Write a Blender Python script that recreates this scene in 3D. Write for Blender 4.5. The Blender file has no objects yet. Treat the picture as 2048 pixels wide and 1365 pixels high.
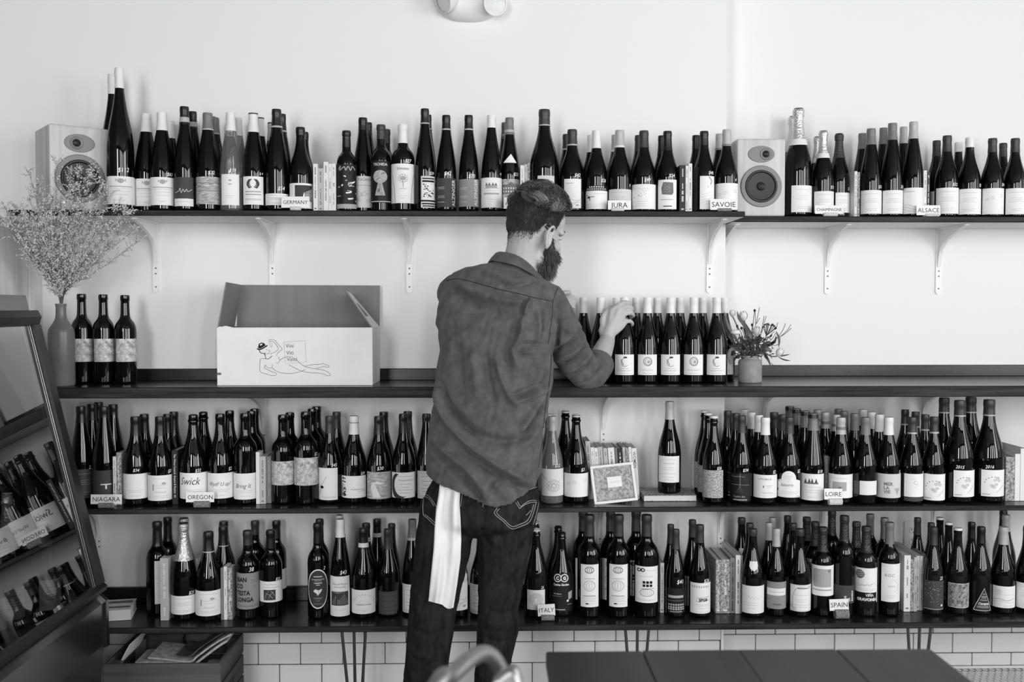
import bpy, bmesh, math, random
import numpy as np
from mathutils import Vector, Matrix
from mathutils.bvhtree import BVHTree

random.seed(7)
SC = bpy.context.scene
COL = SC.collection
PI = math.pi

# ------------------------------------------------------------------ camera
F = 2000.0                                   # focal length in pixels of the 2048 x 1365 frame (35 mm lens)
CAM = Vector((0.0, -3.676, 1.42))
YAW, PITCH = 0.0210, 0.0338
fw = Vector((math.sin(YAW) * math.cos(PITCH), math.cos(YAW) * math.cos(PITCH), -math.sin(PITCH)))
rt = Vector((math.cos(YAW), -math.sin(YAW), 0.0))
up = rt.cross(fw)
cam_data = bpy.data.cameras.new('camera')
cam_data.sensor_fit = 'HORIZONTAL'
cam_data.sensor_width = 36.0
cam_data.lens = F / 2048.0 * 36.0
cam_data.clip_start = 0.05
cam_data.dof.use_dof = True
cam_data.dof.focus_distance = 3.42
cam_data.dof.aperture_fstop = 3.0
cam = bpy.data.objects.new('camera', cam_data)
COL.objects.link(cam)
M = Matrix((rt, up, -fw)).transposed().to_4x4()
M.translation = CAM
cam.matrix_world = M
SC.camera = cam

# ------------------------------------------------------------------ exposure and light
SC.view_settings.view_transform = 'Standard'
SC.view_settings.look = 'None'
SC.view_settings.gamma = 1.0
SC.view_settings.use_curve_mapping = False
SC.view_settings.exposure = 0.06
world = bpy.data.worlds.new('overcast_sky')
SC.world = world
world.use_nodes = True
world.node_tree.nodes['Background'].inputs['Color'].default_value = (0.9, 0.9, 0.9, 1)
world.node_tree.nodes['Background'].inputs['Strength'].default_value = 1.0


def window_light(name, loc, aim, w, h, power):
    l = bpy.data.lights.new(name, 'AREA')
    l.shape = 'RECTANGLE'
    l.size, l.size_y, l.energy = w, h, power
    o = bpy.data.objects.new(name, l)
    o.location = loc
    o.rotation_euler = (Vector(aim)).to_track_quat('-Z', 'Z').to_euler()
    COL.objects.link(o)
    return o


FRONT_Y, RIGHT_X, CEIL_Z, LEFT_X = -5.8, 4.2, 3.35, -2.35
WINF = [(-2.0, -1.05), (0.45, 0.90), (1.65, 2.20), (3.05, 3.75)]           # street windows in the front wall: x ranges
WINZ = (0.75, 3.15)
WINR = [(-5.0, -2.7), (-2.0, -0.7)]                           # windows of the right wall: y ranges
for i, (a, b) in enumerate(WINF):
    window_light('window_daylight', ((a + b) / 2, FRONT_Y - 0.06, sum(WINZ) / 2), (0, 1, 0), b - a, WINZ[1] - WINZ[0], (124, 124, 114, 92)[i] * (b - a))
for i, (a, b) in enumerate(WINR):
    window_light('window_daylight', (RIGHT_X + 0.06, (a + b) / 2, sum(WINZ) / 2), (-1, 0, 0), b - a, WINZ[1] - WINZ[0], (62, 10)[i] * (b - a))


# ------------------------------------------------------------------ from the photograph's pixels to places in the room
def ray(u, v):
    return fw + rt * ((u - 1024.0) / F) + up * ((682.5 - v) / F)


def at_y(u, v, y):
    d = ray(u, v)
    return CAM + d * ((y - CAM.y) / d.y)


def at_z(u, v, z):
    d = ray(u, v)
    return CAM + d * ((z - CAM.z) / d.z)


def at_x(u, v, x):
    d = ray(u, v)
    return CAM + d * ((x - CAM.x) / d.x)


def px_per_m(y):
    return F / (y - CAM.y)


# ------------------------------------------------------------------ materials
MATS = {}


def mat(name, g, rough=0.6, spec=0.5, metal=0.0, coat=0.0, bump=None, mottle=None, trans=0.0, ior=1.45, sheen=0.0, alpha=1.0):
    """grey material; bump=(scale, strength), mottle=(scale, low, high, stretch xyz) multiplies the grey by noise"""
    if name in MATS:
        return MATS[name]
    m = bpy.data.materials.new(name)
    m.use_nodes = True
    nt = m.node_tree
    b = nt.nodes['Principled BSDF']
    b.inputs['Base Color'].default_value = (g, g, g, 1)
    b.inputs['Roughness'].default_value = rough
    b.inputs['Specular IOR Level'].default_value = spec
    b.inputs['Metallic'].default_value = metal
    b.inputs['Coat Weight'].default_value = coat
    b.inputs['Transmission Weight'].default_value = trans
    b.inputs['IOR'].default_value = ior
    b.inputs['Sheen Weight'].default_value = sheen
    b.inputs['Alpha'].default_value = alpha
    tc = None
    if bump or mottle:
        tc = nt.nodes.new('ShaderNodeTexCoord')
    if mottle:
        sc, lo, hi = mottle[:3]
        st = mottle[3] if len(mottle) > 3 else (1, 1, 1)
        mp = nt.nodes.new('ShaderNodeMapping')
        mp.inputs['Scale'].default_value = st
        nz = nt.nodes.new('ShaderNodeTexNoise')
        nz.inputs['Scale'].default_value = sc
        nz.inputs['Detail'].default_value = 6
        nz.inputs['Roughness'].default_value = 0.62
        cr = nt.nodes.new('ShaderNodeValToRGB')
        cr.color_ramp.elements[0].position = 0.33
        cr.color_ramp.elements[1].position = 0.68
        cr.color_ramp.elements[0].color = (g * lo, g * lo, g * lo, 1)
        cr.color_ramp.elements[1].color = (g * hi, g * hi, g * hi, 1)
        nt.links.new(tc.outputs['Object'], mp.inputs['Vector'])
        nt.links.new(mp.outputs['Vector'], nz.inputs['Vector'])
        nt.links.new(nz.outputs['Fac'], cr.inputs['Fac'])
        nt.links.new(cr.outputs['Color'], b.inputs['Base Color'])
    if bump:
        nz2 = nt.nodes.new('ShaderNodeTexNoise')
        nz2.inputs['Scale'].default_value = bump[0]
        nz2.inputs['Detail'].default_value = 4
        bp = nt.nodes.new('ShaderNodeBump')
        bp.inputs['Strength'].default_value = bump[1]
        bp.inputs['Distance'].default_value = 0.004
        nt.links.new(tc.outputs['Object'], nz2.inputs['Vector'])
        nt.links.new(nz2.outputs['Fac'], bp.inputs['Height'])
        nt.links.new(bp.outputs['Normal'], b.inputs['Normal'])
    MATS[name] = m
    return m


def wood(name, g, lo=0.6, hi=1.5, axis=0, rough=0.45, spec=0.5, coat=0.0, scale=9.0):
    st = [1.0, 1.0, 1.0]
    for i in range(3):
        st[i] = 0.09 if i == axis else 2.2
    return mat(name, g, rough, spec, coat=coat, mottle=(scale, lo, hi, tuple(st)), bump=(60, 0.05))


M_WALL = mat('white_plaster', 0.80, 0.85, 0.2, bump=(28, 0.10))
M_DARKWALL = mat('dark_paint', 0.10, 0.8, 0.2)
M_CEIL = mat('dim_ceiling_paint', 0.26, 0.85, 0.1)
M_SIDE = mat('side_wall_paint', 0.5, 0.85, 0.1)
M_FLOORB = mat('floor_grout', 0.10, 0.8)
M_WALNUT = wood('dark_walnut', 0.011, 0.45, 1.9, 0, rough=0.24, spec=0.4, scale=26)
M_WALNUT_R = wood('walnut_front_edge', 0.021, 0.35, 2.4, 0, rough=0.5, spec=0.12, scale=34)  # front edges: lighter and rougher walnut than the tops
M_PALE = mat('pale_underside', 0.84, 0.5)  # undersides paler than the rest of the board
M_PINE = wood('pale_pine', 0.72, 0.80, 1.10, 2, rough=0.6, scale=7)
M_BRACKET = mat('white_enamel', 0.80, 0.35)
M_TILE = mat('white_tile_glaze', 0.68, 0.14, 0.5)
M_GROUT = mat('dark_grout', 0.05, 0.9)
M_STEEL = mat('brushed_steel', 0.30, 0.30, metal=1.0)
M_STEEL2 = mat('polished_steel', 0.55, 0.16, metal=1.0)
M_BLACK = mat('black_enamel', 0.012, 0.35)
M_SCREW = mat('dark_screw_head', 0.12, 0.5)  # plain dark grey screw heads


# ------------------------------------------------------------------ mesh helpers
class MB:
    """collects vertices and faces (with material index and smooth flag) for one mesh"""

    def __init__(s):
        s.v, s.f, s.mi, s.sm = [], [], [], []

    def add(s, verts, faces, mi=0, smooth=False):
        o = len(s.v)
        s.v.extend([tuple(p) for p in verts])
        for f in faces:
            s.f.append([o + i for i in f])
            s.mi.append(mi)
            s.sm.append(smooth)
        return s

    def box(s, lo, hi, mi=0, mx=None):
        x0, y0, z0 = lo
        x1, y1, z1 = hi
        vs = [(x0, y0, z0), (x1, y0, z0), (x1, y1, z0), (x0, y1, z0), (x0, y0, z1), (x1, y0, z1), (x1, y1, z1), (x0, y1, z1)]
        if mx:
            vs = [mx @ Vector(p) for p in vs]
        return s.add(vs, [(0, 3, 2, 1), (4, 5, 6, 7), (0, 1, 5, 4), (1, 2, 6, 5), (2, 3, 7, 6), (3, 0, 4, 7)], mi)

    def bevbox(s, lo, hi, r=0.002, mi=0, mx=None, seg=1):
        bm = bmesh.new()
        c = [(lo[i] + hi[i]) / 2 for i in range(3)]
        d = [hi[i] - lo[i] for i in range(3)]
        bmesh.ops.create_cube(bm, size=1.0, matrix=Matrix.Translation(c) @ Matrix.Diagonal((*d, 1)))
        bmesh.ops.bevel(bm, geom=list(bm.edges), offset=min(r, min(d) * 0.45), segments=seg, affect='EDGES', profile=0.5)
        bm.verts.index_update()
        vs = [v.co.copy() for v in bm.verts]
        if mx:
            vs = [mx @ p for p in vs]
        s.add(vs, [[v.index for v in f.verts] for f in bm.faces], mi)
        bm.free()
        return s

    def lathe(s, prof, n=24, mi=0, c=(0, 0, 0), mx=None, smooth=True, a0=0.0, a1=2 * PI):
        full = abs(a1 - a0 - 2 * PI) < 1e-6
        m = n if full else n + 1
        vs, fs = [], []
        for r, z in prof:
            for k in range(m):
                a = a0 + (a1 - a0) * k / n
                vs.append(Vector((c[0] + r * math.cos(a), c[1] + r * math.sin(a), c[2] + z)))
        for i in range(len(prof) - 1):
            for k in range(n):
                k2 = (k + 1) % m
                fs.append((i * m + k, i * m + k2, (i + 1) * m + k2, (i + 1) * m + k))
        if mx:
            vs = [mx @ p for p in vs]
        return s.add(vs, fs, mi, smooth)

    def tube(s, pts, r, n=8, mi=0, cap=True, smooth=True):
        pts = [Vector(p) for p in pts]
        rs = r if isinstance(r, (list, tuple)) else [r] * len(pts)
        vs, fs = [], []
        nrm = None
        for i, p in enumerate(pts):
            t = (pts[min(i + 1, len(pts) - 1)] - pts[max(i - 1, 0)])
            if t.length < 1e-9:
                t = Vector((0, 0, 1))
            t.normalize()
            if nrm is None:
                nrm = t.orthogonal().normalized()
            nrm = (nrm - t * nrm.dot(t))
            if nrm.length < 1e-6:
                nrm = t.orthogonal()
            nrm.normalize()
            bn = t.cross(nrm)
            for k in range(n):
                a = 2 * PI * k / n
                vs.append(p + (nrm * math.cos(a) + bn * math.sin(a)) * rs[i])
        for i in range(len(pts) - 1):
            for k in range(n):
                k2 = (k + 1) % n
                fs.append((i * n + k, i * n + k2, (i + 1) * n + k2, (i + 1) * n + k))
        if cap:
            fs.append(tuple(range(n))[::-1])
            fs.append(tuple((len(pts) - 1) * n + k for k in range(n)))
        return s.add(vs, fs, mi, smooth)

    def prism(s, poly, depth, fn, mi=0, smooth=False):
        """poly: 2-D outline; fn(x, y, w) maps to 3-D with w 0 and depth"""
        n = len(poly)
        vs = [fn(x, y, 0) for x, y in poly] + [fn(x, y, depth) for x, y in poly]
        fs = [tuple(range(n)), tuple(range(2 * n - 1, n - 1, -1))]
        for i in range(n):
            j = (i + 1) % n
            fs.append((i, i + n, j + n, j))
        return s.add(vs, fs, mi, smooth)

    def ellipsoid(s, c, rad, mx=None, n=16, m=10, mi=0):
        vs, fs = [], []
        vs.append(Vector((0, 0, -1)))
        for i in range(1, m):
            t = -PI / 2 + PI * i / m
            for k in range(n):
                a = 2 * PI * k / n
                vs.append(Vector((math.cos(t) * math.cos(a), math.cos(t) * math.sin(a), math.sin(t))))
        vs.append(Vector((0, 0, 1)))
        for k in range(n):
            fs.append((0, 1 + (k + 1) % n, 1 + k))
            fs.append((len(vs) - 1, 1 + (m - 2) * n + k, 1 + (m - 2) * n + (k + 1) % n))
        for i in range(m - 2):
            for k in range(n):
                k2 = (k + 1) % n
                fs.append((1 + i * n + k, 1 + i * n + k2, 1 + (i + 1) * n + k2, 1 + (i + 1) * n + k))
        out = []
        for p in vs:
            q = Vector((p.x * rad[0], p.y * rad[1], p.z * rad[2]))
            if mx:
                q = mx @ q
            out.append(q + Vector(c))
        return s.add(out, fs, mi, True)

    def mesh(s, name, mats, sharp=0.6):
        me = bpy.data.meshes.new(name)
        me.from_pydata(s.v, [], s.f)
        if not isinstance(mats, (list, tuple)):
            mats = [mats]
        for m in mats:
            me.materials.append(m)
        me.polygons.foreach_set('material_index', s.mi)
        me.polygons.foreach_set('use_smooth', s.sm)
        me.validate()
        me.update()
        if any(s.sm):
            me.set_sharp_from_angle(angle=sharp)
        return me

    def obj(s, name, mats, parent=None, loc=None, sharp=0.6, fix=False):
        me = s.mesh(name, mats, sharp)
        if fix:
            bm = bmesh.new()
            bm.from_mesh(me)
            bmesh.ops.recalc_face_normals(bm, faces=bm.faces)
            bm.to_mesh(me)
            bm.free()
        return link(name, me, parent, loc)


def link(name, me, parent=None, loc=None):
    o = bpy.data.objects.new(name, me)
    COL.objects.link(o)
    if parent is not None:
        o.parent = parent
    if loc is not None:
        o.location = loc
    return o


def empty(name, loc, rz=0.0):
    o = bpy.data.objects.new(name, None)
    o.empty_display_size = 0.05
    o.location = loc
    o.rotation_euler = (0, 0, rz)
    COL.objects.link(o)
    return o


def tag(o, label, cat, group=None, kind=None):
    o['label'] = label
    o['category'] = cat
    if group:
        o['group'] = group
    if kind:
        o['kind'] = kind
    return o


def struct(o):
    o['kind'] = 'structure'
    return o


def smoothpath(pts, k=4):
    """Catmull-Rom through the points"""
    P = [np.array(p, float) for p in pts]
    P = [2 * P[0] - P[1]] + P + [2 * P[-1] - P[-2]]
    out = []
    for i in range(1, len(P) - 2):
        for j in range(k):
            t = j / k
            out.append(0.5 * ((2 * P[i]) + (P[i + 1] - P[i - 1]) * t + (2 * P[i - 1] - 5 * P[i] + 4 * P[i + 1] - P[i + 2]) * t * t
                              + (3 * P[i] - P[i - 1] - 3 * P[i + 1] + P[i + 2]) * t ** 3))
    out.append(P[-2])
    return [tuple(p) for p in out]


# ------------------------------------------------------------------ lettering
_TXT = {}


def text2d(s, shear=0.0, bold=0.0, space=1.0):
    """flat lettering as (vertices, faces); cap height about 0.7, starts at x = 0, baseline y = 0; plus its width"""
    key = (s, shear, bold, space)
    if key in _TXT:
        return _TXT[key]
    cu = bpy.data.curves.new('lettering', 'FONT')
    cu.body = s
    cu.shear = shear
    cu.offset = bold
    cu.space_character = space
    cu.resolution_u = 2
    cu.fill_mode = 'FRONT' if hasattr(cu, 'fill_mode') else cu.fill_mode
    ob = bpy.data.objects.new('lettering', cu)
    me = ob.to_mesh()
    vs = [(v.co.x, v.co.y) for v in me.vertices]
    fs = [tuple(p.vertices) for p in me.polygons]
    ob.to_mesh_clear()
    bpy.data.objects.remove(ob)
    bpy.data.curves.remove(cu)
    w = max((x for x, y in vs), default=0.0)
    _TXT[key] = (vs, fs, w)
    return _TXT[key]


INKS = [mat('ink_black', 0.010, 0.6, 0.2), mat('ink_charcoal', 0.05, 0.6, 0.2), mat('ink_grey', 0.16, 0.6, 0.2), mat('ink_silver', 0.38, 0.6, 0.2), mat('ink_white', 0.75, 0.6, 0.2)]


class Print:
    """flat print on a surface: fn(x, y, lift) maps sheet coordinates in metres to 3-D; later ink lies over earlier ink"""

    def __init__(s, fn):
        s.fn, s.mb, s.n = fn, MB(), 0

    def poly(s, pts, ink=0, faces=None):
        s.n += 1
        lift = 0.00003 * s.n
        faces = faces or [tuple(range(len(pts)))]
        xs_ = [p[0] for p in pts]
        if max(xs_) - min(xs_) > 0.007:
            bm = bmesh.new()
            bv = [bm.verts.new((x, y, 0)) for x, y in pts]
            for f in faces:
                try:
                    bm.faces.new([bv[i] for i in f])
                except ValueError:
                    pass
            x = min(xs_) + 0.005
            while x < max(xs_) - 0.001:
                bmesh.ops.bisect_plane(bm, geom=bm.verts[:] + bm.edges[:] + bm.faces[:], dist=1e-7, plane_co=(x, 0, 0), plane_no=(1, 0, 0))
                x += 0.005
            bm.verts.index_update()
            pts = [(v.co.x, v.co.y) for v in bm.verts]
            faces = [[v.index for v in f.verts] for f in bm.faces]
            bm.free()
        s.mb.add([s.fn(x, y, lift) for x, y in pts], faces, ink)

    def text(s, t, x, y, size, ink=0, shear=0.0, bold=0.0, align='c', space=1.0, rot=0.0, sx=1.0):
        vs, fs, w = text2d(t, shear, bold, space)
        if not vs:
            return
        ox = {'c': -w / 2, 'l': 0.0, 'r': -w}[align]
        c, n = math.cos(rot), math.sin(rot)
        pts = []
        for a, b in vs:
            a, b = (a + ox) * size * sx, b * size
            pts.append((x + a * c - b * n, y + a * n + b * c))
        s.poly(pts, ink, fs)

    def rect(s, x0, y0, x1, y1, ink=0, step=0.005):
        n = max(1, int(math.ceil(abs(x1 - x0) / step)))
        pts = []
        for i in range(n + 1):
            x = x0 + (x1 - x0) * i / n
            pts += [(x, y0), (x, y1)]
        s.poly(pts, ink, [(2 * i, 2 * i + 2, 2 * i + 3, 2 * i + 1) for i in range(n)])

    def line(s, pts, w, ink=0):
        P = [Vector((x, y)) for x, y in pts]
        vs = []
        for i, p in enumerate(P):
            d = P[min(i + 1, len(P) - 1)] - P[max(i - 1, 0)]
            d = d.normalized() if d.length > 1e-9 else Vector((1, 0))
            nn = Vector((-d.y, d.x)) * w / 2
            vs += [tuple(p + nn), tuple(p - nn)]
        s.poly(vs, ink, [(2 * i + 1, 2 * i + 3, 2 * i + 2, 2 * i) for i in range(len(P) - 1)])

    def ell(s, cx, cy, rx, ry, ink=0, ring=0.0, n=22, a0=0.0, a1=2 * PI):
        if ring:
            s.line([(cx + rx * math.cos(a0 + (a1 - a0) * i / n), cy + ry * math.sin(a0 + (a1 - a0) * i / n)) for i in range(n + 1)], ring, ink)
        else:
            s.poly([(cx + rx * math.cos(2 * PI * i / n), cy + ry * math.sin(2 * PI * i / n)) for i in range(n)], ink)

    def squig(s, x, y, w, h, ink=2, th=0.0007):
        """an unreadable line of handwriting, centred on x"""
        n = max(5, int(w / (h * 0.55)))
        pts = []
        for i in range(n + 1):
            k = (0.1, 0.9, 0.15, 0.55, 0.1, 0.6, 0.0, 0.75)[i % 8]
            pts.append((x - w / 2 + w * i / n, y + h * k))
        s.line(smoothpath(pts, 3), th, ink)

    def obj(s, name, parent):
        if not s.mb.f:
            return None
        return s.mb.obj(name, INKS, parent)


# ------------------------------------------------------------------ the room
CORNER_X, RECESS = 0.864, 0.18
TILE_TOP = 0.352


def build_room():
    # back wall: the left part stands forward of the right part by RECESS
    w = MB()
    w.box((LEFT_X - 0.1, 0.0, 0.0), (CORNER_X, 0.30, CEIL_Z))
    wl = struct(w.obj('wall_back', [M_WALL]))
    w = MB()
    w.box((CORNER_X, RECESS, 0.0), (RIGHT_X + 0.1, RECESS + 0.15, CEIL_Z))
    wr = struct(w.obj('wall_back_recess', [M_WALL]))
    # left wall and the pine-boarded partition in front of it
    struct(MB().box((LEFT_X - 0.15, FRONT_Y, 0), (LEFT_X, 0.0, CEIL_Z)).obj('wall_left', [M_DARKWALL]))
    part = struct(MB().box((-1.78, -0.52, 0.0), (-1.648, -0.001, 1.700)).obj('wall_left_partition', [M_PINE]))
    yb = -0.001
    for i, wd in enumerate((0.10, 0.13, 0.092, 0.12, 0.077)):
        me = MB().bevbox((-1.650, yb - wd + 0.0015, 0.0), (-1.632 - 0.0015 * (i % 2), yb - 0.0015, 1.703), 0.0025).mesh('plank', [M_PINE])
        link('plank', me, part)
        yb -= wd
    MB().bevbox((-1.79, -0.525, 1.703), (-1.622, -0.001, 1.716), 0.002).obj('ledge', [M_PINE], part)
    # front wall with three street windows, right wall with two windows
    f = MB()
    xs = [LEFT_X - 0.15] + [c for ab in WINF for c in ab] + [RIGHT_X + 0.15]
    for i in range(0, len(xs), 2):
        f.box((xs[i], FRONT_Y - 0.15, 0), (xs[i + 1], FRONT_Y, CEIL_Z))
    for a, b in WINF:
        f.box((a, FRONT_Y - 0.15, 0), (b, FRONT_Y, WINZ[0]))
        f.box((a, FRONT_Y - 0.15, WINZ[1]), (b, FRONT_Y, CEIL_Z))
    struct(f.obj('wall_front', [M_DARKWALL]))
    f = MB()
    ys = [FRONT_Y] + [c for ab in WINR for c in ab] + [RECESS]
    for i in range(0, len(ys), 2):
        f.box((RIGHT_X, ys[i], 0), (RIGHT_X + 0.15, ys[i + 1], CEIL_Z))
    for a, b in WINR:
        f.box((RIGHT_X, a, 0), (RIGHT_X + 0.15, b, WINZ[0]))
        f.box((RIGHT_X, a, WINZ[1]), (RIGHT_X + 0.15, b, CEIL_Z))
    struct(f.obj('wall_right', [M_SIDE]))
    k = 1
    for a, b in WINF:
        fr = MB()
        for (p, q) in ((a, a + 0.04), (b - 0.04, b)):
            fr.box((p, FRONT_Y - 0.04, WINZ[0]), (q, FRONT_Y + 0.01, WINZ[1]))
        for (p, q) in ((WINZ[0], WINZ[0] + 0.06), (WINZ[1] - 0.06, WINZ[1])):
            fr.box((a + 0.05, FRONT_Y - 0.04, p), (b - 0.05, FRONT_Y + 0.01, q))
        struct(fr.obj('window_%d' % k, [M_BLACK]))
        k += 1
    for a, b in WINR:
        fr = MB()
        for (p, q) in ((a, a + 0.05), (b - 0.05, b), ((a + b) / 2 - 0.02, (a + b) / 2 + 0.02)):
            fr.box((RIGHT_X - 0.01, p, WINZ[0]), (RIGHT_X + 0.04, q, WINZ[1]))
        for (p, q) in ((WINZ[0], WINZ[0] + 0.06), (WINZ[1] - 0.06, WINZ[1])):
            fr.box((RIGHT_X - 0.01, a + 0.05, p), (RIGHT_X + 0.04, b - 0.05, q))
        struct(fr.obj('window_%d' % k, [M_BLACK]))
        k += 1
    struct(MB().box((LEFT_X - 0.15, FRONT_Y - 0.15, CEIL_Z), (RIGHT_X + 0.15, RECESS + 0.15, CEIL_Z + 0.1)).obj('ceiling', [M_CEIL]))
    fl = struct(MB().box((LEFT_X - 0.15, FRONT_Y - 0.15, -0.1), (RIGHT_X + 0.15, RECESS + 0.15, -0.002)).obj('floor', [M_FLOORB]))
    # small hexagonal floor tiles, laid one by one where the camera sees the floor
    hexr = 0.0135
    hx = MB()
    ring = [(hexr * math.sin(PI / 3 * i), hexr * math.cos(PI / 3 * i)) for i in range(6)]
    hx.add([(x, y, -0.0019) for x, y in ring] + [(x, y, 0.0) for x, y in ring] + [(x * 0.93, y * 0.93, 0.0008) for x, y in ring],
           [tuple(range(12, 18))[::-1]] + [(i, i + 6, (i + 1) % 6 + 6, (i + 1) % 6) for i in range(6)] + [(i + 6, i + 12, (i + 1) % 6 + 12, (i + 1) % 6 + 6) for i in range(6)])
    hm = hx.mesh('hex_tile', [M_TILE])
    n = 0
    for r in range(12):
        for c in range(25):
            x = 1.58 + c * 0.0262 + (0.0131 if r % 2 else 0)
            y = 0.13 - r * 0.0227
            link('hex_tile', hm, fl, (x, y, 0.0))
            n += 1
    hs = MB()
    for r in range(-2, 20):
        for c in range(-140, 56):
            if 0 <= c < 25 and 0 <= r < 12:
                continue
            x = 1.58 + c * 0.0262 + (0.0131 if r % 2 else 0)
            y = 0.13 - r * 0.0227
            if x < CORNER_X + 0.015 and y > -0.02:
                continue
            if y > RECESS - 0.02:
                continue
            hs.add([(x + a * 0.95, y + b * 0.95, 0.0006) for a, b in ring], [tuple(range(5, -1, -1))])
    h2 = hs.obj('hex_tile_field', [M_TILE], fl)
    h2['kind'] = 'stuff'
    # white subway tiles below the lowest shelf, in running bond, piece by piece
    pitch, ph = 0.1556, 0.0787

    def tiles(parent, x0, x1, yface, zjoint, xjoint, right):
        base = MB().box((x0, yface - 0.004, 0.0), (x1, yface - 0.0005, TILE_TOP)).obj('grout_bed', [M_GROUT], parent)
        cache = {}
        k0 = int(math.floor((0 - zjoint) / ph))
        k1 = int(math.ceil((TILE_TOP - zjoint) / ph))
        for k in range(k0, k1):
            za, zb = max(0.012, zjoint + k * ph + 0.0016), min(TILE_TOP, zjoint + (k + 1) * ph - 0.0016)
            if zb - za < 0.006:
                continue
            off = xjoint + (pitch / 2 if k % 2 else 0)
            j0 = int(math.floor((x0 - off) / pitch))
            j1 = int(math.ceil((x1 - off) / pitch))
            for j in range(j0, j1):
                xa, xb = max(x0, off + j * pitch + 0.0014), min(x1, off + (j + 1) * pitch - 0.0014)
                if xb - xa < 0.008:
                    continue
                w_, h_ = round(xb - xa, 4), round(zb - za, 4)
                if (w_, h_) not in cache:
                    cache[(w_, h_)] = MB().bevbox((0, -0.007, 0), (w_, 0, h_), 0.002).mesh('tile', [M_TILE])
                link('tile', cache[(w_, h_)], parent, (xa, yface - 0.0035, za))
    zl = 0.1790
    xj = at_y(602, 1318, 0).x
    tiles(wl, -1.62, CORNER_X - 0.010, 0.0, zl - ph, xj, False)
    zr = at_y(1480, 1268.5, RECESS).z
    xj2 = at_y(1509.7, 1290, RECESS).x
    tiles(wr, CORNER_X + 0.001, 2.6, RECESS, zr - ph, xj2, True)
    struct(MB().bevbox((CORNER_X - 0.009, -0.011, 0), (CORNER_X + 0.001, -0.001, TILE_TOP + 0.01), 0.002).obj('trim_1', [M_BRACKET]))
    struct(MB().bevbox((CORNER_X + 0.002, RECESS - 0.018, 0), (2.6, RECESS - 0.009, 0.012), 0.003).obj('baseboard_back', [M_TILE]))


build_room()

# ------------------------------------------------------------------ shelves
Z_TOP, Z_BAR, Z_MID, Z_LOW = 1.746, 1.153, 0.744, 0.343
Y_TOP, Y_TOPR, Y_BAR = -0.283, -0.105, -0.325
SHELF_L = -1.618


def shelf_board(name, label, x0, x1, yf, yb, z, th, under=None, notch=False):
    """a board with its top at z; the board's rear follows the step in the wall when notch is set"""
    root = empty(name, ((x0 + x1) / 2, yf, z))
    tag(root, label, 'shelf')
    cx, cy = (x0 + x1) / 2, yf
    mb = MB()
    mats = [M_WALNUT, under or M_WALNUT, M_WALNUT_R]
    mb.bevbox((x0 - cx, 0, -th), (x1 - cx, yb - cy, 0), 0.0025, 0)
    if notch:
        mb.bevbox((CORNER_X + 0.004 - cx, yb - cy - 0.001, -th), (x1 - cx, RECESS - 0.001 - cy, 0), 0.001, 0)
    b = mb.obj('board', mats, root)
    me = b.data
    for p in me.polygons:
        if p.normal.z < -0.9:
            p.material_index = 1
        elif p.normal.y < -0.9:
            p.material_index = 2
    return root


shelf_board('wall_shelf', 'long dark wooden top shelf left of the wall step, on white brackets', -1.615, CORNER_X, Y_TOP, -0.002, Z_TOP, 0.019, M_PALE)
shelf_board('wall_shelf', 'short dark wooden top shelf right of the wall step, carrying champagne', CORNER_X + 0.003, 2.35, Y_TOPR, RECESS - 0.002, Z_TOP, 0.021, M_PALE)
bar = shelf_board('bar_counter', 'long dark wooden bar counter with a backsplash under the carton', SHELF_L, 2.45, Y_BAR, -0.002, Z_BAR, 0.037, None, True)
bar['category'] = 'counter'
bx = bar.location
sp = MB()
sp.bevbox((SHELF_L - bx.x, -0.020 - bx.y, 0.0), (CORNER_X - bx.x, -0.002 - bx.y, 0.043), 0.002)
sp.obj('backsplash', [M_WALNUT], bar)
sp = MB()
sp.bevbox((CORNER_X + 0.004 - bx.x, RECESS - 0.020 - bx.y, 0.0), (2.45 - bx.x, RECESS - 0.002 - bx.y, 0.043), 0.002)
sp.obj('backsplash', [M_WALNUT], bar)
shelf_board('wall_shelf', 'dark wooden middle shelf holding the framed card and crown-capped bottles', SHELF_L, 2.45, Y_BAR, -0.002, Z_MID, 0.0175, None, True)
low = shelf_board('wall_shelf', 'lowest dark wooden shelf standing on steel hairpin legs', SHELF_L, 2.45, Y_BAR, -0.009, Z_LOW, 0.021, None, True)
lx = low.location
sp = MB()
sp.bevbox((SHELF_L - lx.x, -0.026 - lx.y, 0.0), (0.18 - lx.x, -0.009 - lx.y, 0.052), 0.002)
sp.obj('backsplash', [M_WALNUT], low)
for u in (712, 1268, 1822):
    p = at_y(u, 1275, -0.22)
    leg = MB()
    z0 = Z_LOW - 0.021
    leg.prism([(-0.047, 0), (0.047, 0), (0.006, 0.09), (-0.006, 0.09)], 0.004, lambda x, y, w: Vector((p.x + x - lx.x, -0.29 + y - lx.y, z0 - 0.004 + w - lx.z)))
    plate = leg.obj('hairpin_leg', [M_STEEL], low)
    for a, b in (((p.x - 0.040, -0.285), (p.x - 0.012, -0.27)), ((p.x + 0.002, -0.285), (p.x + 0.004, -0.265)), ((p.x + 0.042, -0.285), (p.x + 0.020, -0.262)),):
        r_ = MB()
        r_.tube([(a[0] - lx.x, a[1] - lx.y, z0 - lx.z), (b[0] - lx.x, b[1] - lx.y, 0.004 - lx.z)], 0.0055, 10)
        r_.obj('rod', [M_STEEL], plate)


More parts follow.
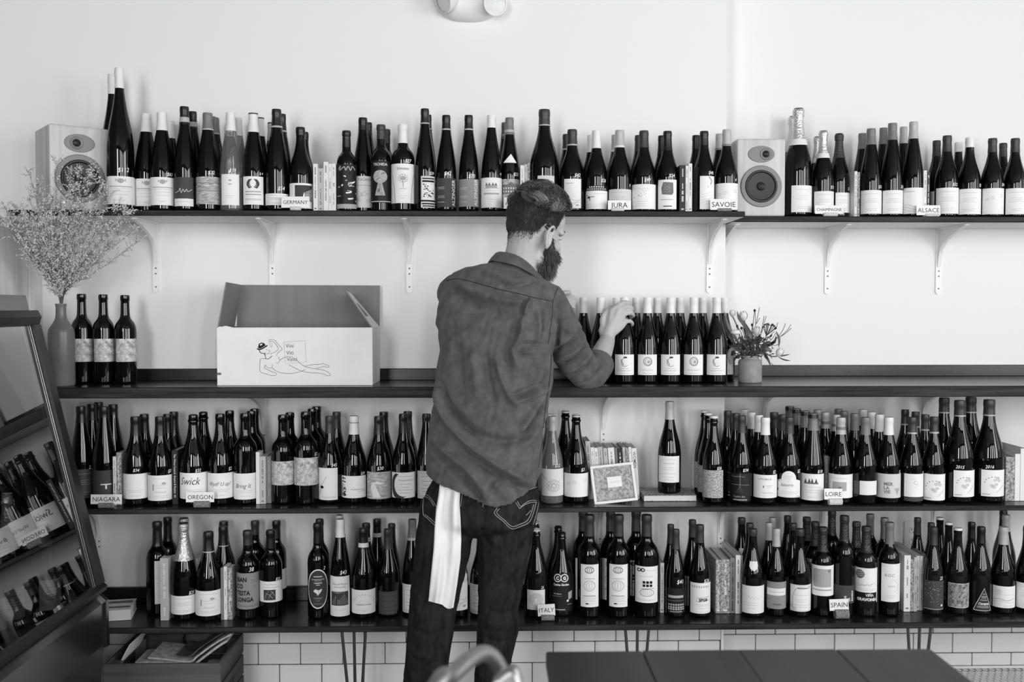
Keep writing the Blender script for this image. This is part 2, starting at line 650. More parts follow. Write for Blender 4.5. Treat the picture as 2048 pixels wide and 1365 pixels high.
# ------------------------------------------------------------------ white shelf brackets
def bracket(x, yw, ztop, label, length=0.235, drop=0.255, proto=[None]):
    root = empty('shelf_bracket', (x, yw, ztop))
    tag(root, label, 'bracket', 'white steel shelf brackets')
    if proto[0] is None:
        mb = MB()
        w = 0.0115
        # wall strip with a rounded lower end, slightly dished
        out = [(-w, -0.001), (-w, -drop + 0.010)] + [(w * math.cos(a), -drop + 0.010 + 0.010 * math.sin(a)) for a in np.linspace(PI, 2 * PI, 7)] + [(w, -0.001)]
        mb.prism(out, 0.005, lambda a, b, t: Vector((a, -t - 0.0005, b)))
        strip = mb.mesh('wall_strip', [M_BRACKET])
        mb = MB()
        out = [(-w, -0.003), (-w, -length + 0.010)] + [(w * math.cos(a), -length + 0.010 + 0.010 * math.sin(a)) for a in np.linspace(PI, 2 * PI, 7)] + [(w, -0.003)]
        mb.prism(out, 0.005, lambda a, b, t: Vector((a, b, -t - 0.0005)))
        arm = mb.mesh('shelf_arm', [M_BRACKET])
        mb = MB()
        # curved brace: from the arm's tip down to the wall strip
        pts = smoothpath([(-length + 0.006, -0.006), (-0.16, -0.022), (-0.09, -0.044), (-0.045, -0.066), (-0.020, -0.098), (-0.008, -0.150)], 5)
        for i in range(len(pts) - 1):
            pass
        n = len(pts)
        vs, fs = [], []
        for (y, z) in pts:
            for sx in (-0.0065, 0.0065):
                vs.append((sx, y, z))
            for sx in (-0.0065, 0.0065):
                vs.append((sx, y + 0.002, z + 0.0045))
        for i in range(n - 1):
            a, b = 4 * i, 4 * i + 4
            fs += [(a, a + 1, b + 1, b), (a + 2, b + 2, b + 3, a + 3), (a, b, b + 2, a + 2), (a + 1, a + 3, b + 3, b + 1)]
        fs += [(0, 2, 3, 1), (4 * n - 4, 4 * n - 3, 4 * n - 1, 4 * n - 2)]
        mb.add(vs, fs, 0)
        web = [(-length + 0.02, -0.004), (-0.16, -0.021), (-0.09, -0.043), (-0.045, -0.065), (-0.020, -0.097), (-0.008, -0.148), (-0.004, -0.148), (-0.004, -0.004)]
        mb.prism(web, 0.003, lambda a, b, t: Vector((t - 0.0015, a, b)))
        brace = mb.mesh('brace', [M_BRACKET])
        mb = MB()
        mb.lathe([(0.0, -0.0062), (0.0028, -0.0062), (0.0032, -0.0050)], 8, mx=Matrix.Rotation(-PI / 2, 4, 'X'))
        mb.v = [(a, -abs(b), c) for a, b, c in mb.v]
        screw = mb.mesh('screw', [M_SCREW])
        proto[0] = (strip, arm, brace, screw)
    strip, arm, brace, screw = proto[0]
    s_ = link('wall_strip', strip, root)
    link('shelf_arm', arm, root)
    link('brace', brace, root)
    for z in (-0.165, -0.185, -drop + 0.022):
        link('screw', screw, s_, (0, -0.0005, z))


zt = Z_TOP - 0.019
for u, lab in ((312, 'white bracket under the top shelf, near the dried flowers'), (545, 'white bracket under the top shelf, behind the open carton'),
               (819, 'white bracket under the top shelf, between carton and man'), (1419, 'white bracket under the top shelf, above the white-capped bottles')):
    bracket(at_y(u, 500, 0).x, 0.0, zt, lab)
zt = Z_TOP - 0.021
for x, lab in ((0.895, 'white bracket tucked behind the wall step under the top shelf'), (at_y(1655, 500, RECESS).x, 'white bracket under the top shelf, below the CHAMPAGNE card'),
               (at_y(1877, 500, RECESS).x, 'white bracket under the top shelf, below the ALSACE card')):
    bracket(x, RECESS, zt, lab)
zt = Z_BAR - 0.037
for u, yw, lab in ((529, 0, 'white bracket under the counter, behind the pale books'), (1207, 0, 'white bracket under the counter, above the row of leaning books'),
                   (1526, RECESS, 'white bracket under the counter, behind the pale-capped bottles'), (1845, RECESS, 'white bracket under the counter, beside the magnums')):
    bracket(at_y(u, 850, yw).x, yw, zt, lab)
zt = Z_MID - 0.0175
for u, yw, lab in ((199, 0, 'white bracket under the middle shelf, beside the cooler'), (1200, 0, 'white bracket under the middle shelf, behind the tall dark bottles'),
                   (1441, 0, 'white bracket under the middle shelf, at the wall step'), (1645, RECESS, 'white bracket under the middle shelf, behind the Spanish bottles'),
                   (1868, RECESS, 'white bracket under the middle shelf, right of the power outlet')):
    bracket(at_y(u, 1060, yw).x, yw, zt, lab)
# ------------------------------------------------------------------ wine bottles
GL = {
    'K': mat('black_green_glass', 0.0022, 0.03, 0.60),
    'G': mat('dark_green_glass', 0.006, 0.03, 0.6),
    'C': mat('clear_pale_glass', 0.66, 0.03, 0.5, coat=1.0, trans=0.9, ior=1.12),
    'R': mat('amber_glass', 0.26, 0.03, 0.5, coat=1.0, trans=0.5, ior=1.15),
}
CAPM = {
    'W': mat('white_capsule', 0.74, 0.45), 'L': mat('silver_capsule', 0.42, 0.35, 0.6), 'M': mat('grey_capsule', 0.17, 0.4),
    'D': mat('charcoal_capsule', 0.035, 0.4), 'K': mat('black_capsule', 0.010, 0.33), 'F': mat('crinkled_foil', 0.62, 0.22, metal=0.75, bump=(160, 0.9)),
    'B': mat('dark_crinkled_foil', 0.05, 0.3, metal=0.5, bump=(160, 0.9)), 'O': mat('bottle_cork', 0.30, 0.8),
}
PAPER = {
    'W': mat('white_label_paper', 0.80, 0.75, 0.2), 'L': mat('pale_label_paper', 0.60, 0.75, 0.2), 'M': mat('grey_label_paper', 0.26, 0.7, 0.2),
    'D': mat('charcoal_label_paper', 0.055, 0.6, 0.3), 'K': mat('black_label_paper', 0.012, 0.5, 0.3),
    'C': mat('clouded_label_paper', 0.60, 0.75, 0.2, mottle=(75, 0.42, 1.25)), 'S': mat('speckled_label_paper', 0.34, 0.75, 0.2, mottle=(330, 0.10, 2.1)),
    'A': mat('painted_label_paper', 0.13, 0.7, 0.2, mottle=(90, 0.15, 3.6)), 'T': mat('faded_print_paper', 0.42, 0.75, 0.2, mottle=(60, 0.5, 1.5, (1, 1, 3))),
}
M_CHALK = mat('white_paint_marker', 0.85, 0.6)

PROF = {
    'bg': [(0.86, 0.0), (0.97, 0.010), (1, 0.028), (1, 0.41), (0.985, 0.455), (0.93, 0.515), (0.83, 0.575), (0.70, 0.635), (0.57, 0.695), (0.47, 0.755), (0.405, 0.81), (0.375, 0.87), (0.36, 0.935), (0.38, 0.942), (0.38, 0.978), (0.355, 1.0)],
    'bd': [(0.88, 0.0), (0.98, 0.010), (1, 0.028), (1, 0.585), (0.985, 0.615), (0.935, 0.648), (0.84, 0.68), (0.69, 0.708), (0.54, 0.733), (0.455, 0.76), (0.42, 0.80), (0.40, 0.87), (0.39, 0.935), (0.428, 0.942), (0.428, 0.978), (0.40, 1.0)],
    'fl': [(0.86, 0.0), (0.97, 0.010), (1, 0.026), (1, 0.36), (0.985, 0.42), (0.935, 0.49), (0.86, 0.56), (0.765, 0.63), (0.655, 0.70), (0.55, 0.77), (0.465, 0.835), (0.41, 0.89), (0.385, 0.94), (0.405, 0.946), (0.405, 0.978), (0.385, 1.0)],
    'ch': [(0.86, 0.0), (0.97, 0.010), (1, 0.03), (1, 0.40), (0.985, 0.45), (0.925, 0.52), (0.81, 0.59), (0.67, 0.655), (0.53, 0.72), (0.43, 0.785), (0.375, 0.85), (0.345, 0.915), (0.40, 0.925), (0.40, 0.945), (0.345, 0.952), (0.345, 1.0)],
    'mg': [(0.88, 0.0), (0.98, 0.010), (1, 0.026), (1, 0.40), (0.985, 0.45), (0.93, 0.515), (0.83, 0.58), (0.69, 0.645), (0.55, 0.71), (0.435, 0.775), (0.355, 0.83), (0.32, 0.88), (0.305, 0.935), (0.34, 0.942), (0.34, 0.975), (0.305, 1.0)],
}
for k_ in PROF:
    p_ = smoothpath([(r, z) for r, z in PROF[k_][3:13]], 2)
    PROF[k_] = PROF[k_][:3] + [tuple(q) for q in p_] + PROF[k_][13:]


def prof_r(kind, t):
    P = PROF[kind]
    for (r0, z0), (r1, z1) in zip(P, P[1:]):
        if z0 <= t <= z1:
            return r0 + (r1 - r0) * (t - z0) / max(1e-9, z1 - z0)
    return P[-1][0]


# ---- printed label designs; W, H are the sheet's width and height in metres; p.* draw on it, origin at its lower left
def d_lines(p, W, H, rows, ink=2, a=0.2, b=0.8, th=0.0008):
    for i, y in enumerate(rows):
        q = 0.06 * ((i * 7) % 3)
        p.rect(W * (a + q), H * y, W * (b - q), H * y + th, ink)


def d_crest(p, W, H):
    c = W * 0.5
    for s in (-1, 1):
        p.poly([(c, H * 0.92), (c + s * W * 0.09, H * 0.90), (c + s * W * 0.10, H * 0.80), (c, H * 0.74)][::s], 3)
        p.poly([(c + s * W * 0.10, H * 0.86), (c + s * W * 0.16, H * 0.92), (c + s * W * 0.15, H * 0.80)][::s], 3)
    p.rect(W * 0.12, H * 0.62, W * 0.88, H * 0.65, 3)
    d_lines(p, W, H, (0.56, 0.46, 0.34), 3, 0.14, 0.86)
    d_lines(p, W, H, (0.14, 0.10), 3, 0.35, 0.65)


def d_laurel(p, W, H):
    c = W * 0.5
    for s in (-1, 1):
        for j in range(7):
            y = H * (0.60 + 0.045 * j)
            x = c + s * W * (0.10 + 0.13 * math.sin(PI * (j + 1) / 8))
            p.ell(x, y, W * 0.055, H * 0.028, 1, n=8)
            p.ell(x - s * W * 0.07, y + H * 0.02, W * 0.04, H * 0.02, 1, n=8)
    p.rect(W * 0.16, H * 0.44, W * 0.84, H * 0.48, 3)
    p.rect(W * 0.16, H * 0.34, W * 0.84, H * 0.38, 3)
    d_lines(p, W, H, (0.20, 0.16), 2, 0.12, 0.88)


def d_plain(p, W, H):
    d_lines(p, W, H, (0.84, 0.62, 0.55, 0.48, 0.2, 0.13), 3, 0.18, 0.82)


def d_script(word, ink=2, size=0.26, y=0.56, u=0.5):
    def f(p, W, H):
        p.text(word, W * u, H * y, H * size, ink, shear=0.35, align='c', sx=0.85)
        d_lines(p, W, H, (0.34, 0.27, 0.12), 3, 0.2, 0.8)
    return f


def d_word(word, ink=0, size=0.22, y=0.7, rest=True, **k):
    def f(p, W, H):
        p.text(word, W * 0.5, H * y, H * size, ink, **k)
        if rest:
            d_lines(p, W, H, (0.5, 0.42, 0.22, 0.14), 3, 0.2, 0.8)
    return f


def d_signature(p, W, H):
    pts = [(0.08, 0.35), (0.3, 0.45), (0.36, 0.62), (0.42, 0.35), (0.5, 0.55), (0.58, 0.4), (0.66, 0.56), (0.72, 0.42), (0.92, 0.56)]
    p.line(smoothpath([(W * x, H * (0.25 + 0.6 * y)) for x, y in pts], 4), 0.0014, 4)
    p.rect(0.0, 0.0, W, H * 0.26, 4)
    p.line(smoothpath([(W * x, H * (0.06 + 0.2 * y)) for x, y in pts], 3), 0.0006, 1)


def d_landscape(p, W, H):
    for j in range(7):
        y = H * (0.42 + 0.07 * j)
        pts = [(W * i / 12, y + H * 0.014 * math.sin(i * 1.7 + j)) for i in range(13)]
        p.line(pts, 0.0010 + 0.0006 * (j % 3), 2 if j % 2 else 3)
    d_lines(p, W, H, (0.2, 0.12), 3, 0.2, 0.8)


def d_narrow(p, W, H):
    p.ell(W * 0.5, H * 0.8, W * 0.08, H * 0.03, 3, n=10)
    p.ell(W * 0.5, H * 0.68, W * 0.10, H * 0.02, 3, n=10)
    d_lines(p, W, H, (0.3, 0.24), 3, 0.3, 0.7)


def d_face(p, W, H):
    p.rect(W * 0.28, H * 0.28, W * 0.98, H * 0.92, 1)
    p.poly([(W * 0.52, H * 0.30), (W * 0.60, H * 0.62), (W * 0.80, H * 0.72), (W * 0.96, H * 0.80), (W * 0.97, H * 0.30)], 4)
    p.line([(W * 0.62, H * 0.60), (W * 0.74, H * 0.62)], 0.0016, 0)
    p.line([(W * 0.82, H * 0.62), (W * 0.92, H * 0.60)], 0.0016, 0)
    p.line([(W * 0.76, H * 0.60), (W * 0.74, H * 0.48), (W * 0.79, H * 0.47)], 0.0010, 1)
    p.line([(W * 0.66, H * 0.40), (W * 0.80, H * 0.39)], 0.0014, 1)


def d_comic(p, W, H):
    rr = random.Random(3)
    for j in range(26):
        x, y = W * rr.uniform(0.06, 0.94), H * rr.uniform(0.12, 0.80)
        a = rr.uniform(0, PI)
        L = W * rr.uniform(0.08, 0.2)
        pts = [(x + L * t * math.cos(a) + 0.3 * L * math.sin(4 * t), y + L * t * math.sin(a) + 0.3 * L * math.cos(3 * t)) for t in np.linspace(0, 1, 6)]
        pts = [(min(max(q, W * .02), W * .98), min(max(r_, H * .1), H * .84)) for q, r_ in pts]
        p.line(pts, rr.choice((0.0014, 0.003, 0.005)), rr.choice((4, 4, 3, 0)))
    p.line(smoothpath([(W * .12, H * .88), (W * .24, H * .96), (W * .20, H * .86), (W * .40, H * .94), (W * .46, H * .86), (W * .56, H * .95), (W * .66, H * .86), (W * .74, H * .95), (W * .90, H * .87)], 4), 0.003, 3)
    p.rect(0, 0, W, H * 0.10, 3)


def d_tschida(p, W, H):
    p.text('TSCHIDA', W * 0.60, H * 0.85, H * 0.115, 1, bold=0.005, space=1.12, sx=0.95)
    d_lines(p, W, H, (0.70,), 2, 0.25, 0.9, 0.0012)
    rr = random.Random(5)
    for j in range(16):
        x, y = W * rr.uniform(0.1, 0.8), H * rr.uniform(0.08, 0.55)
        p.ell(x, y, W * rr.uniform(0.03, 0.09), H * rr.uniform(0.02, 0.06), rr.choice((2, 3)), ring=0.0008, n=9)


def d_keyhole(p, W, H):
    p.text('TSCHIDA', W * 0.46, H * 0.885, H * 0.085, 4, bold=0.012, sx=1.0)
    p.ell(W * 0.45, H * 0.62, W * 0.30, H * 0.155, 3)
    p.poly([(W * 0.38, H * 0.50), (W * 0.52, H * 0.50), (W * 0.66, H * 0.17), (W * 0.24, H * 0.17)][::-1], 3)
    rr = random.Random(4)
    for j in range(14):
        p.ell(W * (0.45 + rr.uniform(-.2, .2)), H * (0.62 + rr.uniform(-.11, .11)), W * 0.05, H * 0.022, rr.choice((1, 2, 4)), ring=0.0012, n=7, a1=4)
    for j in range(6):
        p.ell(W * (0.45 + rr.uniform(-.1, .1)), H * rr.uniform(.2, .42), W * 0.04, H * 0.03, 1, ring=0.0010, n=7)
    p.rect(W * 0.0, H * 0.02, W, H * 0.035, 4)


def d_tree(p, W, H):
    p.text('Schmelzer', W * 0.5, H * 0.845, H * 0.10, 1, bold=0.004, sx=0.78)
    for j in range(9):
        a = 2 * PI * j / 9
        p.ell(W * 0.5 + W * 0.13 * math.cos(a), H * 0.63 + H * 0.075 * math.sin(a), W * 0.06, H * 0.035, 2, ring=0.0009, n=8)
    p.ell(W * 0.5, H * 0.63, W * 0.09, H * 0.05, 3, n=12)
    p.line([(W * 0.5, H * 0.56), (W * 0.5, H * 0.40)], 0.0016, 2)
    p.line([(W * 0.36, H * 0.36), (W * 0.62, H * 0.37)], 0.0010, 2)
    p.line([(W * 0.04, H * 0.74), (W * 0.16, H * 0.40), (W * 0.20, H * 0.02)], 0.0012, 0)
    p.line([(W * 0.96, H * 0.74), (W * 0.84, H * 0.40), (W * 0.80, H * 0.02)], 0.0012, 0)
    d_lines(p, W, H, (0.18, 0.12), 3, 0.34, 0.66)


def d_poster(p, W, H):
    p.line([(W * .04, H * .24), (W * .96, H * .24), (W * .96, H * .98), (W * .04, H * .98), (W * .04, H * .24)], 0.0010, 0)
    p.rect(W * .08, H * .90, W * .92, H * .95, 1)
    p.rect(W * .08, H * .81, W * .92, H * .87, 0)
    rr = random.Random(8)
    for j in range(34):
        p.ell(W * rr.uniform(.14, .86), H * rr.uniform(.30, .76), W * rr.uniform(.02, .07), H * .016, rr.choice((0, 0, 1)), n=7)
    p.rect(W * 0.0, H * .19, W, H * .235, 0)
    p.rect(W * .06, H * .10, W * .94, H * .15, 1)
    p.rect(W * .10, H * .03, W * .90, H * .07, 1)


def d_vert(word):
    def f(p, W, H):
        p.text(word, W * 0.90, H * 0.03, W * 0.235, 4, align='l', rot=PI / 2, bold=0.004)
        for y in (0.68, 0.63, 0.38, 0.33, 0.17):
            p.rect(W * 0.10, H * y, W * 0.42, H * y + 0.0009, 4)
    return f


def d_chateau(p, W, H):
    p.rect(W * 0.26, H * 0.66, W * 0.74, H * 0.74, 3)
    for x in (0.3, 0.42, 0.56, 0.68):
        p.poly([(W * (x - .06), H * .74), (W * (x + .06), H * .74), (W * x, H * .84)], 2)
    p.line([(W * .2, H * .65), (W * .8, H * .65)], 0.001, 2)
    p.rect(W * .16, H * .44, W * .84, H * .49, 3)
    d_lines(p, W, H, (0.56, 0.26, 0.20), 3, 0.28, 0.72)


def d_building(p, W, H):
    p.rect(W * .06, H * .50, W * .94, H * .82, 2)
    for i in range(7):
        for y in (.55, .66):
            p.rect(W * (.12 + .115 * i), H * y, W * (.17 + .115 * i), H * (y + .06), 4)
    p.poly([(W * .3, H * .82), (W * .7, H * .82), (W * .5, H * .9)], 2)
    d_lines(p, W, H, (.4, .3), 2, .2, .8)


def d_hills(p, W, H):
    p.rect(W * .1, H * .84, W * .55, H * .86, 3)
    for k, y in enumerate((.30, .22, .15)):
        p.line([(W * (x / 10), H * (y + .05 * math.sin(x * .7 + k))) for x in range(11)], 0.0012, 3)
    p.ell(W * .75, H * .10, W * .1, H * .03, 3, n=10)


def d_bird(p, W, H):
    p.line([(W * .06, H * .78), (W * .2, H * .68), (W * .42, H * .66)], 0.0018, 0)
    p.line([(W * .1, H * .62), (W * .2, H * .66), (W * .26, H * .46)], 0.0026, 0)
    p.poly([(W * .12, H * .60), (W * .24, H * .70), (W * .26, H * .58)], 0)
    p.line([(W * .4, H * .82), (W * .92, H * .84)], 0.0006, 2)
    d_lines(p, W, H, (.24, .14, .08), 3, .08, .7)


def d_band(p, W, H):
    for i in range(7):
        p.rect(W * (.2 + .09 * i), H * .62, W * (.25 + .09 * i), H * .86, 4)
    for i in range(11):
        p.rect(W * (.06 + .08 * i), H * .12, W * (.11 + .08 * i), H * .48, 3)


def d_greysquare(p, W, H):
    p.poly([(W * .24, H * .50), (W * .72, H * .48), (W * .80, H * .56), (W * .78, H * .90), (W * .30, H * .92), (W * .20, H * .72)], 2)
    p.line([(W * .36, H * .58), (W * .62, H * .58), (W * .62, H * .86), (W * .36, H * .86), (W * .36, H * .58)], 0.0012, 3)
    p.ell(W * .49, H * .72, W * .07, H * .06, 3, ring=0.0012)
    p.rect(W * .14, H * .31, W * .78, H * .335, 3)
    p.rect(W * .30, H * .08, W * .72, H * .11, 0)


def d_specks(p, W, H):
    rr = random.Random(2)
    for j in range(12):
        p.ell(W * rr.uniform(.12, .6), H * rr.uniform(.45, .75), W * .018, H * .012, 2, n=6)
    d_lines(p, W, H, (.82, .3, .2, .12), 3, .1, .7)


def d_brush(p, W, H):
    p.line([(W * .56, H * .98), (W * .74, H * .86), (W * .66, H * .74)], 0.003, 2)
    p.line([(W * .48, H * .72), (W * .5, H * .64)], 0.0016, 3)
    for j in range(5):
        p.line([(W * .1, H * (.12 + .08 * j)), (W * .9, H * (.2 + .08 * j))], 0.0006, 3)


def d_thistle(p, W, H):
    p.ell(W * .22, H * .40, W * .10, H * .05, 0, n=10)
    p.line(smoothpath([(W * .14, H * .44), (W * .26, H * .52), (W * .46, H * .72)], 4), 0.0010, 1)
    p.line(smoothpath([(W * .2, H * .40), (W * .16, H * .3), (W * .06, H * .2)], 4), 0.0014, 0)
    p.text('MASSON', W * .56, H * .05, H * .10, 3, space=1.1)


def d_inkblots(p, W, H):
    rr = random.Random(9)
    for j in range(40):
        x, y = W * rr.uniform(.03, .22), H * rr.uniform(.08, .92)
        p.ell(x, y, W * rr.uniform(.015, .05), H * rr.uniform(.015, .04), 0, n=7)
    p.squig(W * .64, H * .36, W * .5, H * .07, 1)
    p.rect(W * .6, H * .30, W * .92, H * .31, 2)


def d_painting(p, W, H):
    p.poly([(W * .30, H * .05), (W * .55, H * .08), (W * .46, H * .30), (W * .34, H * .58), (W * .24, H * .62), (W * .20, H * .40)], 4)
    p.poly([(W * .26, H * .58), (W * .44, H * .66), (W * .66, H * .58), (W * .52, H * .54)], 4)
    p.ell(W * .72, H * .30, W * .10, H * .10, 3, n=10)
    p.ell(W * .08, H * .42, W * .05, H * .08, 3, n=8)
    p.rect(W * .82, 0, W, H, 3)


def d_crescent(p, W, H):
    n = 20
    out = [(W * .34 + W * .36 * math.cos(a), H * .48 + H * .52 * math.sin(a)) for a in np.linspace(PI * .62, PI * 1.62, n)]
    inn = [(W * .50 + W * .36 * math.cos(a), H * .52 + H * .46 * math.sin(a)) for a in np.linspace(PI * 1.60, PI * .66, n)]
    pts = [(max(0.0, min(W, x)), max(0.0, min(H, y))) for x, y in out + inn]
    fs = [(i, i + 1, 2 * n - 2 - i, 2 * n - 1 - i) for i in range(n - 1)]
    p.poly(pts, 1, fs)
    p.squig(W * .60, H * .66, W * .56, H * .08, 1, .0010)
    d_lines(p, W, H, (.84, .54, .42, .31, .20), 2, .30, .80, 0.0010)


def d_wax(p, W, H):
    p.line([(W * .02, H * .78), (W * .40, H * .50), (W * .05, H * .80)], 0.0018, 3)
    p.line([(W * .98, H * .74), (W * .72, H * .52)], 0.0010, 3)
    for r_, k in ((.26, 2), (.20, 3), (.10, 2)):
        p.ell(W * .56, H * .38, W * r_, H * r_ * .82, k, ring=0.0010)
    for j in range(6):
        a = j * PI / 3
        p.ell(W * (.56 + .13 * math.cos(a)), H * (.38 + .10 * math.sin(a)), W * .06, H * .05, 3, ring=0.0008, n=9)


def d_faint(p, W, H):
    p.ell(W * .25, H * .58, W * .07, H * .04, 3, ring=0.001, n=9)
    p.ell(W * .45, H * .62, W * .05, H * .05, 3, ring=0.001, n=9)
    p.ell(W * .86, H * .70, W * .07, H * .05, 3, ring=0.001, n=9)


def d_letter(p, W, H):
    p.squig(W * .5, H * .70, W * .46, H * .05, 2)
    d_lines(p, W, H, (.86, .56, .48, .33, .20, .10), 3, .18, .82)


def d_opera(p, W, H):
    p.line([(W * .5, H * .98), (W * .5, H * .52)], 0.0010, 3)
    p.line([(W * .1, H * .60), (W * .9, H * .58)], 0.0008, 3)
    p.squig(W * .4, H * .86, W * .6, H * .06, 3)
    p.text("l'op\u00e9ra des", W * .46, H * .13, H * .115, 3, sx=.85)
    p.rect(W * .2, H * .03, W * .8, H * .065, 3)
    for j in range(8):
        p.line([(W * (.3 + .05 * j), H * .3), (W * (.5), H * .56)], 0.0004, 2)


def d_chalet(p, W, H):
    p.text('Le P\u2019tit Blanc du', W * .5, H * .78, H * .13, 1, sx=.68)
    p.rect(W * .44, H * .44, W * .47, H * .54, 1)
    d_lines(p, W, H, (.53, .46, .40), 2, .52, .78)
    p.squig(W * .6, H * .20, W * .4, H * .06, 2)
    p.rect(W * .2, H * .10, W * .9, H * .105, 3)


def d_arch(p, W, H):
    p.text('Sancerre', W * .42, H * .42, H * .16, 1, shear=.3, sx=.85)
    d_lines(p, W, H, (.78, .70, .62), 3, .36, .64)
    d_lines(p, W, H, (.20, .14), 3, .1, .9)
    p.rect(W * .01, H * .24, W * .07, H * .31, 1)


def d_castle(p, W, H):
    for x in (.26, .4, .5, .64):
        p.poly([(W * (x - .05), H * .66), (W * (x + .05), H * .66), (W * x, H * .84)], 1)
    p.rect(W * .2, H * .62, W * .72, H * .68, 2)
    p.squig(W * .52, H * .48, W * .6, H * .07, 3)
    d_lines(p, W, H, (.38, .30, .12), 3, .2, .8)


def d_square(p, W, H):
    p.squig(W * .45, H * .80, W * .6, H * .08, 3)
    p.rect(W * .22, H * .30, W * .72, H * .68, 3)
    p.ell(W * .48, H * .44, W * .07, H * .05, 2, n=8)


def d_merlavie(p, W, H):
    for i, t in enumerate(('MER', 'LA', 'VIE')):
        p.text(t, W * .36, H * (.52 - .165 * i), H * .19, 2, align='l', bold=0.03)
    p.poly([(W * .72, H * .40), (W * .96, H * .42), (W * .84, H * .10)][::-1], 3)
    for j in range(8):
        p.line([(W * .10 + W * .02 * j, H * .2), (W * .10 + W * .02 * j, H * .66)], 0.0004, 3)


def d_sketch(p, W, H):
    p.line(smoothpath([(W * .35, H * .8), (W * .55, H * .72), (W * .45, H * .6), (W * .7, H * .5), (W * .5, H * .42)], 4), 0.0008, 3)
    p.ell(W * .58, H * .62, W * .10, H * .06, 3, ring=0.0007)


def d_arc(p, W, H):
    for j in range(6):
        a = PI * (0.95 - 0.13 * j)
        p.ell(W * .48 + W * .34 * math.cos(a), H * .50 + H * .24 * math.sin(a), W * .025, H * .02, 2, n=7)
    rr = random.Random(6)
    for (x, y) in ((.55, .62), (.66, .70), (.72, .60), (.42, .42), (.50, .36), (.60, .46)):
        p.ell(W * x, H * y, W * .07, H * .045, 2, ring=0.0009, n=9)
        p.ell(W * x, H * y, W * .03, H * .02, 3, n=7)
    p.line([(W * .68, H * .20), (W * .94, H * .42)], 0.0010, 3)
    p.line([(W * .60, H * .14), (W * .86, H * .34)], 0.0010, 3)
    p.rect(W * .06, H * .07, W * .36, H * .10, 3)


def d_testa(p, W, H):
    for i, t in enumerate(('BIAN', 'CO', 'TESTA', 'LONGA')):
        p.text(t, W * .02, H * (.76 - .185 * i), H * .17, 0, align='l', bold=0.035, sx=.82)
    d_lines(p, W, H, (.80, .74, .62), 1, .60, .98)
    d_lines(p, W, H, (.10, .07), 1, .05, .95)


def d_fabricsq(p, W, H):
    p.squig(W * .45, H * .82, W * .46, H * .07, 1)
    p.squig(W * .5, H * .68, W * .7, H * .08, 2)
    p.rect(W * .20, H * .10, W * .66, H * .60, 1)
    for a, b, c, d in ((.24, .14, .40, .54), (.40, .20, .58, .50), (.30, .44, .56, .18), (.48, .54, .62, .30)):
        p.line([(W * a, H * b), (W * (a + c) / 2, H * (b + d) / 2 + H * .05), (W * c, H * d)], 0.0016, 3)


def d_oval(p, W, H):
    p.ell(W * .5, H * .5, W * .455, H * .470, 1, n=40)
    p.rect(W * .32, H * .80, W * .68, H * .825, 4)
    p.rect(W * .22, H * .735, W * .78, H * .745, 4)
    p.text('Vall\u00e9e d\u2019Aoste', W * .5, H * .70, H * .030, 4)
    p.text('TORRETTE', W * .5, H * .635, H * .042, 4, bold=0.04)
    p.ell(W * .5, H * .60, W * .10, H * .008, 4, n=10)
    p.poly([(W * .30, H * .44), (W * .38, H * .50), (W * .52, H * .47), (W * .68, H * .50), (W * .62, H * .42), (W * .48, H * .33), (W * .44, H * .39)], 4)
    p.line([(W * .48, H * .47), (W * .56, H * .40), (W * .46, H * .36)], 0.0010, 1)
    d_lines(p, W, H, (.27, .25, .20, .12), 3, .3, .7, .0010)


def d_morgex(p, W, H):
    p.text('Blanc de Morgex', W * .5, H * .79, H * .062, 1, sx=.9)
    p.text('et de La Salle', W * .5, H * .715, H * .062, 1, sx=.9)
    p.rect(W * .08, H * .27, W * .90, H * .62, 1)
    p.poly([(W * .10, H * .30), (W * .30, H * .52), (W * .46, H * .40), (W * .70, H * .58), (W * .88, H * .36), (W * .88, H * .29)], 2)
    p.poly([(W * .12, H * .60), (W * .40, H * .58), (W * .86, H * .61), (W * .6, H * .60)], 3)
    p.line([(W * .34, H * .30), (W * .36, H * .46)], 0.003, 0)
    p.squig(W * .5, H * .14, W * .5, H * .05, 3)


def d_barbera(p, W, H):
    for j in range(10):
        a = PI * (0.86 - 0.08 * j)
        p.text('ROCCAGRESTE'[j], W * .5 + W * .40 * math.cos(a), H * .34 + H * .44 * math.sin(a), H * .085, 2, rot=a - PI / 2)
    p.line([(W * .34, H * .46), (W * .40, H * .58), (W * .48, H * .50), (W * .56, H * .60), (W * .66, H * .46)], 0.0008, 3)
    p.text("BARBERA D'ALBA", W * .5, H * .36, H * .085, 1, space=1.1, sx=.85)
    d_lines(p, W, H, (.16, .10), 3, .36, .64)


def d_darklines(p, W, H):
    d_lines(p, W, H, (.86, .70, .64, .50, .44, .38, .24, .1), 2, .16, .84, .0008)


def d_frame(p, W, H):
    for k in (.05, .10):
        p.line([(W * k, H * k), (W * (1 - k), H * k), (W * (1 - k), H * (1 - k)), (W * k, H * (1 - k)), (W * k, H * k)], 0.0010, 1)
    d_lines(p, W, H, (.80, .62, .48, .36, .26), 2, .2, .8, .0012)


def d_labyrinth(p, W, H):
    for i in range(6):
        r_ = .36 - .055 * i
        p.ell(W * .5, H * .52, W * r_, H * r_ * .88, 2, ring=0.0009, a0=-PI * .40 + (i % 2) * .25, a1=PI * 1.40 - (i % 2) * .25)
    p.line([(W * .42, H * .18), (W * .47, H * .40)], 0.0009, 2)
    p.line([(W * .60, H * .18), (W * .53, H * .40)], 0.0009, 2)


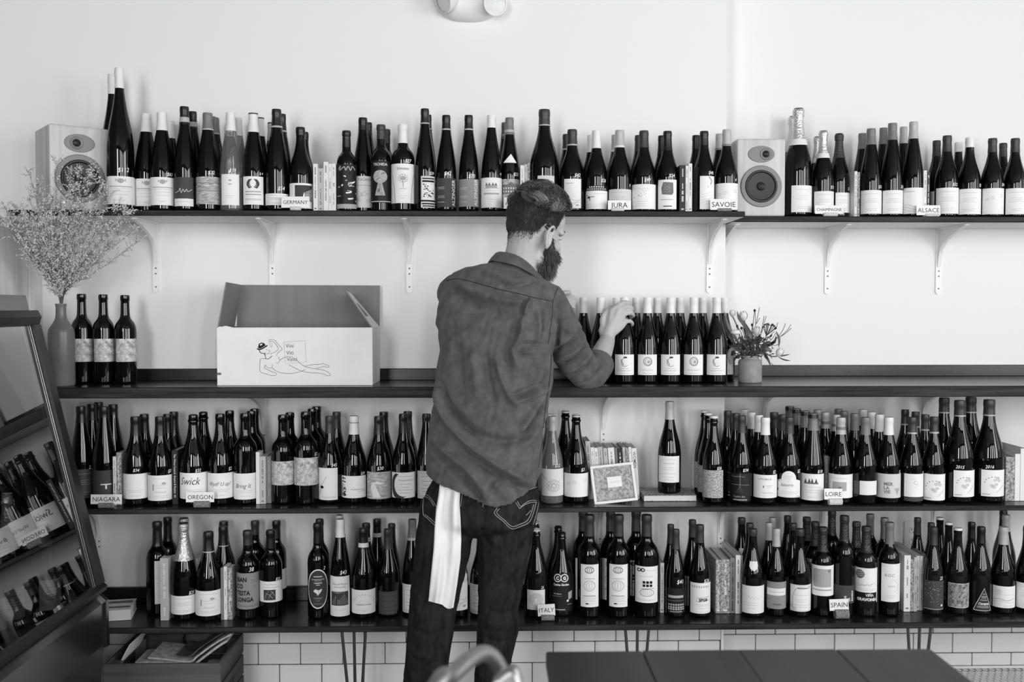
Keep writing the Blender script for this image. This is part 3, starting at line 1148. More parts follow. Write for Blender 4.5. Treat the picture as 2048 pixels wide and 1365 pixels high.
def d_balloon(p, W, H):
    for cy, rx, ry, inks in ((.87, .23, .075, (0, 0)), (.50, .30, .125, (3, 3))):
        for j in range(5):
            a = -1 + 0.5 * j
            p.line(smoothpath([(W * (.48 + a * rx * .35), H * (cy + ry)), (W * (.48 + a * rx), H * cy), (W * (.48 + a * rx * .35), H * (cy - ry))], 4), 0.0016 if inks[0] == 0 else 0.0012, inks[0])
        p.ell(W * .48, H * cy, W * rx, H * ry, inks[1], ring=0.0010)
    p.rect(W * .28, H * .965, W * .70, H * .972, 2)
    p.rect(W * .24, H * .66, W * .76, H * .675, 3)
    p.rect(W * .16, H * .25, W * .80, H * .275, 3)
    d_lines(p, W, H, (.22, .19, .16, .13), 3, .10, .90)
    p.ell(W * .36, H * .08, W * .09, H * .016, 0, n=12)
    d_lines(p, W, H, (.08,), 3, .46, .90)


def d_ship(p, W, H):
    for x in (.20, .36):
        p.ell(W * x, H * .90, W * .09, H * .052, 0, n=16)
        p.ell(W * (x + .01), H * .90, W * .045, H * .028, 4, n=12)
    p.rect(W * .50, H * .885, W * .92, H * .893, 3)
    p.squig(W * .5, H * .71, W * .5, H * .035, 3)
    for r_ in range(2):
        for c in range(3):
            p.rect(W * (.36 + .13 * c), H * (.44 + .09 * r_), W * (.46 + .13 * c), H * (.51 + .09 * r_), 0)
    p.line([(W * .30, H * .38), (W * .80, H * .40)], 0.0014, 1)
    p.ell(W * .52, H * .28, W * .27, H * .10, 1, ring=0.0012)
    for j in range(6):
        p.line([(W * (.30 + .08 * j), H * .36), (W * (.34 + .065 * j), H * .20)], 0.0006, 2)
    d_lines(p, W, H, (.09, .06), 3, .12, .88)


def d_cg(p, W, H):
    for x in (.34, .60):
        p.ell(W * x, H * .88, W * .155, H * .105, 4, n=20)
        p.ell(W * x, H * .88, W * .115, H * .080, 0, n=20)
    p.text('C', W * .34, H * .838, H * .115, 4, bold=0.06)
    p.text('G', W * .60, H * .838, H * .115, 4, bold=0.06)
    p.text('Cantina Giardino', W * .48, H * .68, H * .085, 4, bold=0.03, sx=.72)
    p.text('Vino Bianco', W * .34, H * .45, H * .055, 4, sx=.8)
    p.rect(W * .14, H * .40, W * .50, H * .407, 3)
    p.poly([(W * .74, H * .30), (W * .92, H * .34), (W * .95, H * .54), (W * .74, H * .50)], 3)
    p.ell(W * .72, H * .28, W * .05, H * .03, 4, n=8)
    p.rect(W * .70, H * .18, W * .92, H * .19, 3)
    p.rect(W * .22, H * .04, W * .62, H * .065, 3)


def d_rustic(p, W, H):
    p.rect(W * .16, H * .62, W * .88, H * .72, 3)
    p.rect(W * .10, H * .50, W * .9, H * .52, 2)
    for y in (.32, .22, .14):
        for i in range(7):
            p.rect(W * (.16 + .11 * i), H * y, W * (.24 + .11 * i), H * (y + .065), 3)
    p.rect(W * .25, H * .06, W * .8, H * .09, 3)


def d_spg(p, W, H):
    for i in range(8):
        p.rect(W * (.12 + .10 * i), H * .84, W * (.17 + .10 * i), H * .91, 3)
    p.text('SPG8', W * .62, H * .40, H * .13, 0, bold=0.04)
    p.line([(W * .34, H * .38), (W * .90, H * .42), (W * .90, H * .54), (W * .34, H * .51), (W * .34, H * .38)], 0.0010, 0)
    d_lines(p, W, H, (.28, .24, .16, .05), 3, .3, .9)


def d_tardas(p, W, H):
    p.rect(0, H * .50, W, H * .76, 4)
    p.rect(W * .14, H * .61, W * .84, H * .635, 3)
    p.text('TARDAS', W * .52, H * .14, H * .085, 0, bold=0.01)


def d_bower(p, W, H):
    p.line([(W * .04, H * .03), (W * .96, H * .03), (W * .96, H * .97), (W * .04, H * .97), (W * .04, H * .03)], 0.0008, 2)
    p.line(smoothpath([(W * .12, H * .2), (W * .16, H * .6), (W * .34, H * .88), (W * .7, H * .92)], 5), 0.0014, 2)
    p.rect(W * .36, H * .855, W * .80, H * .885, 1)
    for x, y in ((.15, .12), (.1, .2), (.24, .1), (.86, .9)):
        p.ell(W * x, H * y, W * .05, H * .04, 2, ring=0.0012, n=8)
    d_lines(p, W, H, (.60, .44, .36, .24, .16), 3, .2, .86)


def d_window(p, W, H):
    p.poly([(W * .14, H * .30), (W * .86, H * .30), (W * .86, H * .88), (W * .14, H * .88)], 3)
    p.line([(W * .14, H * .30), (W * .86, H * .30), (W * .86, H * .88), (W * .14, H * .88), (W * .14, H * .30)], 0.0010, 1)
    p.rect(W * .10, H * .17, W * .90, H * .215, 3)
    p.poly([(W * .68, H * .84), (W * .84, H * .86), (W * .78, H * .76)], 2)


def d_mar(p, W, H):
    for i, t in enumerate(('MAR', 'DE', 'ENVERO')):
        p.text(t, W * (.58 + .16 * i), H * .12, H * .155, 4, align='l', rot=PI / 2, bold=0.03)


def d_vina(p, W, H):
    p.rect(0, 0, W, H * .30, 0)
    p.text('VI\u00d1A', W * .66, H * .19, H * .10, 4, bold=0.04)
    p.text('GRAVONIA', W * .56, H * .06, H * .115, 4, bold=0.05)
    p.ell(W * .26, H * .82, W * .20, H * .13, 2, n=16)
    for y in (.76, .82, .88):
        p.line([(W * .12, H * y), (W * .42, H * (y + .02))], 0.0010, 4)
    p.squig(W * .42, H * .48, W * .66, H * .11, 2)
    p.line([(W * .05, H * .46), (W * .9, H * .56)], 0.0007, 2)
    d_lines(p, W, H, (.40, .36), 3, .1, .9)


def d_roc(p, W, H):
    p.text('ROC', W * .42, H * .66, H * .11, 2, space=1.1)
    p.text('ANICO', W * .52, H * .39, H * .055, 2, space=1.2)
    p.line(smoothpath([(W * .56, H * .58), (W * .8, H * .5), (W * .84, H * .34), (W * .62, H * .26)], 4), 0.0008, 3)
    d_lines(p, W, H, (.16, .12, .09), 3, .2, .7)


def d_stars(p, W, H):
    rr = random.Random(12)
    for j in range(46):
        p.ell(W * rr.uniform(.03, .9), H * rr.uniform(.25, .97), W * .012 * rr.uniform(.6, 1.6), H * .007 * rr.uniform(.6, 1.6), 4, n=6)
    p.ell(W * .86, H * .16, W * .06, H * .04, 4, n=8)
    p.rect(0, H * .02, W, H * .04, 3)


def d_forest(p, W, H):
    p.line([(W * .02, H * .02), (W * .98, H * .02), (W * .98, H * .98), (W * .02, H * .98), (W * .02, H * .02)], 0.0018, 4)
    rr = random.Random(15)
    for j in range(15):
        x, y = rr.uniform(.15, .85), rr.uniform(.15, .85)
        p.line(smoothpath([(W * x, H * y), (W * (x + .1), H * min(.92, y + .12)), (W * min(.92, x + .05), H * max(.08, y - .1))], 3), 0.0018, rr.choice((2, 3, 3)))


def d_triangle(p, W, H):
    p.poly([(W * .08, H * .06), (W * .92, H * .06), (W * .56, H * .88)], 1)
    p.line([(W * .02, H * .02), (W * .98, H * .02), (W * .56, H * .98), (W * .02, H * .02)], 0.0024, 4)
    p.text('Campus', W * .54, H * .28, H * .13, 4, bold=0.04, shear=.1)
    for y, a, b in ((.72, .48, .62), (.62, .42, .66), (.56, .42, .66), (.46, .36, .72), (.20, .24, .80), (.14, .2, .84)):
        p.rect(W * a, H * y, W * b, H * (y + .03), 3)


def d_sun(p, W, H):
    p.ell(W * .26, H * .72, W * .05, H * .05, 2, ring=0.0010, n=10)
    for j in range(10):
        a = 2 * PI * j / 10
        p.line([(W * .26 + W * .08 * math.cos(a), H * .72 + H * .09 * math.sin(a)), (W * .26 + W * .15 * math.cos(a), H * .72 + H * .17 * math.sin(a))], 0.0009, 2)
    p.line(smoothpath([(W * .02, H * .34), (W * .3, H * .42), (W * .6, H * .34), (W * .98, H * .44)], 4), 0.0012, 2)
    p.line(smoothpath([(W * .02, H * .24), (W * .4, H * .32), (W * .7, H * .24), (W * .98, H * .3)], 4), 0.0008, 3)
    d_lines(p, W, H, (.60, .10), 3, .4, .9)


def d_head(p, W, H):
    p.ell(W * .52, H * .62, W * .17, H * .20, 2, ring=0.0016, a0=PI * .55, a1=PI * 1.75)
    p.ell(W * .54, H * .86, W * .09, H * .045, 1, n=12)
    p.line([(W * .36, H * .76), (W * .40, H * .62), (W * .46, H * .48)], 0.0020, 1)
    p.squig(W * .5, H * .30, W * .4, H * .04, 3)
    d_lines(p, W, H, (.22, .19, .08), 3, .18, .82)


def d_wreath(p, W, H):
    p.ell(W * .52, H * .66, W * .18, H * .20, 2, ring=0.0024)
    p.ell(W * .54, H * .64, W * .13, H * .14, 3, ring=0.0020)
    p.ell(W * .56, H * .64, W * .07, H * .08, 3, n=10)
    d_lines(p, W, H, (.26, .22, .08), 3, .18, .82)


def d_T(p, W, H):
    p.rect(W * .34, H * .50, W * .72, H * .54, 4)
    p.rect(W * .50, H * .36, W * .56, H * .50, 4)
    p.text('TEN BURREL', W * .52, H * .02, H * .085, 4, bold=0.02)


def d_tag2(p, W, H):
    p.rect(W * .30, 0, W, H, 4)
    rr = random.Random(1)
    for j in range(9):
        p.rect(W * .02, H * (.06 + .10 * j), W * .28, H * (.10 + .10 * j), 2)


def d_cabina(p, W, H):
    p.squig(W * .5, H * .52, W * .56, H * .13, 3)
    d_lines(p, W, H, (.38, .30, .18), 3, .14, .7)


def d_mark(p, W, H):
    p.rect(W * .22, H * .40, W * .27, H * .66, 3)
    p.ell(W * .60, H * .68, W * .08, H * .05, 3, n=8)
    p.squig(W * .5, H * .30, W * .34, H * .08, 1)
    d_lines(p, W, H, (.86, .60, .50, .18, .12), 3, .2, .8)


BOTTLES = []            # every bottle in place, for spacing


def bottle(shelf, kind, u, vt, wpx, desc, cap=None, label=None, price=None, vb=None, back=(), glass='K', caplab=None, extra=None, group=None, yc=None, ring=None, crown=None, set_back=0.0):
    """one bottle (with its copies standing behind it).
    u, vt: its centre line and its top in the photograph; wpx: its body's width; vb: its base.
    cap = (material, v of the lower edge); label = (paper, x0, x1, y0, y1, design); price = (text, x, y);
    back = [(u, v top), ...] from the row behind to the rearmost"""
    zs = {'T': Z_TOP, 'R': Z_TOP, 'C': Z_BAR, 'M': Z_MID, 'L': Z_LOW}[shelf]
    if yc is None:
        if shelf == 'T':
            yc = Y_TOP + 0.031 + 0.5 * wpx / px_per_m(Y_TOP + 0.05)
        elif shelf == 'R':
            yc = Y_TOPR + 0.031 + 0.5 * wpx / px_per_m(Y_TOPR + 0.05)
        else:
            yf = at_z(u, vb, zs).y
            yc = yf + 0.43 * wpx / px_per_m(yf)
    yc += set_back
    s = px_per_m(yc)
    R = 0.5 * wpx / s
    x = at_y(u, 700, yc).x
    h = at_y(u, vt, yc).z - zs
    dx, dy = CAM.x - x, CAM.y - yc
    rz = math.atan2(dx, -dy)
    gname = {'T': 'wine bottles on the left top shelf', 'R': 'wine bottles on the right top shelf', 'C': 'wine bottles on the counter', 'M': 'wine bottles on the middle shelf', 'L': 'wine bottles on the lowest shelf'}[shelf]
    root = empty('wine_bottle', (x, yc, zs + 0.0007), rz)
    tag(root, desc, 'bottle', group or gname)
    prof = [(0.0, 0.002)] + [(r * R, z * h) for r, z in PROF[kind]]
    zc = None
    if cap:
        zc = at_y(u, cap[1], yc).z - zs
    glassprof = prof + [(0.0, h)] if not crown else prof + [(0.0, h - 0.001)]
    parts = []
    g = MB().lathe(glassprof, 28).obj('glass', [GL[glass]], root, sharp=1.2)
    parts.append(g)
    capo = None
    if crown:
        cr = 0.0145
        mb = MB().lathe([(0.0, h + 0.0022), (cr * 0.80, h + 0.002), (cr * 0.98, h - 0.001), (cr * 1.10, h - 0.0055), (cr * 1.06, h - 0.0062)], 21)
        capo = mb.obj('crown_cap', [CAPM[crown]], root, sharp=1.0)
    elif cap:
        t0 = zc / h
        e = 0.0007
        if cap[0] in 'FB' and kind == 'ch':
            rn = prof_r('ch', 0.86) * R
            pp = [(prof_r('ch', t0) * R + e, zc)]
            for t in np.linspace(t0, 0.90, 6)[1:]:
                pp.append((prof_r('ch', t) * R + e, t * h))
            pp += [(rn * 1.02, 0.915 * h), (rn * 1.16, 0.93 * h), (rn * 1.12, 0.945 * h), (rn * 1.18, 0.965 * h), (rn * 1.14, 0.985 * h), (rn * 0.85, 0.998 * h), (0.0, h + 0.001)]
        else:
            pp = [(prof_r(kind, t0) * R + e, zc)]
            for r, z in PROF[kind]:
                if z > t0 + 0.004 and z < 0.999:
                    pp.append((r * R + e, z * h))
            pp += [(PROF[kind][-1][0] * R + e * 0.6, h + 0.0006), (0.0, h + 0.0008)]
        capo = MB().lathe(pp, 22).obj('capsule', [CAPM[cap[0]]], root, sharp=0.9)
    elif kind != 'x':
        rr_ = PROF[kind][-1][0] * R
        MB().lathe([(rr_ * 0.86, h - 0.0002), (rr_ * 0.84, h + 0.0006), (0.0, h + 0.0008)], 16).obj('cork', [CAPM['D']], root)
    if ring and capo:
        zr = at_y(u, ring[1], yc).z - zs
        zr2 = at_y(u, ring[2], yc).z - zs
        a_, b_ = min(zr, zr2), max(zr, zr2)
        MB().lathe([(prof_r(kind, a_ / h) * R + 0.0013, a_), (prof_r(kind, b_ / h) * R + 0.0013, b_)], 22).obj('neck_band', [CAPM[ring[0]]], capo)
    D = s and (yc - CAM.y)

    def wrap(r_off):
        def f(a_arc, z, lift=0.0):
            a = a_arc / R
            rad = prof_r(kind, max(0.0, min(1.0, z / h))) * R + r_off + lift
            return Vector((rad * math.sin(a), -rad * math.cos(a), z))
        return f

    def ang(xp):
        q = (xp - u) / (wpx / 2)
        if q >= 0.97:
            return 1.75
        if q <= -0.97:
            return -1.75
        return math.asin(q)

    def zat(v, a=0.0):
        return at_y(u, v, yc - R * max(0.0, math.cos(a)) * 0.9).z - zs

    labels = label if isinstance(label, list) else ([label] if label else [])
    for lb in labels:
        paper, x0, x1, y0, y1, design = lb[:6]
        shape = lb[6] if len(lb) > 6 else None
        a0, a1 = ang(x0), ang(x1)
        z0, z1 = max(zat(y1), 0.034 * h), zat(y0)
        if len(lb) > 6:
            a0, a1 = max(a0, -1.15), min(a1, 1.15)
        W, H = (a1 - a0) * R, z1 - z0
        mb = MB()
        fn = wrap(0.00045)
        n = max(4, int((a1 - a0) / 0.14))
        if shape == 'oval' or shape == 'tri' or shape == 'arch' or shape == 'shield':
            if shape == 'oval':
                out = [(0.5 + 0.5 * math.cos(t), 0.5 + 0.5 * math.sin(t)) for t in np.linspace(0, 2 * PI, 40, endpoint=False)]
                ctr = (0.5, 0.5)
                rings = 5
            elif shape == 'tri':
                out, ctr, rings = [], (0.52, 0.33), 5
                for (p, q) in (((0, 0), (1, 0)), ((1, 0), (.57, 1)), ((.57, 1), (0, 0))):
                    out += [(p[0] + (q[0] - p[0]) * t, p[1] + (q[1] - p[1]) * t) for t in np.linspace(0, 1, 9)[:-1]]
            elif shape == 'shield':
                out, ctr, rings = [(0, 1), (.25, .95), (.5, 1), (.75, .95), (1, 1), (1, .5), (.85, .22), (.5, 0), (.15, .22), (0, .5)], (.5, .55), 3
            else:
                out, ctr, rings = [], (0.5, 0.4), 5
                out = [(0, 0)] + [(i / 10, 0) for i in range(1, 11)] + [(1, .3), (1, .62)] + [(1 - 0.22 * t, .62 + .06 * t) for t in (.5, 1)]
                out += [(.5 + .28 * math.cos(t), .70 + .30 * math.sin(t)) for t in np.linspace(0.05, PI - 0.05, 12)] + [(.22, .68), (.11, .65), (0, .62), (0, .3)]
            m = len(out)
            vs = [fn(a0 * R + W * ctr[0], z0 + H * ctr[1])]
            fs = []
            for r_ in range(1, rings + 1):
                t = r_ / rings
                for (p, q) in out:
                    vs.append(fn(a0 * R + W * (ctr[0] + (p - ctr[0]) * t), z0 + H * (ctr[1] + (q - ctr[1]) * t)))
            for i in range(m):
                fs.append((0, 1 + i, 1 + (i + 1) % m))
                for r_ in range(rings - 1):
                    b = 1 + r_ * m
                    fs.append((b + i, b + m + i, b + m + (i + 1) % m, b + (i + 1) % m))
            mb.add(vs, fs, 0, True)
        else:
            vs, fs = [], []
            kz = 1 if z1 < PROF[kind][3][1] * h else 5
            for i in range(n + 1):
                for j in range(kz + 1):
                    vs.append(fn(a0 * R + W * i / n, z0 + H * j / kz))
            for i in range(n):
                for j in range(kz):
                    b = i * (kz + 1) + j
                    fs.append((b, b + kz + 1, b + kz + 2, b + 1))
            mb.add(vs, fs, 0, True)
        lo = mb.obj('label', [PAPER[paper]], root, sharp=3.0)
        parts.append(lo)
        if design:
            fo = wrap(0.0006)
            b0, b1 = (max(a0, -1.2), min(a1, 1.2))
            pr = Print(lambda px_, py_, l_: fo(b0 * R + px_, z0 + py_, l_))
            design(pr, (b1 - b0) * R, H)
            pr.obj('print', lo)
    if price:
        t, px_, py_ = price[:3]
        sz = price[3] if len(price) > 3 else 0.0165
        a = ang(px_)
        z = zat(py_, a)
        fo = wrap(0.0008)
        pr = Print(lambda q, w_, l_: fo(a * R + q, z + w_, l_))
        pr.mb = MB()
        pr.text(t, 0, -sz * 0.35, sz, 0, shear=0.22, bold=0.006, align='c', sx=0.86, rot=0.05 * math.sin(u))
        if pr.mb.f:
            pr.mb.obj('price_mark', [M_CHALK], root)
    if extra:
        extra(root, R, h, wrap, ang, zat)
    BOTTLES.append([root, R, h, shelf, 0])
    # copies that stand behind it
    ords = ['second', 'third', 'fourth']
    for i, bk in enumerate(back):
        ub, vbk = bk[:2]
        zt_ = zs + h
        d = ray(ub, vbk)
        t = (zt_ - CAM.z) / d.z
        yb = CAM.y + t * d.y
        ymax = (RECESS if (at_y(ub, 700, 0).x > CORNER_X) else 0.0) - R - 0.006
        yb = min(max(yb, yc + 2 * R * 0.55), ymax)
        xb = at_y(ub, 700, yb).x
        r2 = root.copy()
        COL.objects.link(r2)
        r2.location = (xb, yb, zs + 0.0007)
        kx = 0.91 if shelf in 'TRL' else 0.96
        r2.scale = (kx, kx, 1.0)
        r2['label'] = ' '.join(('%s-row bottle behind the %s' % (ords[i], desc)).split()[:16])
        for ch in list(root.children):
            if ch.name.startswith('price'):
                continue
            c = ch.copy()
            COL.objects.link(c)
            c.parent = r2
            for g2 in ch.children:
                e2 = g2.copy()
                COL.objects.link(e2)
                e2.parent = c
        BOTTLES.append([r2, R * kx, h, shelf, i + 1])
    return root


def B(*a, **k):
    return bottle(*a, **k)
# ------------------------------------------------------------------ the bottles, shelf by shelf
# --- left top shelf
B('T', 'mg', 246.5, 137, 52, 'very tall flute bottle priced $112 beside left speaker', ('W', 178), ('W', 219, 273.5, 353, 409, d_crest), ('$112', 252, 340, .021), back=[(231, 149.6)])
B('T', 'fl', 297, 229, 46, 'crest-labelled flute bottle, second right of left speaker', ('W', 265.6), ('W', 275, 318, 358, 413, d_crest), ('$ 2', 309, 350), set_back=0.055)
B('T', 'fl', 330.5, 226, 46, 'crest-labelled white-capped flute bottle, third right of left speaker', ('W', 262.7), ('W', 307, 353, 355, 411, d_crest), ('$63', 344, 349), back=[(345.5, 243), (357, 244)])
B('T', 'fl', 375, 214.7, 42, 'flute bottle with white signature on a dark label', ('K', 250), ('D', 352, 390, 355, 413, d_signature), back=[(390.5, 224.5), (403, 232.5)], ring=('L', 236, 246))
B('T', 'fl', 421, 227.5, 46, 'grey-capped bottle priced $32 with landscape label', ('M', 262), ('T', 398, 444, 354, 409, d_landscape), ('$32', 427, 345.5), back=[(434, 236.7), (446.6, 244.6)], ring=('L', 259, 262))
B('T', 'fl', 467, 226.6, 43, 'clear glass flute bottle with white cap', ('W', 263.5), ('W', 449, 482, 349, 411, d_narrow), ('$19', 470, 341), back=[(480, 237), (491.5, 244)], glass='C')
B('T', 'fl', 510, 227, 44, 'flute bottle with laurel label and white cap', ('W', 266), ('W', 490, 528, 353.5, 410, d_laurel), ('$ 4', 524, 348, .013), back=[(523.7, 236), (534, 245)], ring=('D', 227.5, 230))
B('T', 'fl', 555, 220, 45, 'dark-capped flute bottle priced $54 above low label', ('K', 259), ('W', 531, 579, 387.7, 411, d_plain), ('$54', 563, 377.5, .019), back=[(567, 229.5)], ring=('L', 253.5, 257))
B('T', 'bg', 601.5, 256, 46.5, 'bottle whose label shows a pale face on a dark square', ('K', 272), ('W', 580, 626, 367, 418.7, d_face), back=[(612, 265.6)])
B('T', 'bd', 693, 263, 39, 'squat bottle wrapped in a comic drawing', ('K', 296), ('K', 673, 713, 329, 418, d_comic))
B('T', 'fl', 728, 237, 42, 'dark-capped bottle with the wide white TSCHIDA label', ('K', 262), ('L', 707, 749, 353, 416, d_tschida), back=[(738.5, 246.5)], set_back=0.05)
B('T', 'bd', 764.5, 251, 41, 'bottle with a keyhole picture on black label', ('D', 280), ('K', 744, 786, 322, 406, d_keyhole), back=[(774.6, 260)], set_back=0.018)
B('T', 'bd', 803.8, 250.6, 46, 'broad bottle priced $27 with tree label', ('W', 288), ('W', 781, 826, 328, 407, d_tree), ('$27', 814, 322.5, .017))
B('T', 'fl', 848, 219, 40, 'tall dark flute bottle with small poster label', ('K', 251), ('W', 840, 867, 353, 416, d_poster), ('$39', 861, 347.5, .015), back=[(857, 231)], ring=('L', 247, 249.5))
B('T', 'fl', 893.5, 232, 40, 'dark-labelled flute bottle priced $42', ('K', 261), ('D', 875, 914, 357, 415, d_vert('ALZINGER')), ('$42', 896, 347.5, .018), ring=('L', 259, 262))
B('T', 'fl', 938, 232, 40, 'grey-labelled flute bottle priced $70', ('K', 261), ('M', 918, 957.5, 359, 414, d_vert('ALZINGER')), ('$70', 944, 353, .018), ring=('L', 259, 262))
B('T', 'fl', 983, 232, 41, 'white-capped flute bottle with a small chateau label', ('W', 257), ('W', 962, 1004.5, 356, 416, d_chateau), ('4', 1001, 349))
B('T', 'fl', 1020.5, 237, 41, 'grey-capped flute bottle with a triangular neck label', ('M', 271), [('T', 1005, 1043, 359, 418, d_building), ('W', 1007, 1036, 308, 326, None, 'tri')], ('$33', 1034, 349.5), back=[(1010.5, 246.5)], ring=('L', 261, 266), set_back=0.04)
B('T', 'bg', 1085, 220.6, 59, 'tall wide bottle standing just above the man', ('D', 254), ('L', 1072, 1104.5, 352, 410, d_hills), ring=('L', 251, 253.5))
B('T', 'bg', 1143.5, 260.5, 50, 'wide dark bottle with narrow hill label', ('D', 293), ('W', 1128, 1161, 358.5, 417, d_hills), ('$42', 1154, 351), back=[(1133, 270)], ring=('L', 290, 293))
B('T', 'bg', 1193, 262.5, 44, 'white-capped bottle with a black bird label', ('W', 298), [('W', 1172.5, 1215.5, 382, 420, d_bird), ('K', 1173, 1215.5, 372, 381.5, d_band)], ('$26', 1207, 362), back=[(1181, 271.4)])
B('T', 'bg', 1241, 261.8, 47, 'silver-capped bottle behind the JURA card', ('L', 297), ('L', 1220.5, 1264.5, 379, 423, d_plain), ('9', 1261, 372), back=[(1229.5, 271)], ring=('W', 293, 296))
B('T', 'bg', 1288.5, 263, 48, 'dark-capped bottle priced $49 with speckle label', ('D', 297), ('W', 1266, 1312, 369, 423, d_specks), ('$49', 1296, 360.5), back=[(1276, 272)])
B('T', 'bg', 1335, 263.8, 44, 'bottle priced $54 with grey painted square label', ('K', 303), ('W', 1317.5, 1353, 360, 424, d_greysquare), ('$54', 1344, 352), back=[(1321.5, 272.7)])
B('T', 'bg', 1405.5, 263.8, 44, 'dark-capped bottle left of the SAVOIE card', ('K', 292), ('W', 1398, 1425.5, 352.7, 420, d_brush), ('$40', 1420, 346.5), back=[(1389.5, 272)])
B('T', 'bg', 1450.5, 260.5, 45, 'silver-capped bottle behind the SAVOIE card', ('L', 293.5), ('W', 1429.5, 1474, 367, 422, d_faint), ('4', 1468, 361), back=[(1436, 269)], ring=('M', 290, 292.5))
# --- right top shelf
B('R', 'ch', 1596, 217.7, 54, 'big foil-topped bottle right beside the right speaker', ('F', 293), ('W', 1584, 1627.5, 371.5, 425, d_plain), ('$8', 1624, 366), back=[(1582.5, 246)], ring=('W', 280.5, 292.5))
B('R', 'ch', 1644, 262.5, 42, 'pale-foiled sparkling bottle above the CHAMPAGNE card', ('F', 318), ('W', 1628, 1668.5, 383, 426, d_plain), ('$70', 1662, 376), back=[(1631, 274)], ring=('W', 308, 318))
B('R', 'ch', 1684, 268, 42, 'dark-foiled sparkling bottle right of the CHAMPAGNE card', ('B', 318), ('W', 1678.4, 1707.5, 386, 426, d_plain), ('$65', 1704, 379), set_back=0.035)
B('R', 'fl', 1741, 258.7, 42, 'first tall grey-capped flute right of the CHAMPAGNE card', ('M', 291), ('W', 1723, 1763, 381, 428, d_plain), ('$30', 1759, 375), back=[(1719.7, 268)])
B('R', 'fl', 1783.5, 247.7, 42, 'second tall grey-capped flute left of the ALSACE card', ('M', 281.5), ('W', 1767, 1806.5, 381, 428, d_plain), ('$34', 1803, 375), back=[(1761.6, 257)])
B('R', 'fl', 1824.5, 244.7, 40, 'tallest silver-capped flute above the ALSACE card', ('L', 279), ('W', 1807.5, 1846, 376, 428, d_hills), back=[(1801.6, 254.8)])
B('R', 'bg', 1888.5, 272.6, 45, 'dark-capped round bottle right of the ALSACE card', ('D', 305), ('W', 1869.6, 1911.5, 376, 428, d_plain), ('$32', 1904, 370), back=[(1867.5, 282.4)])
B('R', 'bg', 1933, 276.5, 44, 'round bottle with a short white cap', ('W', 296), ('W', 1912, 1956.5, 378, 429, d_plain), ('$5', 1953, 372), back=[(1911, 286)])
B('R', 'bg', 1978.5, 278, 44, 'second dark-capped round bottle from the shelf end', ('D', 306), ('W', 1961.7, 2004, 377, 429, d_faint), ('$40', 1999, 371), back=[(1999.7, 287.5)])
B('R', 'bg', 2023.5, 278, 44, 'dark-capped round bottle at the far end of top shelf', ('D', 306), ('W', 2008, 2046, 377, 429, d_plain))
# --- counter
for i_, (u_, v_, n_) in enumerate(((164.6, 589, 'first cloudy-labelled bottle, next to the tall vase'), (208.6, 590, 'middle one of the three cloudy-labelled bottles'), (250, 591.4, 'third cloudy-labelled bottle, nearest the carton'))):
    B('C', 'bd', u_, v_, 42, n_, None, ('C', u_ - 17.5 - (3 if i_ == 0 else 0), u_ + 22, 678.5, 724.6, None), ('$40', 185, 671, .010) if i_ == 0 else None, vb=769)
cn = ['nearest the man', 'gripped in the hand of the man', 'right of the gripped bottle', 'in the middle of the front row', 'second from the flower jar', 'closest to the flower jar']
for i_, (u_, bk) in enumerate(((1201.5, 1173.5), (1249, 1219), (1294.8, 1265), (1341, 1310.7), (1387, 1356.6), (1432.7, 1402))):
    B('C', 'bg', u_, 596, 44, 'white-capped bottle ' + cn[i_], ('W', 627), ('W', u_ - 18.5, u_ + 18.5, 710, 751, (d_wreath, d_head)[i_ % 2]), vb=768, back=[(bk, 596)], set_back=0.02 if i_ == 0 else 0.0)
B('C', 'bg', 1447.4, 596.5, 44, 'rearmost white-capped bottle, touching the flowers', ('W', 627), ('W', 1430, 1466, 712, 750, d_head), yc=-0.062)
# --- middle shelf
B('M', 'fl', 160, 814, 44, 'first dark flute bottle beside the cooler', ('K', 846), ('D', 138, 181, 940, 998, d_plain), ('2.', 175, 936), vb=1010, back=[(175, 811), (191, 807)])
B('M', 'fl', 206, 814.8, 46, 'dark flute bottle with a white T above the NIAGARA card', ('K', 835), ('D', 185, 228, 942, 1000, d_T), ('M', 222, 935), vb=1012, back=[(221.6, 811)])
B('M', 'bg', 268, 834.7, 48, 'matte-capped bottle priced $34 right of the NIAGARA card', ('K', 872), ('W', 243, 289.5, 949, 999, d_script('', 2)), ('$34', 268, 941.5, .015), vb=1013, back=[(285, 830)])
B('M', 'bg', 317, 834.7, 48, 'matte-capped bottle with a lower white label', ('K', 872), ('W', 292, 341.5, 952, 1002.5, d_mark), ('$3', 334, 943.5), vb=1013, back=[(332, 830), (344, 825.5)])
B('M', 'ch', 385, 831, 53, 'crown-capped bottle above the OREGON card', None, ('W', 357, 411, 947, 999, d_script('Swick', 1, .40, .55, .36)), ('$32', 393, 942, .015), vb=1013, back=[(399.5, 827)], crown='D')
B('M', 'bg', 440, 829, 50, 'dark bottle with italic question on its label', None, ('W', 414, 464.5, 947.5, 998, d_script('Wyd? U up?', 1, .22, .50, .46)), ('$2', 458, 938.5), vb=1012, back=[(452, 824)])
B('M', 'bd', 488.6, 828, 46, 'square-shouldered bottle left of the pale books', None, ('W', 464.7, 511, 948, 1000, d_script('Bring It', 1, .24, .44, .40)), vb=1011, back=[(497, 825), (505, 820.6)])
B('M', 'bd', 564.5, 831, 45, 'bottle with grey watercolour label right of the pale books', None, ('C', 542, 587, 924, 971.5, None), vb=1010, back=[(575, 827.5)])
B('M', 'bd', 611, 825, 47, 'bottle with a taller grey watercolour label', None, ('C', 587.5, 634.5, 916.7, 972, None), ('$2', 630, 909), vb=1011, back=[(618, 821), (627, 817)])
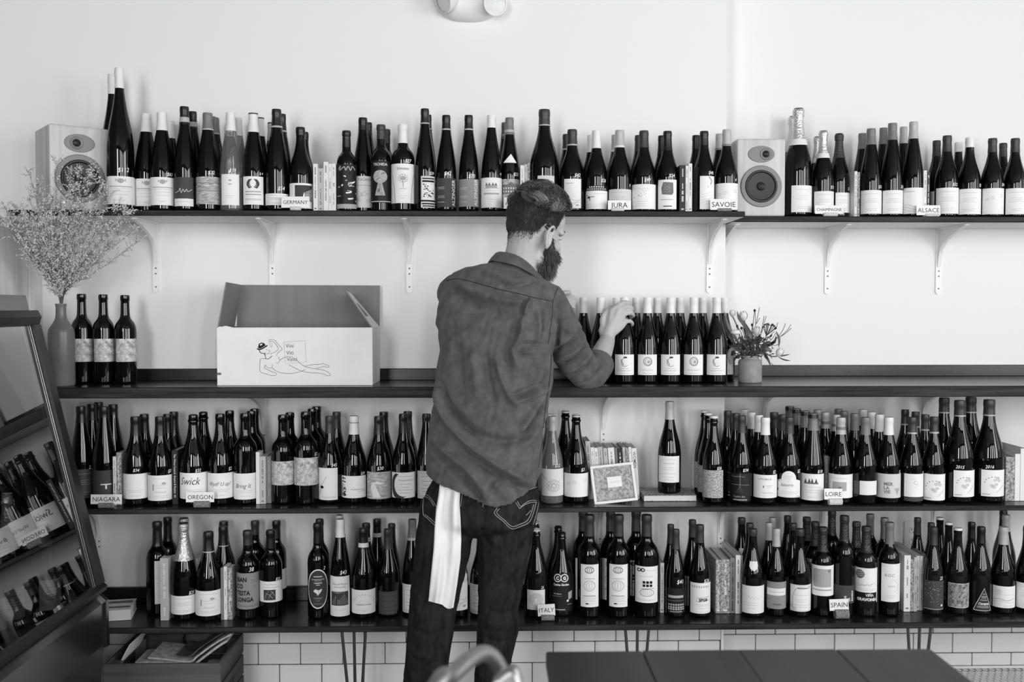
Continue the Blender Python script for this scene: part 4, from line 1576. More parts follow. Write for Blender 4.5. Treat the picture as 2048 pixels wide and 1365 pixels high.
B('M', 'bg', 659, 833.7, 45, 'bottle priced $45 with thistle drawing', ('D', 867), ('W', 634, 673.5, 937, 1001, d_thistle), ('$45', 667, 931, .016), vb=1009, back=[(672.5, 825)])
B('M', 'bg', 707, 833, 49, 'white-capped bottle with black ink blots', ('W', 869), ('W', 682, 730, 953, 997, d_inkblots), ('$39', 724, 947.5, .014), vb=1009, ring=('M', 845, 846.5))
B('M', 'bg', 755.5, 834, 49, 'bottle priced $30 with a dark painted label', ('K', 870), ('T', 732, 779.5, 945, 999, d_painting), ('$30', 758, 937.5, .017), vb=1009, back=[(767, 825)])
B('M', 'bg', 804, 829, 48, 'bottle with a black crescent on its label', ('K', 866), ('W', 781, 826.5, 946, 997, d_crescent), vb=1009, back=[(815, 824)])
B('M', 'fl', 852, 829, 42, 'slim bottle half hidden by the man', ('K', 845), ('L', 834, 873, 943, 998, d_frame), vb=1008)
B('M', 'bg', 1104.5, 834, 45, 'pale amber bottle priced $32 right of the man', ('L', 862), ('W', 1084, 1127, 939, 993, d_wax), ('$32', 1115, 932, .015), vb=1009, glass='R', back=[(1098, 829)])
B('M', 'ch', 1152.5, 831, 49, 'dark crown-capped bottle behind the picture frame', None, ('W', 1127, 1176.6, 948, 995, d_faint), ('$3', 1166, 940), vb=1008, back=[(1131, 823)], crown='W')
B('M', 'bg', 1339, 814.8, 46, 'lone pale-capped bottle standing on a flat book', ('L', 850), ('W', 1318.3, 1358, 923.6, 976, d_letter), yc=-0.150)
B('M', 'ch', 1428.5, 833.5, 43, 'clear-necked crown-capped bottle with speckled label', None, ('S', 1407, 1447.5, 941.7, 997, None), ('$26', 1440, 937, .014), vb=1009, back=[(1417, 827.5), (1409.6, 822.6)], crown='W')
B('M', 'bg', 1484.5, 832.7, 44, 'screw-capped bottle priced $34 with dark drawn label', ('D', 866), ('K', 1462, 1503, 948, 1004, d_opera), ('$34', 1493, 941, .015), vb=1009, back=[(1473, 828), (1456.6, 823)])
B('M', 'bg', 1532, 836, 47, 'pale-capped bottle with an inked chalet label', ('W', 870), ('W', 1510, 1555.5, 951, 997, d_chalet), ('$2', 1550, 944), vb=1010, back=[(1519, 831), (1504.4, 825.5), (1489.8, 820)])
B('M', 'bg', 1580, 835.7, 47, 'bottle with a white arched label', ('D', 868), ('W', 1557, 1603, 943, 996, d_arch, 'arch'), ('$2', 1599, 942), vb=1009, back=[(1567.5, 831), (1549.5, 826)])
B('M', 'fl', 1627.5, 828, 47, 'embossed-neck bottle left of the LOIRE card', ('M', 861), ('W', 1603, 1649, 949, 1002, d_castle), ('$18', 1642, 943, .015), vb=1008, back=[(1612, 823), (1595, 818.7), (1580.8, 813.6)], ring=('K', 829, 837))
B('M', 'bg', 1684.5, 836, 47, 'pale-capped bottle behind the LOIRE card', ('L', 869), ('W', 1662, 1707.8, 950, 997, d_square), vb=1009, back=[(1669, 830.4), (1653, 826), (1637, 820.6)], ring=('M', 854, 860))
B('M', 'bg', 1732, 836, 47, 'bottle with a half dark, half white square label', ('M', 870), ('D', 1711, 1756, 963, 991, d_tag2), vb=1010, back=[(1713, 831), (1697, 826), (1682.7, 821)])
B('M', 'bg', 1779.5, 835.6, 48, 'white-capped bottle with big grey lettering', ('W', 870), ('L', 1757, 1803, 949, 997, d_merlavie), ('$', 1801, 943), vb=1009, back=[(1760.6, 830), (1744.8, 825), (1727.6, 820)])
B('M', 'bg', 1826.5, 835.8, 44, 'bottle with a thin sketch label and dark strip', ('D', 867), [('W', 1813, 1849, 949, 995, d_sketch), ('D', 1813, 1849, 996, 1004, None)], ('$', 1847, 945), vb=1009, back=[(1812, 820.6)], ring=('L', 865, 868))
B('M', 'bg', 1870.5, 835, 43.5, 'bottle with a grape sketch left of the magnums', ('D', 867), ('W', 1853, 1894, 949.5, 1002, d_arc), vb=1008, back=[(1853, 830.5), (1833, 825)], ring=('L', 864, 867))
B('M', 'bg', 1921.5, 802, 57, 'magnum painted 2015, left one of the pair', ('D', 833), ('W', 1912, 1953.5, 942, 995, d_arc), ('2015', 1923.5, 935, .016), vb=1008, back=[(1890, 796.6)], ring=('L', 830.5, 833))
B('M', 'bg', 1980.5, 800.6, 58, 'magnum painted 2016, right one beside the books', ('D', 832), ('W', 1968, 2011.5, 941, 994, d_arc), ('2016', 1983, 934.5, .016), vb=1007, back=[(1951.4, 796.6)], ring=('L', 829.5, 832))
# --- lowest shelf
B('L', 'bd', 310, 1045, 44, 'square-shouldered bottle with a tall narrow label', ('K', 1092), ('W', 304, 326, 1123, 1209, d_plain), vb=1233, back=[(329, 1037)])
B('L', 'ch', 362, 1046.5, 50, 'foil-topped bottle between the books on the lowest shelf', ('F', 1119.6), ('W', 337.5, 383.5, 1193, 1230, d_plain), ('$25', 376, 1187, .016), vb=1243, back=[(379.5, 1038)])
B('L', 'bg', 415.5, 1065, 52, 'round bottle with a big white label beside dark books', ('K', 1103), ('W', 389.5, 440, 1183, 1233, d_mark), vb=1245, back=[(435.7, 1057), (444, 1044)], ring=('L', 1102, 1104))
B('L', 'bd', 492.5, 1062.6, 44, 'bottle priced 38 with large block letters', ('D', 1090), ('M', 471, 514, 1147.5, 1219.5, d_testa), ('38', 499, 1140, .020), vb=1241, back=[(507, 1043)])
B('L', 'bd', 538, 1061.5, 44, 'bottle with a small dark square on white label', ('K', 1096), ('W', 515.5, 560, 1164, 1205.5, d_fabricsq), ('$23', 551, 1159, .014), vb=1239, back=[(550, 1043)])
B('L', 'bd', 633, 1048, 41, 'bottle with a dark oval label', ('K', 1086), ('W', 613, 651.5, 1139.5, 1218.5, d_oval, 'oval'), ('2', 645, 1137), vb=1240, back=[(637, 1039.5)])
B('L', 'fl', 678.5, 1039.6, 41, 'white-capped flute bottle priced $43 with mountain picture', ('W', 1074.5), ('W', 658, 696, 1154, 1234, d_morgex), ('$43', 684, 1146, .019), vb=1240, back=[(677, 1032)])
B('L', 'bg', 725, 1058, 48, 'round bottle with a white neck band', ('K', 1096), ('W', 701, 748, 1181, 1228.7, d_barbera), vb=1240, back=[(730, 1048.7), (741, 1039.4)], ring=('W', 1085.5, 1094))
B('L', 'bg', 774.5, 1059.4, 43, 'dark-labelled bottle left of the legs of the man', ('D', 1098), ('D', 756, 792, 1184, 1230, d_darklines), vb=1236, back=[(782, 1048.7)])
B('L', 'fl', 823.5, 1040, 40, 'slim grey-capped bottle with a framed ornate label', ('M', 1078), ('W', 804, 842, 1170, 1227, d_frame), vb=1233, ring=('L', 1075, 1080))
B('L', 'bg', 913, 1062, 46, 'bottle seen between the legs, beside the towel', ('K', 1098), ('W', 898, 934, 1139, 1222, d_hills), vb=1237)
B('L', 'bg', 962, 1062, 46, 'bottle seen between the legs, behind the right thigh', ('K', 1098), ('W', 935, 980, 1170, 1229, d_frame), vb=1237)
B('L', 'ch', 1072, 1059, 48, 'crown-capped bottle with a maze drawing', None, ('W', 1055, 1090, 1181, 1220.5, d_labyrinth), ('26', 1085, 1175.5, .014), vb=1237, glass='G', back=[(1071, 1044)], crown='W')
B('L', 'ch', 1123.5, 1066, 48, 'crown-capped bottle printed with two white rings', None, ('K', 1102, 1147, 1148, 1224, d_cg), vb=1234, glass='G', back=[(1117, 1054)], crown='K')
B('L', 'bd', 1179.5, 1031, 48, 'tall bottle with striped balloon label right of ITALY card', ('D', 1072), ('W', 1163, 1198, 1130, 1215, d_balloon), vb=1238, back=[(1170, 1024)])
B('L', 'bd', 1238.5, 1031, 48, 'second tall bottle with striped balloon label', ('D', 1072), ('W', 1220.5, 1256.5, 1130, 1215, d_balloon), vb=1238, back=[(1226, 1024)])
B('L', 'bd', 1295, 1031, 50, 'tall bottle with an inked ship label', ('D', 1072), ('W', 1273, 1317, 1134, 1206.6, d_ship), vb=1238, back=[(1279, 1024)])
B('L', 'bg', 1353.5, 1060, 39, 'slim dark bottle with rough printed lettering', ('D', 1098), ('K', 1335.5, 1372.5, 1178, 1228, d_rustic), ('$41', 1363, 1164, .020), vb=1237, back=[(1339, 1050)])
B('L', 'bg', 1402, 1051, 43, 'bottle priced $26 with a framed word on white label', ('D', 1085), ('W', 1384, 1424.5, 1167, 1228, d_spg), ('$26', 1416, 1161.5, .017), vb=1237, back=[(1387, 1041)])
B('L', 'bg', 1508.5, 1059, 46, 'bottle with a white shield on its neck', ('D', 1072), [('W', 1489, 1533.5, 1173, 1228, d_cabina), ('W', 1501, 1522, 1125, 1144, None, 'shield')], vb=1237, back=[(1494, 1048), (1486, 1036.7)])
B('L', 'bg', 1556, 1058, 40, 'silver-capped bottle with a white-banded grey label', ('L', 1093), ('M', 1539, 1576.5, 1165, 1219, d_tardas), vb=1235, back=[(1541, 1046.5), (1548, 1036)])
B('L', 'bg', 1603.5, 1059, 44, 'bottle with an ornate arched border label', ('D', 1072), ('W', 1586, 1628, 1171, 1224, d_bower), vb=1236, back=[(1589.7, 1048), (1572, 1037.7)])
B('L', 'bd', 1649.5, 1055.5, 43, 'bottle with a pale window picture above SPAIN card', ('B', 1103), ('W', 1629, 1671, 1132.5, 1193, d_window), vb=1235, back=[(1634, 1045), (1617, 1035.6)])
B('L', 'bd', 1693.5, 1032.6, 42, 'tall dark-labelled bottle behind the SPAIN card', ('B', 1082), ('D', 1675, 1713, 1172, 1208, d_mar), vb=1234, back=[(1677, 1026)])
B('L', 'bd', 1736.5, 1054, 43, 'foil-necked bottle with black band across its label', ('B', 1104), ('W', 1715, 1759.5, 1137.6, 1207, d_vina), vb=1235, back=[(1717, 1045)], glass='G')
B('L', 'bd', 1784, 1046, 41, 'grey-capped bottle between thin pale book and book stack', ('M', 1088), ('W', 1769.5, 1807.5, 1129, 1205, d_roc), vb=1234, back=[(1764.6, 1037), (1750, 1031.5)])
B('L', 'bg', 1872.5, 1055.5, 40, 'bottle with white specks on a dark label', ('D', 1090), ('D', 1857, 1894, 1163, 1221, d_stars), ('23', 1888, 1156, .017), vb=1232, back=[(1858, 1047), (1840, 1036.7)], glass='G')
B('L', 'bg', 1921.5, 1057, 44, 'crown-topped bottle with a dark forest label', ('W', 1061), ('A', 1905, 1947.5, 1168, 1217, d_forest), vb=1231, back=[(1902.7, 1046), (1885, 1036)], glass='G')
B('L', 'bg', 1968.5, 1055, 42, 'bottle with a triangular white-edged label', ('K', 1086), ('K', 1955.5, 1993.5, 1177, 1223, d_triangle, 'tri'), vb=1231, back=[(1949, 1046)], glass='G')
B('L', 'bg', 2013, 1055, 46, 'pale-capped bottle with a small sun drawing', ('L', 1089), ('W', 1995.5, 2038.5, 1174, 1217, d_sun), vb=1230, back=[(2018, 1031)])
B('L', 'bg', 2062, 1054, 46, 'bottle cut off at the right end of the lowest shelf', ('K', 1090), ('W', 2043, 2085, 1168, 1219, d_plain), vb=1230, back=[(2037, 1036)])


# give every bottle its own standing room: front bottles only step sideways from each other, those behind give way
def space_bottles():
    for it in range(80):
        moved = False
        for i in range(len(BOTTLES)):
            for j in range(i + 1, len(BOTTLES)):
                a, b = BOTTLES[i], BOTTLES[j]
                if a[3] != b[3]:
                    continue
                if a[4] > b[4]:
                    a, b = b, a
                need = a[1] + b[1] + 0.0016
                pa, pb2 = a[0].location, b[0].location
                dx, dy = pb2.x - pa.x, pb2.y - pa.y
                d = math.hypot(dx, dy)
                if d >= need:
                    continue
                moved = True
                sg = 1 if dx >= 0 else -1
                if a[4] == 0 and b[4] == 0:
                    w = (math.sqrt(max(0, need * need - dy * dy)) - abs(dx)) / 2 + 0.0002
                    pa.x -= sg * w
                    pb2.x += sg * w
                    continue
                k = need / max(d, 1e-4)
                ny = pa.y + (dy if dy > 0.02 else 0.02) * k
                nx = pa.x + dx * k
                ymax = (RECESS if nx > CORNER_X + b[1] else 0.0) - b[1] - (0.022 if b[3] == 'C' else 0.028 if b[3] == 'L' else 0.003)
                if ny > ymax:
                    ny = ymax
                    q = ny - pa.y
                    nx = pa.x + sg * (math.sqrt(max(0, need * need - q * q)) + 0.0003)
                pb2.x, pb2.y = nx, ny
        if not moved:
            break
# ------------------------------------------------------------------ name cards in cork holders
M_CARD = mat('white_card', 0.80, 0.8, 0.15)
M_CORK = mat('cork', 0.22, 0.85, 0.1, mottle=(260, 0.35, 1.5))
M_CORKL = mat('pale_cork', 0.62, 0.85, 0.1, mottle=(200, 0.7, 1.15))


def sign(word, x0, x1, y0, y1, shelf_z, yc, label, size=0.60, tilt=0.0, cork=(0.3, 0.75), corkm=None, ink=0, ch=None):
    s = px_per_m(yc)
    w, h = (x1 - x0) / s, (y1 - y0) / s
    p = at_y((x0 + x1) / 2, (y0 + y1) / 2, yc)
    root = empty('sign_card', (p.x, yc, shelf_z + 0.0006))
    tag(root, label, 'sign', 'region cards in corks')
    zb = max(0.005, at_y(0, y1, yc).z - shelf_z)
    mx = Matrix.Translation((0, 0, zb)) @ Matrix.Rotation(tilt, 4, 'Y') @ Matrix.Rotation(-0.10, 4, 'X')
    c = MB().box((-w / 2, -0.0006, 0), (w / 2, 0.0006, h), 0, mx).obj('card', [M_CARD], root)
    pr = Print(lambda a, b, l: mx @ Vector((a - w / 2, -0.0009 - l, b)))
    tw = text2d(word)[2]
    sz = min(h * size / 0.7, w * 0.90 / tw)
    pr.text(word, w / 2, h * 0.5 - sz * 0.35, sz, ink, space=1.0)
    pr.obj('lettering', c)
    r = max(0.0055, (zb + 0.0045) / 2)
    cl = w * (cork[1] - cork[0])
    cx = -w / 2 + w * (cork[0] + cork[1]) / 2
    ck = MB().lathe([(0, -cl / 2), (r * 0.92, -cl / 2), (r, -cl / 2 + 0.001), (r, cl / 2 - 0.001), (r * 0.92, cl / 2), (0, cl / 2)], 16,
                    mx=Matrix.Translation((cx, 0.0006, r)) @ Matrix.Rotation(PI / 2, 4, 'Y'))
    ck.obj('cork', [corkm or M_CORK], root)
    return root


sign('GERMANY', 563, 618, 392.5, 415, Z_TOP, Y_TOP + 0.011, 'white card in a cork reading GERMANY', 0.42, cork=(.32, .70), corkm=M_CORKL)
sign('AUSTRIA', 1008, 1062, 393, 416, Z_TOP, Y_TOP + 0.011, 'white card starting with A behind the hair of the man', 0.42, cork=(.32, .70), corkm=M_CORKL)
sign('JURA', 1216, 1262, 400.5, 419, Z_TOP, Y_TOP + 0.011, 'white card in a cork reading JURA', 0.55, cork=(.15, .70), corkm=M_CORKL, tilt=0.0)
sign('SAVOIE', 1420.5, 1474, 396, 418, Z_TOP, Y_TOP + 0.011, 'white card in a cork reading SAVOIE', 0.52, cork=(.28, .80), corkm=M_CORK)
sign('CHAMPAGNE', 1630, 1687, 408, 425, Z_TOP, Y_TOPR + 0.011, 'white card in a cork reading CHAMPAGNE', 0.5, cork=(.30, .80), corkm=M_CORKL)
sign('ALSACE', 1833, 1881.5, 409, 429, Z_TOP, Y_TOPR + 0.011, 'white card in a cork reading ALSACE', 0.52, cork=(.38, .95), corkm=M_CORKL, ink=1)
ym = Y_BAR + 0.017
sign('NIAGARA', 181.5, 243, 991, 1010, Z_MID, ym, 'white card in a cork reading NIAGARA', 0.50, cork=(.26, .74))
sign('OREGON', 372, 428, 987, 1007, Z_MID, ym, 'white card in a cork reading OREGON', 0.50, cork=(.29, .84))
sign('LOIRE', 1648, 1685, 985, 1007, Z_MID, ym, 'white card in a cork reading LOIRE', 0.50, cork=(.25, .98), corkm=M_CORKL, tilt=0.02)
yl = Y_BAR + 0.045
sign('ITALY', 1076, 1111, 1217, 1240, Z_LOW, yl, 'white card in a cork reading ITALY', 0.44, cork=(.18, .94), tilt=-0.06)
sign('SPAIN', 1659, 1698, 1210, 1233, Z_LOW, yl, 'white card in a cork reading SPAIN', 0.46, cork=(.26, .98), tilt=-0.03)

# ------------------------------------------------------------------ books
M_PAGES = mat('page_block', 0.62, 0.9, 0.1)
COVER = {'W': mat('white_book_cover', 0.72, 0.6, 0.3), 'L': mat('pale_book_cover', 0.46, 0.6, 0.3), 'M': mat('grey_book_cover', 0.20, 0.6, 0.3),
         'D': mat('dark_book_cover', 0.035, 0.5, 0.4), 'K': mat('black_book_cover', 0.012, 0.5, 0.4), 'P': mat('patterned_book_cover', 0.20, 0.6, 0.3, mottle=(120, 0.1, 3.0))}


BOOKS = []


def book(shelf_z, x0, x1, yt, y_front, depth, cov, label, group, title=None, ink=None, lean=0.0, rz=0.0, vb=None, lines=True):
    """a standing book, spine to the room; x0..x1 and yt in the photograph"""
    s = px_per_m(y_front)
    w = max(0.004, (x1 - x0) / s)
    p = at_y((x0 + x1) / 2, yt, y_front)
    h = p.z - shelf_z
    root = empty('book', (p.x, y_front, shelf_z + 0.0008), rz)
    root.rotation_euler = (0, lean, rz)
    tag(root, label, 'book', group)
    t = min(0.0022, w * 0.2)
    cv = MB()
    cv.bevbox((-w / 2, 0, 0), (w / 2, t, h), t * 0.4)
    cv.bevbox((-w / 2, t * 0.8, 0), (-w / 2 + t, depth, h), t * 0.3)
    cv.bevbox((w / 2 - t, t * 0.8, 0), (w / 2, depth, h), t * 0.3)
    c = cv.obj('cover', [COVER[cov]], root)
    MB().box((-w / 2 + t * 1.02, t * 1.02, 0.002), (w / 2 - t * 1.02, depth - 0.002, h - 0.0025)).obj('pages', [M_PAGES], root)
    if ink is None:
        ink = 4 if cov in 'DK' else 2
    pr = Print(lambda a, b, l: Vector((a - w / 2, -0.0004 - l, b)))
    rr = random.Random(int(x0 * 7))
    if title:
        sz = min(w * 0.85, h * 0.80 / max(0.1, text2d(title)[2]))
        pr.text(title, w / 2 - sz * 0.33, h * 0.93, sz, ink, rot=-PI / 2, align='l', bold=0.01)
    elif w > 0.007 and lines:
        y = h * 0.92
        while y > h * 0.2:
            wi = rr.choice((0.16, 0.22, 0.30))
            for q_ in range(rr.randint(3, 9)):
                L = rr.uniform(0.0014, 0.0030)
                pr.rect(w * (0.5 - wi / 2), y - L, w * (0.5 + wi / 2), y, ink)
                y -= L + 0.0011
            y -= h * rr.choice((0.02, 0.03, 0.14))
        if rr.random() < 0.5:
            pr.rect(w * 0.3, h * 0.05, w * 0.7, h * 0.075, ink)
    pr.obj('spine_print', c)
    BOOKS.append((root, w, depth, shelf_z))
    return root


g = 'books left of the comic bottle on the top shelf'
yb_ = Y_TOP + 0.045
for (a, b, t, c, l) in ((626, 635, 328, 'W', 'white paperback, first of five between bottles on the top shelf'), (635.7, 646.6, 337, 'L', 'shorter thick pale book, second of five on the top shelf'),
                        (647.2, 656.8, 324, 'W', 'tallest white book, middle of five on the top shelf'), (657.3, 663.3, 328, 'W', 'thin white book, fourth of five on the top shelf'),
                        (663.8, 672, 327.5, 'W', 'white book touching the comic bottle on the top shelf')):
    book(Z_TOP, a, b, t, yb_, 0.15, c, l, g)
g = 'books above the man on the top shelf'
for (a, b, t, c, l) in ((1042.3, 1050, 331, 'W', 'pale book above the head of the man, left one'), (1050.4, 1056.4, 329, 'L', 'pale book above the head of the man, middle one'), (1056.8, 1063, 326.5, 'P', 'mottled book above the head of the man, right one')):
    book(Z_TOP, a, b, t, Y_TOP + 0.06, 0.14, c, l, g)
g = 'books left of the SAVOIE card'
for (a, b, t, c, l) in ((1355.5, 1368, 331, 'K', 'black book left of the SAVOIE card'), (1368.6, 1374, 332, 'W', 'thin white book beside the black book near SAVOIE'), (1374.4, 1382, 327.5, 'W', 'taller white book with dark spine lettering near SAVOIE')):
    book(Z_TOP, a, b, t, Y_TOP + 0.04, 0.15, c, l, g)
book(Z_TOP, 1708.5, 1714, 343, Y_TOPR + 0.05, 0.15, 'W', 'pale book right of the dark-foiled sparkling bottle', 'books on the right top shelf')
book(Z_TOP, 1714.4, 1719.5, 345, Y_TOPR + 0.05, 0.15, 'P', 'mottled thin book beside the first grey-capped flute', 'books on the right top shelf')
book(Z_TOP, 1847, 1853.5, 341.5, Y_TOPR + 0.06, 0.15, 'W', 'thin white book above the ALSACE card', 'books on the right top shelf')
book(Z_TOP, 1853.9, 1860, 344, Y_TOPR + 0.06, 0.15, 'D', 'thin dark book above the ALSACE card', 'books on the right top shelf')
g = 'books on the left of the middle shelf'
yk = -0.262
book(Z_MID, 225.5, 232, 914.5, yk, 0.17, 'W', 'thin white book above the NIAGARA card', g)
book(Z_MID, 232.6, 242, 906.5, yk, 0.20, 'P', 'patterned book beside the NIAGARA card', g, ink=4)
book(Z_MID, 342.5, 354.5, 901.5, -0.25, 0.20, 'K', 'black book with a long white title left of OREGON', g, title='The Wines Council  Empire & Passion  64', ink=4)
book(Z_MID, 512.5, 519.5, 905.5, -0.25, 0.20, 'W', 'tall thin white book right of the italic labels', g, lines=False)
book(Z_MID, 520, 532, 914, -0.25, 0.17, 'L', 'pale paperback with dark spine print right of OREGON', g)
book(Z_MID, 532.5, 541.5, 914, -0.235, 0.17, 'M', 'dark grey book against the watercolour bottle', g, ink=3)
g = 'leaning books behind the frame'
row = ((1172, 1182, 883, 'L', 'tallest pale book at the left of the leaning row'), (1183, 1189.5, 895.5, 'W', 'thin white book second in the leaning row'), (1190.5, 1197.5, 896.5, 'W', 'white book third in the leaning row'),
       (1198.5, 1208, 894.5, 'L', 'grey-lettered pale book fourth in the leaning row'), (1209, 1217.5, 897, 'L', 'plain pale book fifth in the leaning row'), (1218.5, 1231.5, 896, 'W', 'thick white book at the middle of the leaning row'),
       (1232.5, 1237, 896.5, 'M', 'thin grey book left of the black leaning book'), (1237.5, 1247, 898, 'K', 'black book with a white emblem in the leaning row'), (1247.6, 1253, 895, 'L', 'thin pale book right of the black leaning book'),
       (1253.6, 1259.5, 896, 'P', 'mottled book third from the right of the leaning row'), (1260, 1265.5, 895, 'W', 'white book second from the right of the leaning row'), (1266, 1276, 897, 'W', 'white book ending the leaning row, lettered WOMEN'))
for i, (a, b, t, c, l) in enumerate(row):
    book(Z_MID, a + 4, b + 4, t, -0.19, 0.14, c, l, g, title='WOMEN' if i == 11 else None, lean=-0.070)
book(Z_MID, 1654.5, 1664.5, 913.5, -0.235, 0.17, 'M', 'grey slipcased book behind the LOIRE card', 'books on the right of the middle shelf', ink=3)
g = 'books at the right end of the middle shelf'
book(Z_MID, 2012, 2030, 915, -0.250, 0.19, 'P', 'dark-banded book right of the magnums', g)
book(Z_MID, 2030.5, 2041, 909, -0.25, 0.20, 'W', 'white book right of the magnums', g, lines=False)
book(Z_MID, 2041.5, 2054, 898, -0.25, 0.21, 'W', 'tallest white book cut off at the frame edge', g, lines=False)
g = 'books on the left of the lowest shelf'
book(Z_LOW, 320, 336, 1118, -0.252, 0.19, 'L', 'pale thick book right of the tall narrow label', g, ink=4)
book(Z_LOW, 391, 396, 1118, -0.14, 0.10, 'W', 'thin white book behind the foil-topped bottle', g)
book(Z_LOW, 441, 446.6, 1137, -0.248, 0.18, 'M', 'grey thin book left of the block-lettered bottle', g)
book(Z_LOW, 447.2, 453.6, 1134.5, -0.248, 0.20, 'W', 'white thin book left of the block-lettered bottle', g)
book(Z_LOW, 454.2, 463.5, 1137, -0.248, 0.19, 'P', 'black patterned book left of the block-lettered bottle', g, ink=4)
book(Z_LOW, 1322, 1330.5, 1130, -0.222, 0.16, 'W', 'thin white book right of the ship label', 'books on the right of the lowest shelf')
g = 'books in the middle of the lowest shelf'
for (a, b, t, c, l, dd) in ((1432.5, 1443, 1121, 'P', 'mottled dark book, first of the five near SPAIN', .18), (1443.6, 1461.5, 1120, 'P', 'thick netted dark book, second of the five near SPAIN', .18), (1462, 1472.6, 1117, 'M', 'grey book, third of the five near SPAIN', .155),
                            (1473.2, 1483.4, 1111, 'W', 'tall white book, fourth of the five near SPAIN', .26), (1484, 1490, 1114, 'L', 'thin pale book touching the shield-necked bottle', .23)):
    book(Z_LOW, a, b, t, -0.213, dd, c, l, g, ink=4 if c == 'P' else 1)
g = 'books at the right of the lowest shelf'
book(Z_LOW, 1761.5, 1768.5, 1129, -0.222, 0.15, 'W', 'thin white book left of the grey-capped square bottle', g, lines=False)
for (a, b, t, c, l, dd) in ((1809, 1822.5, 1112, 'W', 'tall thick white book right of the grey-capped square bottle', .24), (1823.2, 1829.5, 1120, 'P', 'shorter dark-dotted book in the right stack', .20), (1830, 1837, 1115.5, 'L', 'pale book with fine lettering in the right stack', .22),
                            (1837.6, 1845, 1115, 'W', 'white book in the middle of the right stack', .22), (1845.6, 1851.5, 1115, 'W', 'second white book of the right stack', .22), (1852, 1859, 1112, 'M', 'grey book leaning at the end of the right stack', .22)):
    book(Z_LOW, a, b, t, -0.207, dd, c, l, g)


def flat_book(loc, w, d, h, rz, cov, label, shelf, top=None):
    root = empty('book', loc, rz)
    tag(root, label, 'book', 'books lying flat')
    t = 0.0018
    c = MB()
    c.bevbox((-w / 2, -d / 2, 0), (w / 2, d / 2, t), 0.0006)
    c.bevbox((-w / 2, -d / 2, h - t), (w / 2, d / 2, h), 0.0006)
    c.bevbox((-w / 2, -d / 2, t * .8), (-w / 2 + t, d / 2, h - t * .8), 0.0005)
    co = c.obj('cover', [COVER[cov]], root)
    MB().box((-w / 2 + t, -d / 2 + 0.002, t), (w / 2 - 0.002, d / 2 - 0.002, h - t)).obj('pages', [M_PAGES], root)
    if top:
        pr = Print(lambda a, b, l: Vector((a - w / 2, b - d / 2, h + 0.0004 + l)))
        top(pr, w, d)
        pr.obj('cover_print', co)
    return root


pb = at_z(1341, 1004, Z_MID)
flat_book((pb.x, pb.y + 0.078, Z_MID + 0.0008), 0.185, 0.150, 0.0205, 0.0, 'P', 'patterned paperback lying flat under the lone bottle', 'M')
for b_ in BOTTLES:
    if b_[0]['label'].startswith('lone pale'):
        b_[0].location.z = Z_MID + 0.0008 + 0.0205 + 0.0006
        b_[0].location.y = pb.y + 0.062
        b_[0].location.x = at_y(1339, 900, pb.y + 0.062).x


def stripes(p, w, d):
    p.rect(w * .06, d * .62, w * .94, d * .84, 2)
    p.rect(w * .06, d * .20, w * .94, d * .36, 2)


pb = at_z(230, 1245, Z_LOW)
flat_book((pb.x - 0.03, pb.y + 0.075, Z_LOW + 0.0008), 0.13, 0.135, 0.036, 0.20, 'W', 'thick white paperback lying flat beside the cooler', 'L', stripes)

# ------------------------------------------------------------------ framed card
s_ = px_per_m(-0.27)
fr = empty('picture_frame', (at_y(1232, 1000, -0.258).x, -0.258, Z_MID + 0.0022))
fw_, fh_ = 89 / s_, 78 / s_
fr.rotation_euler = (-0.22, -0.098, 0.05)
tag(fr, 'white beaded frame with a small card, leaning on books', 'picture frame')
M_FRAME = mat('white_frame_paint', 0.74, 0.4)
for nm, lo, hi in (('frame_rail', (-fw_ / 2, -0.010, 0), (fw_ / 2, 0, 0.0095)), ('frame_rail', (-fw_ / 2, -0.010, fh_ - 0.0095), (fw_ / 2, 0, fh_)), ('frame_stile', (-fw_ / 2, -0.010, 0.0095), (-fw_ / 2 + 0.0095, 0, fh_ - 0.0095)), ('frame_stile', (fw_ / 2 - 0.0095, -0.010, 0.0095), (fw_ / 2, 0, fh_ - 0.0095))):
    MB().bevbox(lo, hi, 0.0015).obj(nm, [M_FRAME], fr)
M_FRPIC = mat('speckled_backing', 0.30, 0.5, 0.3, mottle=(110, 0.45, 1.7))
bk = MB().box((-fw_ / 2 + 0.008, -0.006, 0.008), (fw_ / 2 - 0.008, -0.001, fh_ - 0.008)).obj('backing', [M_FRPIC], fr)
pr = Print(lambda a, b, l: Vector((a - fw_ / 2, -0.0063 - l, b)))
n_ = 22
for i in range(n_):
    pr.ell(0.011 + (fw_ - 0.022) * i / (n_ - 1), 0.011, 0.0012, 0.0012, 1, n=6)
for i in range(18):
    pr.ell(0.011, 0.013 + (fh_ - 0.026) * i / 17, 0.0012, 0.0012, 1, n=6)
pr.obj('beading', bk)
cd = MB().box((-0.022, -0.0085, fh_ * .40), (0.028, -0.0072, fh_ * .67)).obj('inner_card', [M_CARD], fr)
pr = Print(lambda a, b, l: Vector((a, -0.0088 - l, b)))
pr.squig(0.003, fh_ * .51, 0.034, 0.006, 3)
pr.obj('handwriting', cd)

# ------------------------------------------------------------------ loudspeakers
M_BAMBOO = wood('pale_bamboo', 0.52, 0.80, 1.12, 2, rough=0.4, scale=12)
M_SPKGREY = mat('speaker_ring_grey', 0.20, 0.45)
M_CONE = mat('woofer_cone', 0.022, 0.5)
M_RUBBER = mat('rubber_surround', 0.010, 0.45)
M_LED = bpy.data.materials.new('indicator_light')
M_LED.use_nodes = True
M_LED.node_tree.nodes['Principled BSDF'].inputs['Emission Color'].default_value = (1, 1, 1, 1)
M_LED.node_tree.nodes['Principled BSDF'].inputs['Emission Strength'].default_value = 4.0


